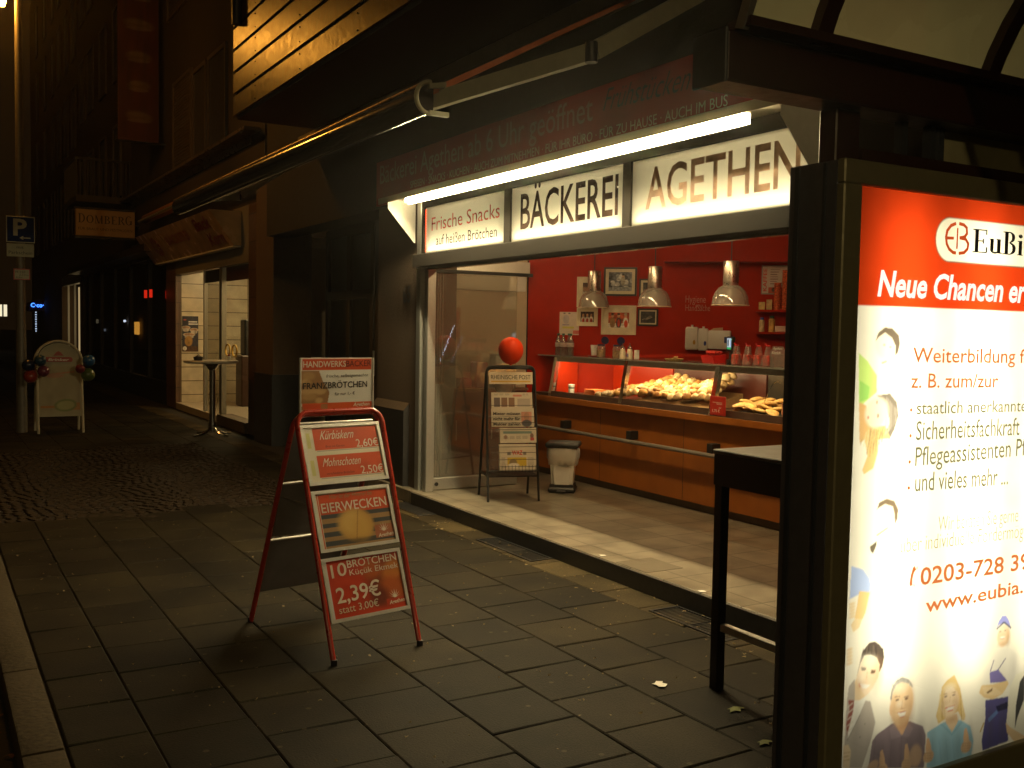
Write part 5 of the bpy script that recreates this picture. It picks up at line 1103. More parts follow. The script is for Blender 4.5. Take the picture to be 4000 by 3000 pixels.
# white badge with rounded end
b0, b1 = z5b(1090, 715), z5b(1160, 575); rad = abs(z5b(1160, 575)[1] - z5b(1160, 855)[1]) / 2; czb = b0[1]
cxb = b0[0] + rad; s.ell(cxb, czb, rad + .003, rad + .003, (.12, .09, .05), 0, .01); s.rect(cxb, czb - rad - .003, QW, czb + rad + .003, (.12, .09, .05)); s.ell(cxb, czb, rad, rad, (.84, .80, .66), 0, .01); s.rect(cxb, czb - rad, QW, czb + rad, (.84, .80, .66))
SKIN = (.78, .52, .33); HAIR = (.09, .07, .06)
P7 = lambda pts: [z7b(*p) for p in pts]; P6 = lambda pts: [z6b(*p) for p in pts]
def e7(x, y, rx, ry, col, rot=0, soft=.12, al=1.0):
    c = z7b(x, y); ex = z7b(x + rx, y); ey = z7b(x, y - ry); s.ell(c[0], c[1], abs(ex[0] - c[0]), abs(ey[1] - c[1]), col, rot, soft, al)
def e6(x, y, rx, ry, col, rot=0, soft=.12, al=1.0):
    c = z6b(x, y); ex = z6b(x + rx, y); ey = z6b(x, y - ry); s.ell(c[0], c[1], abs(ex[0] - c[0]), abs(ey[1] - c[1]), col, rot, soft, al)
# people leaning in at the left edge
s.poly(P6([(535, 270), (590, 320), (640, 400), (640, 500), (560, 570), (535, 560)]), (.55, .75, .22)); s.poly(P6([(540, 430), (600, 470), (590, 540), (540, 560)]), (.35, .66, .16))
e6(705, 215, 70, 95, (.84, .72, .58), -.15, .15); s.poly(P6([(634, 200), (650, 150), (690, 118), (735, 125), (772, 165), (778, 215), (765, 270), (748, 285), (752, 230), (730, 180), (690, 150), (655, 175)]), (.14, .11, .08))
e6(685, 222, 8, 5, (.45, .3, .2)); e6(722, 235, 8, 5, (.45, .3, .2)); s.line(*z6b(670, 330), *z6b(700, 318), .006, (.62, .30, .2))
s.poly(P6([(640, 520), (720, 508), (760, 560), (768, 640), (745, 720), (715, 780), (690, 740), (720, 680), (700, 600), (660, 540)]), (.20, .17, .14))
s.poly(P6([(590, 700), (690, 700), (720, 770), (650, 780), (645, 860), (620, 950), (565, 985), (555, 960), (585, 880), (570, 780), (540, 800), (538, 720)]), (.70, .50, .22))
for k in range(16): s.line(*z6b(575 + k * 9, 700 + (k % 3) * 12), *z6b(545 + k * 9 + (k % 4) * 9, 880 - abs(k - 5) * 14), .003, random.choice([(.42, .28, .12), (.78, .66, .42), (.30, .22, .14)]), .8)
for k in range(9): s.line(*z6b(700 + k * 7, 530 + k * 8), *z6b(690 + k * 8, 760 - k * 10), .003, (.40, .36, .30), .8)
s.poly(P6([(536, 560), (580, 580), (600, 700), (540, 800)]), (.72, .45, .20)); e6(640, 620, 68, 88, (.84, .70, .54), .25, .15); e6(642, 560, 5, 12, (.3, .22, .16)); e6(648, 640, 6, 14, (.3, .22, .16)); e6(590, 650, 6, 10, (.6, .25, .18))
e6(705, 1225, 60, 95, (.84, .74, .60), -.1, .15); s.poly(P6([(640, 1195), (655, 1150), (700, 1127), (745, 1140), (768, 1190), (762, 1250), (748, 1280), (745, 1220), (735, 1175), (690, 1160), (655, 1180)]), (.16, .12, .08)); s.poly(P6([(605, 1440), (600, 1410), (640, 1378), (640, 1400), (620, 1450)]), (.12, .10, .07)); s.line(*z6b(640, 1345), *z6b(705, 1300), .005, (.45, .25, .16))
s.poly(P6([(492, 1525), (560, 1545), (600, 1600), (600, 1659), (480, 1720)]), (.42, .52, .82))
s.poly(P7([(680, 30), (740, 40), (835, 160), (825, 235), (740, 225), (680, 250)]), (.42, .52, .82)); s.poly(P7([(740, 225), (825, 235), (790, 400), (765, 455), (700, 450), (720, 350)]), (.76, .55, .26)); s.poly(P7([(700, 455), (765, 450), (740, 520), (690, 560), (670, 500)]), (.78, .62, .38)); 
for k in range(5): e7(682, 330 + k * 26, 26, 12, (.82, .66, .42), .1, .3); e7(660, 700 + k * 28, 26, 13, (.80, .64, .42), .1, .3)
# man in a grey suit
s.poly(P7([(655, 1000), (700, 940), (740, 1100), (830, 1120), (870, 1290), (835, 1430), (760, 1659), (610, 1659), (640, 1110)]), (.46, .41, .36)); s.poly(P7([(700, 1110), (790, 1110), (740, 1230), (650, 1420), (640, 1300)]), (.80, .77, .70)); s.poly(P7([(650, 1110), (700, 1110), (690, 1200), (640, 1400), (634, 1300), (660, 1180)]), (.30, .10, .08))
for k in range(5): s.line(*z7b(642, 1370 - k * 50), *z7b(690, 1330 - k * 50), .004, (.62, .58, .5), .8)
s.poly(P7([(705, 960), (720, 930), (790, 1040), (785, 1110), (700, 1110)]), (.80, .62, .40)); s.poly(P7([(720, 910), (745, 800), (800, 745), (900, 770), (915, 830), (895, 920), (850, 1010), (795, 1078), (745, 1020), (720, 960)]), (.84, .68, .50))
s.poly(P7([(720, 915), (742, 810), (765, 715), (820, 645), (865, 632), (900, 655), (935, 695), (942, 760), (925, 840), (898, 890), (905, 820), (880, 765), (830, 742), (780, 750), (748, 815), (735, 860)]), HAIR)
e7(775, 860, 20, 11, (.12, .08, .06), -.15); e7(850, 884, 20, 11, (.12, .08, .06), -.1); s.line(*z7b(752, 845), *z7b(795, 850), .004, (.12, .08, .06)); s.line(*z7b(833, 868), *z7b(872, 872), .004, (.12, .08, .06)); s.poly(P7([(742, 975), (830, 985), (800, 1015), (765, 1015)]), (.86, .84, .80)); s.line(*z7b(738, 968), *z7b(745, 1005), .004, (.62, .2, .12)); s.line(*z7b(805, 880), *z7b(795, 945), .003, (.62, .42, .28), .7); s.poly(P7([(790, 1080), (800, 1060), (790, 1110), (700, 1180), (725, 1120)]), (.82, .80, .74))
e7(745, 1410, 5, 5, (.2, .18, .16)); e7(785, 1303, 5, 5, (.2, .18, .16)); s.line(*z7b(640, 1440), *z7b(745, 1230), .003, (.28, .25, .22)); s.poly(P7([(610, 1480), (650, 1470), (672, 1520), (660, 1659), (605, 1659)]), (.78, .62, .42))
for k in range(3): s.line(*z7b(612, 1540 + k * 30), *z7b(662, 1530 + k * 30), .003, (.5, .34, .2), .7)
# older man in a mauve polo shirt
s.poly(P7([(812, 1659), (845, 1440), (880, 1390), (1000, 1300), (1150, 1280), (1255, 1320), (1278, 1390), (1262, 1659)]), (.26, .20, .225)); s.poly(P7([(1010, 1250), (1140, 1250), (1130, 1340), (1085, 1395), (1040, 1330)]), (.70, .42, .24)); s.poly(P7([(985, 1340), (1025, 1300), (1085, 1400), (1000, 1430)]), (.32, .25, .28)); s.poly(P7([(1085, 1400), (1135, 1290), (1175, 1340), (1140, 1410)]), (.32, .25, .28))
e7(1085, 1135, 92, 180, (.80, .58, .36), -.03, .08); s.poly(P7([(990, 1100), (1000, 1020), (1040, 950), (1090, 922), (1140, 940), (1170, 985), (1175, 1010), (1140, 975), (1080, 965), (1040, 990), (1010, 1050), (1000, 1120)]), (.30, .29, .28)); e7(996, 1190, 12, 45, (.78, .54, .34), .1)
for x in (1048, 1122): e7(x, 1108 - (x - 1048) * .15, 15, 9, (.15, .10, .08)); s.line(*z7b(x - 22, 1085), *z7b(x + 20, 1078), .0035, (.35, .25, .18))
s.line(*z7b(1090, 1110), *z7b(1082, 1175), .004, (.55, .34, .2), .7); s.line(*z7b(1070, 1180), *z7b(1112, 1176), .003, (.5, .28, .17), .8); s.poly(P7([(1048, 1215), (1118, 1200), (1108, 1235), (1075, 1250)]), (.84, .82, .76)); s.line(*z7b(1045, 1213), *z7b(1120, 1198), .003, (.5, .2, .14)); s.line(*z7b(1070, 1252), *z7b(1110, 1238), .003, (.6, .25, .18)); s.line(*z7b(1085, 1400), *z7b(1070, 1659), .002, (.16, .12, .14))
for k in range(6): s.line(*z7b(870 + k * 65, 1420 + (k % 2) * 40), *z7b(850 + k * 70, 1650), .003, (.20, .155, .175), .7)
def thumb(x, y, sc=1.0, flip=1):
    s.poly(P7([(x - 14, y - 120 * sc), (x + 4, y - 128 * sc), (x + 20, y - 60 * sc), (x + 24, y), (x - 22, y), (x - 22, y - 50 * sc)]), (.76, .48, .28)); e7(x, y + 35, 42, 50, (.74, .50, .30))
    for k in range(4): s.line(*z7b(x - 34, y + 12 + k * 20), *z7b(x + 30, y + 8 + k * 20), .0025, (.45, .26, .15), .8)
thumb(925, 1640); thumb(1125, 1590)
e7(1195, 1560, 50, 90, (.62, .42, .28), .2, .2); e7(850, 1640, 45, 40, (.62, .42, .28), .2, .2)
# blond woman in a light blue top
s.poly(P7([(1285, 1659), (1290, 1370), (1400, 1300), (1450, 1280), (1560, 1270), (1640, 1320), (1665, 1440), (1640, 1600), (1600, 1640)]), (.34, .55, .66)); s.poly(P7([(1360, 1240), (1395, 1100), (1410, 1000), (1450, 950), (1510, 905), (1530, 950), (1555, 1010), (1575, 1120), (1600, 1240), (1580, 1280), (1540, 1200), (1440, 1260), (1380, 1300)]), (.72, .52, .22))
s.poly(P7([(1430, 1240), (1530, 1220), (1540, 1280), (1490, 1370), (1445, 1300)]), (.78, .58, .38)); e7(1475, 1120, 72, 130, (.82, .64, .44), -.05, .08); s.poly(P7([(1400, 1130), (1420, 1010), (1480, 965), (1545, 1005), (1560, 1120), (1535, 1040), (1490, 1000), (1440, 1030), (1415, 1120)]), (.74, .55, .26))
for k in range(9): s.line(*z7b(1392 + k * 4, 1050 + k * 10), *z7b(1372 + k * 9, 1290 - k * 6), .0025, random.choice([(.5, .34, .12), (.8, .64, .36)]), .7); s.line(*z7b(1560 + k * 2, 1060 + k * 8), *z7b(1565 + k * 4, 1270), .0025, random.choice([(.5, .34, .12), (.8, .64, .36)]), .7)
for x in (1440, 1505): e7(x, 1080 - (x - 1440) * .2, 13, 7, (.22, .16, .14)); s.line(*z7b(x - 18, 1062 - (x - 1440) * .2), *z7b(x + 16, 1056 - (x - 1440) * .2), .0028, (.45, .32, .2))
s.line(*z7b(1478, 1080), *z7b(1470, 1130), .003, (.6, .4, .26), .7); s.poly(P7([(1435, 1178), (1512, 1150), (1495, 1190), (1462, 1200)]), (.84, .80, .74)); s.line(*z7b(1433, 1176), *z7b(1514, 1150), .003, (.66, .2, .14)); s.line(*z7b(1455, 1200), *z7b(1500, 1188), .0035, (.66, .2, .14)); s.poly(P7([(1405, 1295), (1490, 1375), (1565, 1275), (1580, 1285), (1490, 1400), (1395, 1305)]), (.28, .47, .58))
for k in range(5): s.line(*z7b(1330 + k * 55, 1420), *z7b(1350 + k * 55, 1620), .004, (.28, .48, .60), .7)
thumb(1605, 1450, .9); thumb(1300, 1530, .9)
# workman with a blue cap and dungarees
s.poly(P7([(1790, 790), (1880, 690), (1960, 690), (2020, 740), (2000, 960), (1950, 1010), (1830, 1000), (1730, 990), (1760, 860)]), (.80, .76, .68)); e7(1908, 590, 50, 85, (.82, .62, .42), -.1); s.poly(P7([(1850, 530), (1870, 470), (1900, 425), (1930, 425), (1955, 470), (1972, 540), (1955, 500), (1910, 480), (1870, 500)]), (.30, .32, .72)); s.line(*z7b(1852, 535), *z7b(1912, 478), .006, (.10, .10, .16)); s.line(*z7b(1912, 478), *z7b(1970, 525), .006, (.10, .10, .16))
e7(1882, 555, 9, 6, (.3, .2, .14)); e7(1922, 545, 9, 6, (.3, .2, .14)); s.line(*z7b(1882, 605), *z7b(1920, 598), .005, (.85, .82, .76)); s.line(*z7b(1880, 612), *z7b(1918, 608), .002, (.55, .25, .16))
s.poly(P7([(1795, 885), (1865, 860), (1945, 960), (1800, 970)]), (.20, .17, .42)); s.line(*z7b(1800, 880), *z7b(1830, 785), .004, (.10, .09, .2)); s.line(*z7b(1865, 862), *z7b(1925, 770), .004, (.10, .09, .2)); s.poly(P7([(1760, 1110), (1945, 1080), (1945, 1440), (1738, 1520), (1730, 1440), (1760, 1260)]), (.10, .09, .24)); s.poly(P7([(1780, 1260), (1850, 1190), (1865, 1210), (1790, 1290)]), (.14, .22, .48)); s.poly(P7([(1845, 1160), (1945, 1120), (1940, 1180), (1860, 1200)]), (.03, .03, .07))
s.poly(P7([(1710, 1050), (1730, 990), (1830, 980), (1940, 950), (1950, 975), (1900, 1060), (1820, 1105), (1750, 1090)]), (.76, .56, .30)); s.poly(P7([(1735, 1000), (1840, 1005), (1900, 1060), (1840, 1075), (1750, 1060)]), (.80, .62, .38)); s.poly(P7([(1770, 1045), (1820, 1010), (1815, 1035), (1780, 1058)]), (.25, .16, .08)); s.line(*z7b(1718, 1370), *z7b(1750, 1290), .006, (.55, .38, .10))
# soft photographic modelling: light from the front left, darker far cheeks, necks, folds
for x, y, rx, ry, al in ((885, 900, 40, 120, .35), (740, 990, 30, 70, .3), (790, 960, 60, 50, .14), (1150, 1150, 34, 150, .40), (1020, 1180, 26, 110, .28), (1085, 1260, 60, 30, .35), (1060, 1160, 20, 30, .2), (1115, 1150, 18, 30, .2), (1085, 1300, 50, 40, .45), (1530, 1130, 26, 110, .34), (1418, 1140, 18, 90, .25), (1490, 1265, 50, 30, .4), (1445, 1130, 16, 22, .16), (1505, 1115, 16, 22, .16), (1945, 600, 16, 60, .4), (1905, 655, 40, 20, .35)):
    e7(x, y, rx, ry, (.42, .22, .10), 0, .6, al)
for x, y, rx, ry in ((800, 800, 60, 50), (1070, 1010, 50, 40), (1470, 1010, 40, 30), (1900, 530, 26, 24), (760, 930, 24, 36), (1065, 1140, 22, 26)):
    e7(x, y, rx, ry, (.86, .78, .64), 0, .7, .55)
for x, y, rx, ry, al in ((720, 1300, 40, 260, .4), (820, 1500, 50, 180, .45), (900, 1560, 40, 130, .55), (1010, 1500, 30, 160, .4), (1160, 1480, 60, 150, .5), (1235, 1400, 30, 160, .45), (1330, 1520, 26, 150, .4), (1440, 1520, 30, 140, .3), (1540, 1500, 30, 150, .35), (1640, 1480, 20, 160, .4), (1800, 1330, 22, 150, .5), (1900, 1330, 22, 150, .5), (1990, 850, 30, 120, .25)):
    e7(x, y, rx, ry, (.10, .09, .10), .06, .75, al * .6)
for k in range(26):
    a = random.uniform(0, 1); s.line(*z7b(770 + 150 * a, 660 + 60 * abs(a - .5)), *z7b(755 + 175 * a, 735 + 40 * abs(a - .4)), .0022, random.choice([(.03, .025, .02), (.2, .16, .13), (.12, .1, .08)]), .6)
    s.line(*z7b(1005 + 160 * a, 985 - 60 * math.sin(a * 3.1)), *z7b(1012 + 150 * a, 1010 - 50 * math.sin(a * 3.1)), .0022, random.choice([(.55, .53, .5), (.18, .17, .16), (.4, .38, .36)]), .6)
# sleeve of a fifth person at the cut edge
s.poly(P7([(1960, 1000), (2010, 900), (2080, 870), (2160, 900), (2160, 1480), (2000, 1450), (1930, 1300)]), (.80, .76, .62)); s.poly(P7([(2010, 1140), (2040, 960), (2080, 900), (2075, 1100), (2020, 1250), (1998, 1350)]), (.06, .06, .06)); s.poly(P7([(1925, 1290), (1965, 1330), (2080, 1400), (2074, 1450), (1990, 1440), (1935, 1370)]), (.74, .54, .32))
s.blur(1, 1); s.noise(.03, 30)
s.build('poster', (QX, QY, QZ), (1, 0, 0), UPZ, attr_mat('backlit_poster', .5, .3, 0, True), AD_)
up0, n0 = (0, 0, 1), (0, -1, 0)
w5 = lambda x, y: on(3000 + x * .6028, 500 + y * .6028, 1, QY - .001)
w6 = lambda x, y: on(3000 + x * .6631, 1200 + y * .6631, 1, QY - .001)
w7 = lambda x, y: on(3000 + x * .4822, 2200 + y * .4822, 1, QY - .001)
capm = lambda a, b2: abs(a[2] - b2[2])
L = Lettering(); L.add('Neue Chancen er', w5(706, 1085), w5(1668, 1130), capm(w5(720, 925), w5(712, 1085)), up0, n0, shear=.18, bold=.028); L.build('lettering', emit('white_backlit_letter', (1, .93, .78), 1.35), AD_)
L = Lettering()
L.add('Weiterbildung für', w6(850, 325), on(4052, 1418, 1, QY - .001), capm(w6(860, 238), w6(855, 325)), up0, n0, bold=.006)
L.add('z. B. zum/zur', w6(838, 475), w6(1352, 472), capm(w6(940, 392), w6(935, 476)), up0, n0, bold=.006)
for x, y in ((840, 605), (836, 757), (831, 911), (826, 1064)):
    p = w6(x, y); L.poly([(p[0] + .0055 * math.cos(a), QY - .003, p[2] + .0055 * math.sin(a)) for a in np.linspace(0, 2 * math.pi, 13)[:-1]])
L.add('0203-728 395', w6(893, 1637), w6(1590, 1530), capm(w6(900, 1537), w6(893, 1637)), up0, n0, bold=.015)
L.add('www.eubia.de', w7(1270, 398), w7(2215, 205), capm(w7(1840, 185), w7(1850, 290)), up0, n0, bold=.015)
# handset symbol before the number
hp = [w6(x, y) for x, y in ((862, 1522), (850, 1535), (838, 1580), (830, 1630), (836, 1645), (846, 1636), (848, 1600), (856, 1565), (868, 1545))]; L.poly([(p[0], QY - .003, p[2]) for p in hp])
for x0, y0, x1, y1 in ((872, 1527, 868, 1548), (880, 1524, 876, 1545), (853, 1630, 850, 1645), (860, 1632, 857, 1647)):
    a, c2 = w6(x0, y0), w6(x1, y1); L.poly([(a[0] - .001, QY - .003, a[2]), (a[0] + .001, QY - .003, a[2]), (c2[0] + .001, QY - .003, c2[2]), (c2[0] - .001, QY - .003, c2[2])])
L.build('lettering', emit('orange_backlit_letter', (1, .26, .07), .95), AD_)
L = Lettering(); L.add('EI', w5(1200, 812), w5(1203, 812), .001, up0, n0); L.b.free(); L.b = bmesh.new()
def stroke(pts, wd, off=.002):
    P = [np.array(w5(*p)) for p in pts]
    for i, (a, c2) in enumerate(zip(P, P[1:])):
        d = _n(c2 - a); nn = np.cross(d, [0, 1, 0]) * wd / 2; L.poly([(p[0], QY - off - .0001 * (i % 3), p[2]) for p in (a + nn - d * wd * .2, c2 + nn + d * wd * .2, c2 - nn + d * wd * .2, a - nn - d * wd * .2)])
stroke([(1214, 620), (1185, 632), (1160, 665), (1152, 705), (1156, 750), (1172, 785), (1195, 805), (1214, 810)], .010)
stroke([(1155, 712), (1200, 714)], .009); stroke([(1228, 650), (1222, 780)], .007); stroke([(1240, 620), (1268, 628), (1286, 648), (1288, 685), (1272, 706), (1242, 712)], .010); stroke([(1242, 712), (1278, 720), (1296, 750), (1290, 785), (1268, 808), (1236, 812)], .010)
L.build('logo', emit('red_backlit_mark', (.80, .10, .02), .8), AD_)
# serif word beside the mark: thick stems, thin hairlines, bracketed feet
L = Lettering(); m_dark = mat('poster_black_print', (.012, .014, .012), .6, bump=0)
pa, pb = np.array(w5(1322, 805)), np.array(w5(1650, 828)); dx = (pb - pa)
capE = capm(w5(1325, 652), w5(1322, 805)); lvl = [0]
def R4(x0, z0, x1, z1):
    lvl[0] += 1; off = QY - .0022 - .00008 * (lvl[0] % 9)
    def T(x, z): p = pa + dx * x; return (p[0], off, p[2] + capE * z)
    L.poly([T(x0, z0), T(x1, z0), T(x1, z1), T(x0, z1)])
def ring(cx, cz2, rx, rz, tx, tz, a0=0, a1=360, n=26):
    for k in range(n):
        a, c2 = R_(a0 + (a1 - a0) * k / n), R_(a0 + (a1 - a0) * (k + 1.02) / n); lvl[0] += 1; off = QY - .0022 - .00008 * (lvl[0] % 9)
        def T(x, z): p = pa + dx * x; return (p[0], off, p[2] + capE * z)
        L.poly([T(cx + rx * math.cos(a), cz2 + rz * math.sin(a)), T(cx + rx * math.cos(c2), cz2 + rz * math.sin(c2)), T(cx + (rx - tx) * math.cos(c2), cz2 + (rz - tz) * math.sin(c2)), T(cx + (rx - tx) * math.cos(a), cz2 + (rz - tz) * math.sin(a))])
S_ = .070
R4(.04, 0, .04 + S_, 1); R4(0, 0, .15, .05); R4(0, .95, .15, 1.0); R4(.12, .95, .27, 1.0); R4(.245, .78, .27, .96); R4(.12, 0, .27, .05); R4(.25, .04, .28, .26); R4(.10, .48, .21, .53); R4(.19, .40, .215, .61)      # E
R4(.335, .12, .335 + S_, .64); R4(.315, .60, .36, .64); R4(.47, 0.02, .47 + S_, .64); R4(.45, .60, .50, .64); R4(.52, 0.02, .57, .06); ring(.43, .17, .095, .17, .04, .09, 190, 350)                        # u
R4(.62, 0, .62 + S_, 1); R4(.58, 0, .72, .05); R4(.58, .95, .72, 1.0); ring(.71, .76, .115, .24, .065, .05, -90, 90); ring(.715, .265, .13, .265, .07, .05, -90, 90)                                    # B
R4(.90, .03, .90 + S_, .64); R4(.875, 0, .995, .04); R4(.875, .60, .93, .64); ring(.935, .84, .042, .085, .041, .08)                                                                                   # i
R4(1.03, 0, 1.10, .04); R4(1.15, 0, 1.28, .04); R4(1.06, .03, 1.085, .33); R4(1.085, .3, 1.11, .63); R4(1.11, .6, 1.135, .98); R4(1.15, .5, 1.20, .98); R4(1.18, .03, 1.25, .55); R4(1.08, .32, 1.19, .36)  # A
L.build('lettering', m_dark, AD_)
L = Lettering(); m_ol = emit('faint_backlit_letter', (.30, .27, .13), 1.0)
L.add('staatlich anerkannten', w6(872, 630), on(4030, 1606, 1, QY - .001), capm(w6(870, 555), w6(868, 630)), up0, n0, bold=.002)
L.add('Sicherheitsfachkraft', w6(868, 783), w6(1478, 752), .056, up0, n0, bold=.002)
L.add('Pflegeassistenten Pfle', w6(863, 935), on(4035, 1775, 1, QY - .001), .056, up0, n0, bold=.002)
L.add('und vieles mehr ...', w6(862, 1085), w6(1410, 1043), .056, up0, n0, bold=.002)
L.build('lettering', m_ol, AD_)
L = Lettering(); L.add('Wir beraten Sie gerne', w6(1000, 1320), w6(1470, 1262), .046, up0, n0, bold=-.014); L.add('über individuelle Fördermög', w6(778, 1447), w6(1500, 1355), .046, up0, n0, bold=-.014)
L.build('lettering', emit('faintest_backlit_letter', (.44, .39, .21), 1.0), AD_)
for x in (2.48, 2.85, 3.22):
    lamp('tube_light', 'AREA', (x, 2.10, 1.26), AD_W, (1, .90, .66), AD_, size=.09, sizey=1.42, target=(x, 1.9, 1.26), along=(0, 0, 1))
LAMP2 = 1450.0
# ------------------------------------------------------------------ neighbouring house with the other bakery
NB = thing('neighbour_house', 'dark neighbouring house with a small lit bakery shop on the ground floor', 'house', (4.1, 18, 0))
M_ochre = MATS['ochre_plaster']
w = MB(); w.box(4.1, 13.76, 3.35, 4.5, 24.0, 13.0); w.build('upper_wall', mat('umber_plaster', (.034, .022, .013), .85, scale=15), NB)
w = MB(); w.box(4.1, 13.761, 0, 4.5, 14.55, 3.349); w.build('pier', tile_mat('brown_tile', (.14, .075, .04), (.03, .02, .015), .4, .26, .4, rot=(R_(90), 0, R_(90))), NB)
w = MB(); w.box(4.1, 19.425, 0, 4.19, 20.25, 3.349); w.build('pier', MATS['brown_tile'], NB)
w = MB(); w.box(4.1, 14.551, 2.52, 4.3, 19.419, 3.349); w.build('lintel', M_greymetal, NB)
w = MB(); w.box(4.08, 14.4, 4.20, 4.099, 24, 4.34); w.box(3.85, 13.9, 4.30, 4.079, 24, 4.345); w.build('cornice', mat('cornice_metal', (.18, .13, .08), .3, .6), NB)
w = MB(); w.box(4.06, 14.56, 0, 4.3, 16.2, .16); w.build('sill', mat('step_stone', (.12, .09, .06), .6), NB)
# interior
w = MB(); w.box(4.195, 19.425, 0.12, 8.2, 19.6, 2.9); w.build('tiled_wall', tile_mat('white_wall_tile', (.60, .52, .38), (.12, .09, .06), .42, .262, .3, offset=.0, jw=.008, rot=(R_(90), 0, 0)), NB)
w = MB(); w.box(8.0, 14.2, .12, 8.15, 19.42, 2.9); w.build('back_wall', M_beige, NB)
w = MB(); w.box(4.501, 14.3, .12, 8.0, 14.4, 2.9); w.build('inner_wall', M_beige, NB)
w = MB(); w.box(4.31, 14.2, 2.75, 8.0, 19.42, 2.9); w.build('ceiling', MATS['shop_ceiling'], NB)
w = MB(); w.box(4.101, 14.56, 0, 8.0, 19.42, .12); w.build('floor', mat('pale_floor', (.42, .36, .28), .4), NB)
w = MB(); w.box(4.12, 16.15, .16, 4.20, 16.30, 2.519); w.box(4.12, 14.56, .162, 4.18, 14.62, 2.519); w.box(4.12, 17.30, .12, 4.18, 17.36, 2.519); ff = w.build('window_frame', M_alu, NB)
w = MB(); w.quad((4.15, 14.62, .17), (4.15, 16.15, .17), (4.15, 16.15, 2.5), (4.15, 14.62, 2.5)); w.build('pane', M_glass, ff)
w = MB(); w.quad((4.15, 16.3, .125), (4.15, 17.3, .125), (4.15, 17.3, 2.5), (4.15, 16.3, 2.5)); sd = w.build('sliding_door', thin_glass('smoked_door_glass', (.60, .58, .52), .02), NB)
w = MB(); w.box(4.135, 16.3, 2.3, 4.165, 17.3, 2.5); w.build('door_head', M_blackmetal, sd)
w = MB(); w.box(4.19, 14.64, 2.29, 4.21, 16.14, 2.515); w.build('valance', mat('brown_valance', (.10, .025, .015), .7), NB)
w = MB()
for y in np.linspace(14.5, 19.2, 30): 
    pass
pts = [(5.6, 14.45, 2.18), (5.6, 19.4, 2.18)] + [(5.6, 19.4 - k * .12, 2.34 + .05 * math.sin(k * .9)) for k in range(0, 42)]
w.prism(pts, (.02, 0, 0)); w.build('orange_frieze', mat('orange_frieze', (.65, .16, .05), .5), NB)
M_np = emit('shop_light_panel', (1, .74, .34), 34.0)
for y in (15.6, 17.6):
    t = thing('ceiling_light', 'round glowing ceiling light in the neighbouring bakery, %s one' % ('nearer' if y < 16 else 'farther'), 'ceiling light', (5.3, y, 2.7)); o = MB(); o.lathe([(0, -.06), (.25, -.05), (.3, 0), (.3, .045), (0, .045)], (0, 0, 0), 24); o.build('diffuser', M_np, t, loc=(0, 0, 0))
s = Sheet(.30, .67, .006, (.035, .035, .05)); s.rect(.12, .55, .28, .575, (.6, .6, .6)); s.rect(.12, .51, .29, .535, (.6, .6, .6)); s.ell(.05, .60, .03, .012, (.5, .1, .08))
for cx, cz2, rx in ((.07, .45, .08), (.22, .41, .08), (.13, .32, .11)): s.ell(cx, cz2, rx, .035, (.62, .55, .45)); s.ell(cx, cz2 + .003, rx * .85, .025, (.35, .20, .12)); s.ell(cx, cz2 - .04, rx * .75, .035, (.45, .40, .34))
s.ell(.12, .2, .07, .10, (.40, .22, .06)); s.rect(0, 0, .30, .10, (.08, .04, .02)); s.ell(.05, .06, .035, .04, (.65, .62, .55)); s.noise(.2, 12)
t = thing('wall_poster', 'dark coffee poster with three cups on the white tiled wall', 'poster', (4.28, 19.44, 1.08)); s.build('sheet', (4.215, 19.418, 1.08), (1, 0, 0), UPZ, PRINT, t, bow=.004)
t = thing('coffee_machine', 'tall dark coffee machine behind the sliding glass door', 'coffee machine', (5.0, 18.2, .12))
o = MB(); o.box(4.95, 18.0, .121, 5.35, 18.4, 1.05, bev=.02); o.build('base', mat('brown_cabinet', (.06, .03, .02), .4), t); o = MB(); o.box(5.02, 18.05, 1.051, 5.3, 18.35, 1.7, bev=.02); o.build('body', M_black, t); o = MB(); o.box(5.05, 18.04, 1.35, 5.27, 18.049, 1.5); o.build('screen', M_darkstone, t)
t = thing('shop_counter', 'counter with glass top inside the neighbouring bakery', 'counter', (5.4, 15.6, .12)); o = MB(); o.box(5.1, 14.5, .121, 5.8, 16.6, .95, bev=.01); o.build('body', mat('brown_counter_front', (.30, .13, .06), .45), t)
o = MB(); o.box(5.1, 14.5, .951, 5.8, 16.6, .99); o.build('worktop', M_white, t); o = MB(); o.prism([(5.12, 14.5, .991), (5.75, 14.5, .991), (5.75, 14.5, 1.30), (5.3, 14.5, 1.30)], (0, 1.2, 0)); o.build('glass_case', thin_glass('case_glass_far', (.85, .82, .72), .05, .15, 1.5), t)
t = thing('juice_bottle', 'orange juice bottle in the neighbouring bakery window', 'bottle', (5.2, 15.9, .99)); o = MB(); o.lathe([(0, 0), (.06, 0), (.06, .18), (.03, .24)], (0, 0, .0005), 14); o.build('body', mat('orange_juice', (.75, .18, .02), .3), t, loc=(0, 0, 0)); o = MB(); o.lathe([(.03, .241), (.03, .28), (0, .28)], (0, 0, .0005), 12); o.build('cap', mat('blue_cap', (.04, .06, .3), .4), t, loc=(0, 0, 0))
for k, y in enumerate((15.86, 15.46)):
    o = MB(); o.tube([(4.142, y + .135 * math.cos(a), 1.20 + .09 * math.sin(a)) for a in np.linspace(0, 2 * math.pi, 25)[:-1]], .012, 6, closed=True); tag(o.build('ring_sticker', mat('yellow_ring_%d' % k, (.75, .48, .04), .5)), ('left', 'right')[k] + ' one of the two yellow rings on the shop window', 'ring sticker')
s = Sheet(.42, .75, .01, (.16, .10, .07)); s.ell(.2, .5, .08, .17, (.6, .32, .08)); s.ell(.14, .25, .12, .12, (.4, .38, .36)); s.noise(.3, 8)
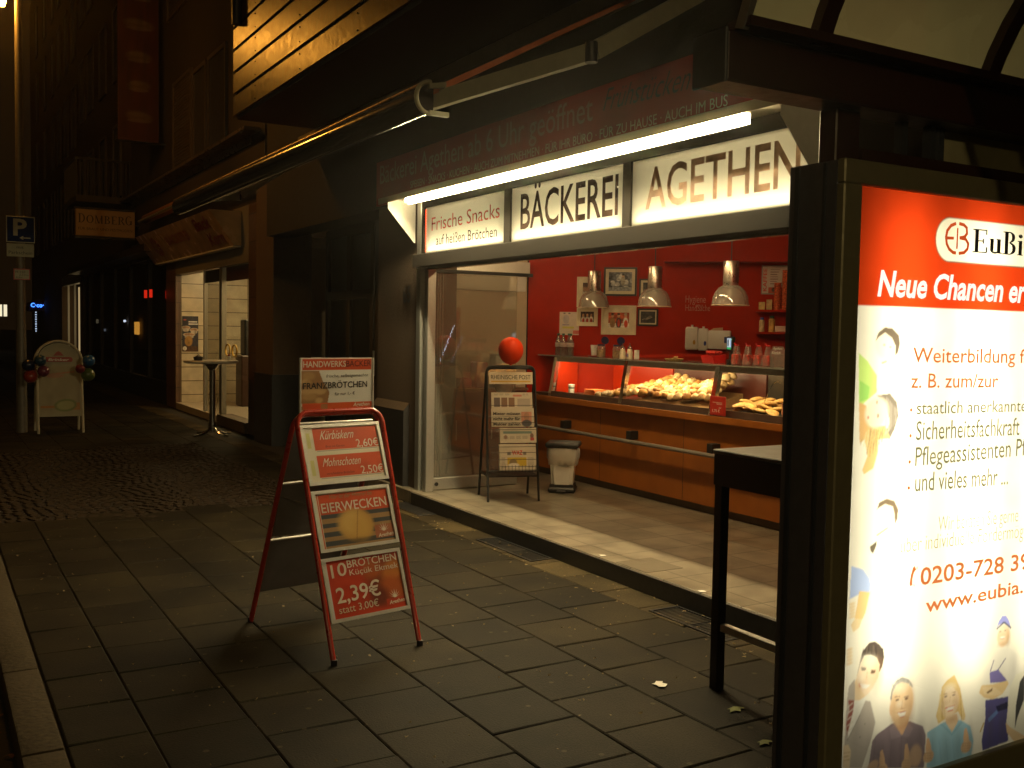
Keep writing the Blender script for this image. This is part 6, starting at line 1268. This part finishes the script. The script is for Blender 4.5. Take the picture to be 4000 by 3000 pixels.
t = thing('wall_poster', 'brown pastry poster on the inner wall right of the yellow rings', 'poster', (5.9, 16.7, 1.2)); o = MB(); o.box(5.85, 16.62, 1.1, 6.35, 16.64, 1.95); o.build('board', M_dark, t); s.build('sheet', (5.89, 16.615, 1.15), (1, 0, 0), UPZ, PRINT, t)
# tilted sign of the neighbouring bakery
t = thing('tilted_sign', 'long tilted orange and cream sign above the neighbouring bakery', 'shop sign', (3.9, 18, 2.8))
M_sg = mat('cream_sign_face', (.60, .38, .18), .25, scale=4, var=.2); P = lambda y, k, off=0.0: np.array([3.62 + .36 * k - off * .85, y, 3.28 - .50 * k - off * .53])
o = MB(); o.prism([P(14.9, 0), P(14.9, 1), P(14.9, 1) + np.array([.11, 0, 0]), np.array([4.09, 14.9, 3.28])], (0, 5.9, 0)); o.build('box', M_sg, t)
o = MB(); o.box(3.98, 14.95, 2.755, 4.098, 20.75, 2.779); o.build('underside', M_whitemetal, t)
nb_n = _n(np.array([-.50, 0, -.36])); nb_u = _n(np.array([-.36, 0, .50]))
L = Lettering(); L.add('BÄCKEREI', P(18.6, .55), P(16.9, .55), .16, nb_u, nb_n, off=.004, bold=.02); L.build('lettering', mat('rust_letter', (.32, .06, .02), .5), t)
L = Lettering(); L.add('Back', P(16.3, .42), P(15.3, .42), .19, nb_u, nb_n, off=.004, shear=.3, bold=.03); L.add('Korn', P(16.0, .88), P(15.1, .88), .19, nb_u, nb_n, off=.004, shear=.3, bold=.03); L.build('lettering', mat('red_brown_letter', (.28, .025, .012), .5), t)
L = Lettering()
for k in range(9):
    a0 = R_(40 * k); c0_ = P(19.6, .5); L.poly([c0_ + np.array([0, .32 * math.cos(a0), 0]) * .9 + nb_u * .20 * math.sin(a0) + nb_n * .006, c0_ + np.array([0, .3 * math.cos(a0 + .5), 0]) + nb_u * .2 * math.sin(a0 + .5) + nb_n * .006, c0_ + np.array([0, .08 * math.cos(a0), 0]) + nb_u * .05 * math.sin(a0) + nb_n * .006])
L.build('emblem', MATS['red_brown_letter'], t)
# upper windows, roller shutter
def window(par, y0, y1, z0, z1, x=4.1, shut=False):
    f = MB(); d = .05
    for a in ((y0, z0, y1, z0 + .07), (y0, z1 - .07, y1, z1), (y0, z0 + .07, y0 + .07, z1 - .07), (y1 - .07, z0 + .07, y1, z1 - .07)): f.box(x - d, a[0], a[1], x - .001, a[2], a[3])
    wf = f.build('window', M_shutter, par); p = MB()
    if shut:
        z = z0 + .07
        while z < z1 - .08: p.box(x - .03, y0 + .07, z, x - .002, y1 - .07, z + .05, bev=.008); z += .055
        p.build('roller_shutter', M_shutter, wf)
    else:
        p.box(x - .02, y0 + .07, z0 + .07, x - .002, y1 - .07, z1 - .07); p.build('pane', M_darkstone, wf)
window(NB, 18.0, 19.5, 4.40, 6.05, shut=True); window(NB, 16.95, 17.9, 4.42, 5.95); window(NB, 15.7, 16.8, 4.42, 5.95); window(NB, 16.0, 17.6, 7.3, 8.9); window(NB, 18.4, 20.0, 7.3, 8.9)
def awn(y0, y1):
    t = thing('rolled_awning', 'rolled up awning with a shiny front bar above the neighbouring bakery', 'awning', (3.9, (y0 + y1) / 2, 3.75)); o = MB(); o.cyl((3.95, y0, 3.72), (3.95, y1, 3.72), .09, n=18); o.build('roll', mat('rust_cloth', (.22, .09, .04), .8), t); o = MB(); o.cyl((3.82, y0, 3.66), (3.82, y1, 3.66), .03, n=12); o.build('front_bar', M_alu, t)
awn(14.2, 21.5)
# projecting signs
t = thing('hanging_banner', 'tall dark red banner with bread pictures projecting from the house wall', 'banner', (3.6, 20.3, 5.1))
o = MB(); o.box(3.23, 20.30, 5.08, 3.97, 20.36, 8.6); o.build('cloth', mat('maroon_cloth', (.05, .008, .004), .7), t)
o = MB()
for z in (5.06, 8.61): o.cyl((3.2, 20.33, z), (4.1, 20.33, z), .02, n=8)
o.build('bracket', M_blackmetal, t)
s = Sheet(.70, 3.4, .015, (.05, .008, .004))
for z, w_ in ((.42, .24), (1.0, .2), (1.55, .22), (2.15, .26), (2.7, .24)): s.ell(.36, z, w_, .10, (.085, .045, .02), random.uniform(-.2, .2), .2); s.ell(.36, z - .08, w_ * .9, .035, (.10, .06, .04)); s.ell(.33, z + .04, w_ * .7, .04, (.10, .06, .03))
s.noise(.2, 12); s.build('print', (3.25, 20.298, 5.12), (1, 0, 0), UPZ, PRINT, t)
t = thing('projecting_sign', 'cream projecting box sign reading DOMBERG', 'shop sign', (3.4, 23, 3.4)); DX0, DX1, DZ0, DZ1 = 2.81, 4.0, 3.44, 4.0
o = MB(); o.box(DX0, 23.0, DZ0, DX1, 23.16, DZ1, bev=.01); o.build('face', mat('cream_box_sign', (.34, .22, .115), .5, var=.05), t)
o = MB(); o.box(DX0 - .02, 22.99, DZ0 - .05, DX1 + .02, 23.17, DZ0 - .001); o.box(DX0 - .02, 22.99, DZ1 + .001, DX1 + .02, 23.17, DZ1 + .04); o.cyl((3.9, 23.08, 3.7), (4.1, 23.08, 3.7), .03); o.build('bracket', M_blackmetal, t)
L = Lettering(); zb = DZ0 + .27; H0 = .17
def serif(word, x0, x1, cap, zb):
    W = {'D': .95, 'O': 1.0, 'M': 1.15, 'B': .85, 'E': .8, 'R': .9, 'G': .95}; tot = sum(W[c] for c in word); x = x0; u_ = (x1 - x0) / tot; cnt = 0
    def q(xa, za, xb, zc):
        nonlocal cnt; cnt += 1; y = 22.996 - .0004 * (cnt % 7); L.poly([(xa, y, za), (xb, y, za), (xb, y, zc), (xa, y, zc)])
    def rg(cx, cz2, rx, rz, tx, tz, a0, a1):
        nonlocal cnt
        for k in range(20):
            a, c2 = R_(a0 + (a1 - a0) * k / 20), R_(a0 + (a1 - a0) * (k + 1.02) / 20); cnt += 1; y = 22.996 - .0004 * (cnt % 7)
            L.poly([(cx + rx * math.cos(a), y, cz2 + rz * math.sin(a)), (cx + rx * math.cos(c2), y, cz2 + rz * math.sin(c2)), (cx + (rx - tx) * math.cos(c2), y, cz2 + (rz - tz) * math.sin(c2)), (cx + (rx - tx) * math.cos(a), y, cz2 + (rz - tz) * math.sin(a))])
    for i, c in enumerate(word):
        w = W[c] * u_ * .86; h = cap * (1.15 if i in (0, len(word) - 1) and len(word) > 5 else 1.0); T = .17 * u_; t2 = .06 * u_
        if c in 'DBER': q(x + .1 * w, zb, x + .1 * w + T, zb + h); q(x, zb, x + .1 * w + T + .1 * w, zb + t2); q(x, zb + h - t2, x + .1 * w + T + .1 * w, zb + h)
        if c == 'D': rg(x + .35 * w, zb + h / 2, .62 * w, h / 2, T, t2, -90, 90)
        if c == 'O': rg(x + w / 2, zb + h / 2, w / 2, h / 2, T, t2, 0, 360)
        if c == 'G': rg(x + w / 2, zb + h / 2, w / 2, h / 2, T, t2, 45, 330); q(x + .75 * w, zb + .05 * h, x + .75 * w + T, zb + .45 * h); q(x + .62 * w, zb + .42 * h, x + w * 1.05, zb + .42 * h + t2)
        if c == 'B': rg(x + .4 * w, zb + h * .75, .45 * w, h * .25, T, t2, -90, 90); rg(x + .4 * w, zb + h * .26, .55 * w, h * .26, T, t2, -90, 90)
        if c == 'R': rg(x + .4 * w, zb + h * .74, .48 * w, h * .26, T, t2, -90, 90); L.poly([(x + .42 * w, 22.992, zb + .5 * h), (x + .42 * w + T, 22.992, zb + .5 * h), (x + w * 1.08, 22.992, zb), (x + w * 1.08 - T, 22.992, zb)])
        if c == 'E': q(x + .2 * w, zb, x + .95 * w, zb + t2); q(x + .2 * w, zb + h - t2, x + .92 * w, zb + h); q(x + .2 * w, zb + h * .48, x + .7 * w, zb + h * .48 + t2); q(x + .9 * w, zb, x + .95 * w, zb + .25 * h); q(x + .86 * w, zb + .78 * h, x + .92 * w, zb + h)
        if c == 'M':
            q(x + .08 * w, zb, x + .08 * w + t2, zb + h); q(x + .85 * w - T * .5, zb, x + .85 * w + T * .5, zb + h); q(x, zb, x + .25 * w, zb + t2); q(x + .72 * w, zb, x + w, zb + t2)
            L.poly([(x + .05 * w, 22.993, zb + h), (x + .05 * w + T, 22.993, zb + h), (x + .5 * w + T * .3, 22.993, zb), (x + .5 * w - T * .5, 22.993, zb)]); L.poly([(x + .82 * w, 22.9925, zb + h), (x + .82 * w + t2, 22.9925, zb + h), (x + .5 * w + t2, 22.9925, zb), (x + .5 * w, 22.9925, zb)])
        x += W[c] * u_
serif('DOMBERG', DX0 + .05, DX1 - .04, H0, zb)
L.add('FÜR BRAUT UND FESTMODEN', (DX0 + .05, 22.999, DZ0 + .12), (DX1 - .06, 22.999, DZ0 + .12), .055, UPZ, (0, -1, 0), off=.004); L.build('lettering', mat('brown_black_letter', (.035, .02, .014), .6), t)
# dark shop next to it and the houses further down the street
DH = thing('dark_shop_house', 'dark house with an unlit glazed shop front beyond the lit neighbouring bakery', 'house', (4.1, 27, 0))
M_far = mat('far_plaster', (.085, .052, .028), .85, scale=3, var=.15)
w = MB(); w.box(4.1, 24.005, 3.2, 4.6, 32.4, 14); w.box(4.45, 20.26, 0, 4.6, 32.4, 3.199); w.build('wall', M_far, DH)
w = MB(); w.box(4.1, 20.255, 2.95, 4.44, 23.99, 3.345); w.box(3.7, 20.3, 3.0, 4.098, 32.3, 3.14); w.build('canopy', mat('dark_canopy', (.06, .035, .02), .35, .4), DH)
f = MB()
for y in (20.3, 22.2, 24.4, 26.6, 28.8, 31.0, 32.2): f.box(4.12, y, 0, 4.2, y + .09, 2.949)
f.box(4.10, 20.3, 0, 4.22, 32.3, .45); df = f.build('shop_frame', M_blackmetal, DH)
f = MB(); f.quad((4.16, 20.35, .46), (4.16, 32.2, .46), (4.16, 32.2, 2.94), (4.16, 20.35, 2.94)); f.build('pane', M_darkglass, df)
for y in (25.2, 27.4, 29.6, 31.2):
    for z in (4.6, 7.4, 10.2): window(DH, y, y + 1.1, z, z + 1.75)
t = thing('railed_balcony', 'dark balcony with upright railing bars above the DOMBERG sign', 'balcony', (3.5, 24.2, 4.2)); o = MB(); o.box(2.95, 24.1, 4.28, 4.1, 26.2, 4.42); o.build('slab', M_dark, t); o = MB()
for x in np.linspace(2.97, 4.08, 16): o.box(x - .012, 24.11, 4.421, x + .012, 24.13, 5.20)
for y in np.linspace(24.2, 26.2, 18): o.box(2.955, y - .012, 4.421, 2.975, y + .012, 5.20)
o.box(2.94, 24.09, 5.201, 4.09, 24.15, 5.25); o.box(2.94, 24.16, 5.201, 3.0, 26.2, 5.25); o.build('railing', M_blackmetal, t)
for k, (x, y, z, w_, h_, m, nm, lab, cat) in enumerate(((4.9, 22.9, 1.33, .16, .3, emit('yellow_red_reflection', (1, .45, .06), 3.0), 'yellow_reflection', 'small yellow glow standing in for a reflection in the dark shop front', 'display light'), (4.9, 24.4, 1.60, .05, .05, emit('cold_reflection', (.75, .85, 1), 6.0), 'glass_reflection', 'small cold white stand-in reflection in the dark shop front', 'glass reflection'), (4.9, 27.6, 1.35, .12, .05, MATS.get('cold_reflection') or emit('cold_reflection', (.75, .85, 1), 6.0), 'glass_reflection', 'faint white stand-in reflection farther along the dark shop front', 'glass reflection'))):
    pass
for (u, v, w_, h_, m, nm, lab, cat) in ((535, 1282, .20, .30, emit('yellow_red_reflection', (1, .42, .06), 1.6), 'yellow_reflection', 'small yellow and red glow standing in for a reflection in the dark shop front', 'display light'), (487, 1254, .06, .06, emit('cold_reflection', (.75, .85, 1), 4.0), 'glass_reflection', 'small cold white stand-in reflection left of the yellow one', 'glass reflection'), (407, 1289, .16, .07, emit('dim_reflection', (.75, .85, 1), .5), 'glass_reflection', 'faint bluish stand-in reflection farther along the dark shop front', 'glass reflection'), (380, 1255, .10, .12, emit('dim_warm', (1, .85, .5), .35), 'glass_reflection', 'faint warm stand-in reflection farthest along the dark shop front', 'glass reflection')):
    p = on(u, v, 0, 4.38); o = MB(); o.box(4.36, p[1] - w_ * 1.2, p[2] - h_ / 2, 4.40, p[1] + w_ * 1.2, p[2] + h_ / 2, bev=.01); tag(o.build(nm, m), lab, cat)  # glowing boxes stand in for car reflections in the dark shop glass
for y in (21.0, 21.55):
    p = MB(); p.cyl((3.95, y, 2.12), (3.95, y, 2.28), .03, n=10); tag(p.build('red_lamp', emit('red_lamp_glow', (1, .03, .01), .6)), 'small red lamp under the dark canopy, %s of the pair' % ('right' if y < 21.2 else 'left'), 'lamp')
# lit house farther down
LH = thing('far_house', 'tall pale house with narrow windows far down the street', 'house', (4.1, 40, 0))
w = MB(); w.box(4.1, 32.405, 3.1, 5.0, 48, 15); w.box(4.1, 37.2, 0, 5.0, 48, 3.099); w.box(4.7, 32.405, 0, 5.0, 37.19, 3.099); w.box(4.1, 32.41, 0, 4.69, 32.7, 3.099); w.build('wall', M_far, LH)
for y in (33.2, 35.1, 37.0, 38.9, 41.5, 44.5):
    for z in (4.3, 6.9, 9.6, 12.2): window(LH, y, y + .95, z, z + 1.9)
f = MB()
for y in (34.4, 36.0): f.box(4.14, y, .1, 4.2, y + .08, 2.8)
f.box(4.10, 32.71, 2.8, 4.25, 37.19, 3.09); f.box(4.10, 32.71, 0, 4.25, 37.19, .6); f.build('shop_window_frame', M_alu, LH)
f = MB(); f.quad((4.6, 32.75, .61), (4.6, 37.1, .61), (4.6, 37.1, 2.79), (4.6, 32.75, 2.79)); f.build('lit_window', emit('warm_window_glow', (1, .72, .34), .42), LH)
t = thing('rounded_awning', 'dark purple rounded awning with blue neon letters far down the street', 'awning', (4.0, 43, 2.2)); o = MB(); pts = [(3.55, 43, 2.0)] + [(4.1 - .55 * math.cos(a), 43, 2.0 + .5 * math.sin(a)) for a in np.linspace(0, math.pi / 2, 8)] + [(4.1, 43, 2.0)]; o.prism(pts, (0, 2.5, 0)); o.build('cloth', mat('purple_cloth', (.06, .02, .07), .6), t)
L = Lettering(); L.add('C·co·', (3.62, 42.98, 2.16), (4.08, 42.98, 2.16), .15, UPZ, (0, -1, 0), off=.01, bold=.03); L.build('neon_lettering', emit('blue_neon', (.05, .22, 1), 3.0), t)
t = thing('light_chain', 'short upright string of cold white lights in the distance', 'light chain', (3.5, 40, 1)); o = MB(); P0 = on(222 * .6331, 1250, 1, 40.0)
for k in range(9): o.cyl((P0[0], 40, P0[2] + .3 - k * .085), (P0[0], 40, P0[2] + .26 - k * .085), .022 + .01 * (k % 2), n=6)
o.build('lights', emit('cold_light', (.6, .75, 1), .9), t)
EH = thing('street_end_house', 'dark house closing the street in the far left distance', 'house', (-3, 62, 0)); w = MB(); w.box(-30, 62, 0, 3.2, 70, 9.0); w.build('wall', mat('night_wall', (.05, .032, .02), .9), EH)
for k, (x, z) in enumerate(((2.45, 1.95), (2.62, 1.95), (2.80, 1.95))): w = MB(); w.box(x * 1.38, 61.95, z - .1, x * 1.38 + .17, 61.99, z + .55); w.build('lit_window', emit('far_window_glow', (1, .88, .6), 1.0), EH)
CAR = thing('parked_car', 'dark blue car parked at the kerb in the far left background', 'car', (-.5, 30, -.13)); M_car = mat('dark_blue_paint', (.012, .016, .035), .25, .3, coat=.5)
o = MB(); prof = [(0, .25), (0, .75), (.55, .88), (1.2, 1.38), (2.7, 1.42), (3.5, .98), (4.1, .85), (4.15, .3)]; o.prism([(-1.35, 28 + a, -.13 + c2) for a, c2 in prof], (1.65, 0, 0)); o.build('body', M_car, CAR)
o = MB(); o.prism([(-1.25, 28.5, .78), (.20, 28.5, .78), (.12, 29.15, 1.22), (-1.17, 29.15, 1.22)], (0, -.004, .002)); o.build('rear_window', M_darkstone, CAR)
for x in (-1.2, .2):
    for y in (28.8, 31.3): o = MB(); o.cyl((x - .09, y, .18), (x + .09, y, .18), .31, n=24); wv = o.build('wheel', M_black, CAR)
for x in (-1.2, .12): o = MB(); o.box(x, 27.985, .48, x + .2, 27.998, .6); o.build('tail_light', mat('tail_red', (.3, .01, .01), .3), CAR)

# ------------------------------------------------------------------ street lamp, parking signs, white A-board, bar table
SL = thing('street_lamp', 'tall grey lamp post with a glowing orange lantern', 'street lamp', (1.215, 15.95, 0))
o = MB(); o.cyl((1.215, 15.95, 0), (1.215, 15.95, 2.2), .075, .062, n=18); o.cyl((1.215, 15.95, 2.201), (1.215, 15.95, 6.55), .06, .045, n=18); o.build('pole', mat('lamp_post_paint', (.16, .14, .11), .5, .3, scale=20), SL)
o = MB(); o.tube([(1.215, 15.95, 6.5), (1.15, 15.95, 6.6), (1.02, 15.95, 6.63)], .035, 10); o.build('bracket', MATS['lamp_post_paint'], SL)
o = MB(); o.box(.50, 15.80, 6.20, 1.11, 16.10, 6.42, bev=.05, seg=3); o.build('lantern_housing', MATS['lamp_post_paint'], SL)
o = MB(); o.box(.56, 15.83, 6.02, 1.06, 16.07, 6.199, bev=.03, seg=2); o.build('lens', emit('sodium_glow', (1, .40, .045), 120.0), SL)
S2 = copy_tree(SL); S2.location = (-6.2, -10.5, 0); S2['label'] = 'street lamp standing behind the viewer across the road'
for ch in S2.children:
    if ch.name.startswith('lens'): ch.data = ch.data.copy(); ch.data.materials[0] = emit('warm_lamp_glow', (1, .80, .46), 30.0)
lamp('lantern_light', 'POINT', (-6.64, -10.5, 6.02), LAMP2, (1, .72, .30), S2, size=.12)
PS = thing('parking_sign', 'blue parking sign with a white letter P and a left arrow', 'traffic sign', (1.215, 15.86, 2.7))
o = MB(); o.box(1.03, 15.862, 2.715, 1.40, 15.868, 3.085, bev=.002); o.build('plate', mat('sign_white', (.48, .46, .32), .4), PS)
o = MB(); o.box(1.043, 15.858, 2.728, 1.387, 15.8615, 3.072); o.build('blue_field', mat('sign_blue', (.010, .03, .13), .6, spec=.1), PS)
L = Lettering(); L.add('P', (1.12, 15.857, 2.82), (1.295, 15.857, 2.82), .22, UPZ, (0, -1, 0), off=.002, bold=.03)
L.poly([(1.22, 15.8545, 2.775), (1.34, 15.8545, 2.775), (1.34, 15.8545, 2.79), (1.22, 15.8545, 2.79)]); L.poly([(1.20, 15.854, 2.782), (1.245, 15.854, 2.755), (1.25, 15.854, 2.765), (1.222, 15.854, 2.782)]); L.poly([(1.20, 15.8535, 2.782), (1.222, 15.8535, 2.782), (1.25, 15.8535, 2.80), (1.245, 15.8535, 2.81)]); L.build('lettering', MATS['sign_white'], PS)
t = thing('supplementary_sign', 'small pale plate reading mit Parkschein under the parking sign', 'traffic sign', (1.215, 15.86, 2.5)); o = MB(); o.box(1.035, 15.862, 2.515, 1.385, 15.868, 2.700, bev=.002); o.build('plate', mat('sign_grey_white', (.38, .36, .22), .45), t)
L = Lettering(); L.add('mit', (1.16, 15.861, 2.63), (1.25, 15.861, 2.63), .04, UPZ, (0, -1, 0)); L.add('Parkschein', (1.06, 15.861, 2.55), (1.36, 15.861, 2.55), .045, UPZ, (0, -1, 0)); L.build('lettering', M_black, t)
t = thing('hydrant_sign', 'small white plate with a red border low on the lamp post', 'sign', (1.215, 15.86, 2.2)); o = MB(); o.box(1.12, 15.862, 2.19, 1.33, 15.868, 2.345); o.build('border', mat('sign_red', (.42, .02, .012), .4), t); o = MB(); o.box(1.133, 15.858, 2.203, 1.317, 15.8615, 2.332); o.build('plate', MATS['sign_grey_white'], t)
L = Lettering(); L.add('H 150', (1.145, 15.857, 2.285), (1.27, 15.857, 2.285), .032, UPZ, (0, -1, 0)); L.add('2,17m', (1.19, 15.857, 2.245), (1.31, 15.857, 2.245), .026, UPZ, (0, -1, 0)); L.add('0,3m', (1.15, 15.857, 2.21), (1.23, 15.857, 2.21), .024, UPZ, (0, -1, 0)); L.build('lettering', M_black, t)
WB = thing('sidewalk_sign', 'white A-board with a rounded top and faint red lettering beside the lamp post', 'A-board', (1.70, 15.6, 0)); M_wb = mat('aged_white_board', (.34, .30, .185), .5, scale=5); M_wt = mat('white_tube', (.5, .45, .33), .4)
top = [(1.36, 0), (1.36, .9)] + [(1.69 - .31 * math.cos(a), 1.02 + .30 * math.sin(a)) for a in np.linspace(0, math.pi, 17)] + [(2.02, .9), (2.02, 0)]
lean = lambda p, sg_: (p[0], 15.85 - sg_ * .25 * (1 - p[1] / 1.32), p[1])
for sg_, nm in ((1, 'front_frame'), (-1, 'back_frame')): o = MB(); o.tube([lean((1.40 if p[0] < 1.69 and p[1] < .95 else (1.99 if p[1] < .95 else p[0]), p[1]), sg_) for p in top], .018, 8); o.build(nm, M_wt, WB)
o = MB(); pts = [(1.405, .24), (1.985, .24), (1.995, 1.02)] + [(1.69 + .285 * math.cos(a), 1.02 + .275 * math.sin(a)) for a in np.linspace(0.1, math.pi - .1, 13)] + [(1.39, 1.02)]; o.prism([lean(p, 1) for p in pts], (0, .012, 0)); o.build('board', M_wb, WB)
LW = lambda x, z: Vector(lean((x, z), 1)) + Vector((0, -.003, 0)); wup = _n(np.array([0, .25 / 1.32, 1])); wn_ = np.cross([1, 0, 0], wup)
s = Sheet(.52, .70, .008, (.34, .30, .19)); s.rect(0, .09, .52, .13, (.45, .20, .06)); s.rect(.33, .06, .52, .17, (.45, .22, .08)); s.ell(.33, .13, .15, .09, (.18, .22, .08), .1); s.ell(.33, .13, .12, .065, (.34, .34, .16), .1); s.line(.12, .58, .46, .62, .02, (.45, .20, .12)); s.ell(.2, .56, .12, .03, (.42, .24, .16)); s.noise(.06)
s.build('poster', LW(1.435, .27), (1, 0, 0), wup, PRINT, WB)
o = MB(); o.prism([LW(1.52, 1.02), LW(1.86, 1.02), LW(1.88, 1.05), LW(1.86, 1.09), LW(1.52, 1.09), LW(1.50, 1.05)], (0, -.004, 0)); sg2 = o.build('name_plate', mat('dull_red_plate', (.32, .045, .03), .5), WB)
L = Lettering(); L.add('Brinker', Vector(LW(1.55, 1.035)) + Vector((0, -.006, 0)), Vector(LW(1.83, 1.035)) + Vector((0, -.006, 0)), .036, wup, wn_, shear=.2, bold=.02); L.build('lettering', M_paper, sg2)
o = MB(); o.prism([LW(1.62, 1.11), LW(1.76, 1.11), LW(1.72, 1.16), LW(1.69, 1.175), LW(1.66, 1.16)], (0, -.004, 0)); o.build('crest', MATS['dull_red_plate'], WB)
for k, (x, z, r, rgb, lab) in enumerate(((1.42, 1.05, .085, (0.020, 0.050, 0.085), 'dark teal balloon at the upper left of the white A-board'), (1.27, .985, .09, (0.010, 0.015, 0.040), 'navy balloon leftmost beside the lamp post'), (1.30, .83, .10, (0.275, 0.035, 0.015), 'orange red balloon low at the left of the white A-board'), (1.46, .90, .085, (0.150, 0.030, 0.050), 'crimson balloon in front of the left edge of the white A-board'), (2.06, 1.045, .09, (0.015, 0.080, 0.210), 'bright blue balloon at the right of the white A-board'), (2.05, .84, .10, (0.080, 0.110, 0.025), 'olive green balloon low at the right of the white A-board'), (1.94, .93, .07, (0.150, 0.015, 0.020), 'dark red balloon between the blue and the green one'))):
    balloon('balloon', lab, (x, 15.50 + .03 * (k % 3), z), r, mat('rubber_%d' % k, rgb, .3, bump=0, var=.03), None, (R_(random.uniform(60, 110)), random.uniform(-.6, .6)), 1.1, group='balloons tied to the white A-board')
t = thing('bar_table', 'round white bar table on a chrome column before the neighbouring bakery', 'table', (3.57, 14.5, 0))
o = MB(); o.lathe([(0, 1.045), (.34, 1.045), (.375, 1.055), (.378, 1.075), (.37, 1.085), (0, 1.087)], (3.55, 14.5, 0), 40); o.build('tabletop', mat('marbled_top', (.58, .52, .42), .35, scale=8, var=.2), t)
o = MB(); o.cyl((3.57, 14.5, .05), (3.57, 14.5, 1.044), .042, n=18); o.cyl((3.57, 14.5, .95), (3.57, 14.5, 1.043), .05, .12, n=18); o.cyl((3.57, 14.5, .12), (3.57, 14.5, .2), .058, n=18); o.build('column', M_chrome, t)
o = MB()
for k in range(4):
    a = R_(25 + 90 * k); d = Vector((math.cos(a), math.sin(a), 0)); B0 = Vector((3.57, 14.5, 0)); o.tube([B0 + d * .03 + Vector((0, 0, .13)), B0 + d * .10 + Vector((0, 0, .06)), B0 + d * .20 + Vector((0, 0, .03)), B0 + d * .33 + Vector((0, 0, .02))], .018, 8)
o.build('foot_cross', M_chrome, t)
t = thing('ashtray', 'dark lidded ashtray on the round white bar table', 'ashtray', (3.36, 14.45, 1.088)); o = MB(); o.lathe([(0, 0), (.062, 0), (.068, .05), (.05, .055)], (0, 0, 0), 18); o.build('bowl', M_black, t, loc=(0, 0, 0)); o = MB(); o.lathe([(.05, .056), (.02, .07), (.008, .075), (.014, .10), (0, .108)], (0, 0, 0), 14); o.build('lid', M_chrome, t, loc=(0, 0, 0))
t = thing('shaker', 'small shaker with a red cap on the round white bar table', 'shaker', (3.80, 14.48, 1.088)); o = MB(); o.lathe([(0, 0), (.03, 0), (.028, .05), (.018, .06)], (0, 0, 0), 12); o.build('body', M_whitemetal, t, loc=(0, 0, 0)); o = MB(); o.lathe([(.02, .06), (.018, .085), (0, .09)], (0, 0, 0), 12); o.build('cap', MATS['tail_red'], t, loc=(0, 0, 0))

# ------------------------------------------------------------------ damp night air that carries the glow of the street lamp
hz = MB(); hz.box(-12, -14, -1.2, 16, 74, 16.5)
hm = bpy.data.materials.new('night_haze'); hm.use_nodes = True; nt = hm.node_tree; nt.nodes.clear(); oo = nt.nodes.new('ShaderNodeOutputMaterial'); pv = nt.nodes.new('ShaderNodeVolumePrincipled')
pv.inputs['Color'].default_value = (.9, .85, .76, 1); pv.inputs['Density'].default_value = 0.0010; pv.inputs['Anisotropy'].default_value = 0.88
nt.links.new(pv.outputs[0], oo.inputs['Volume']); tag(hz.build('haze', hm), kind='stuff')
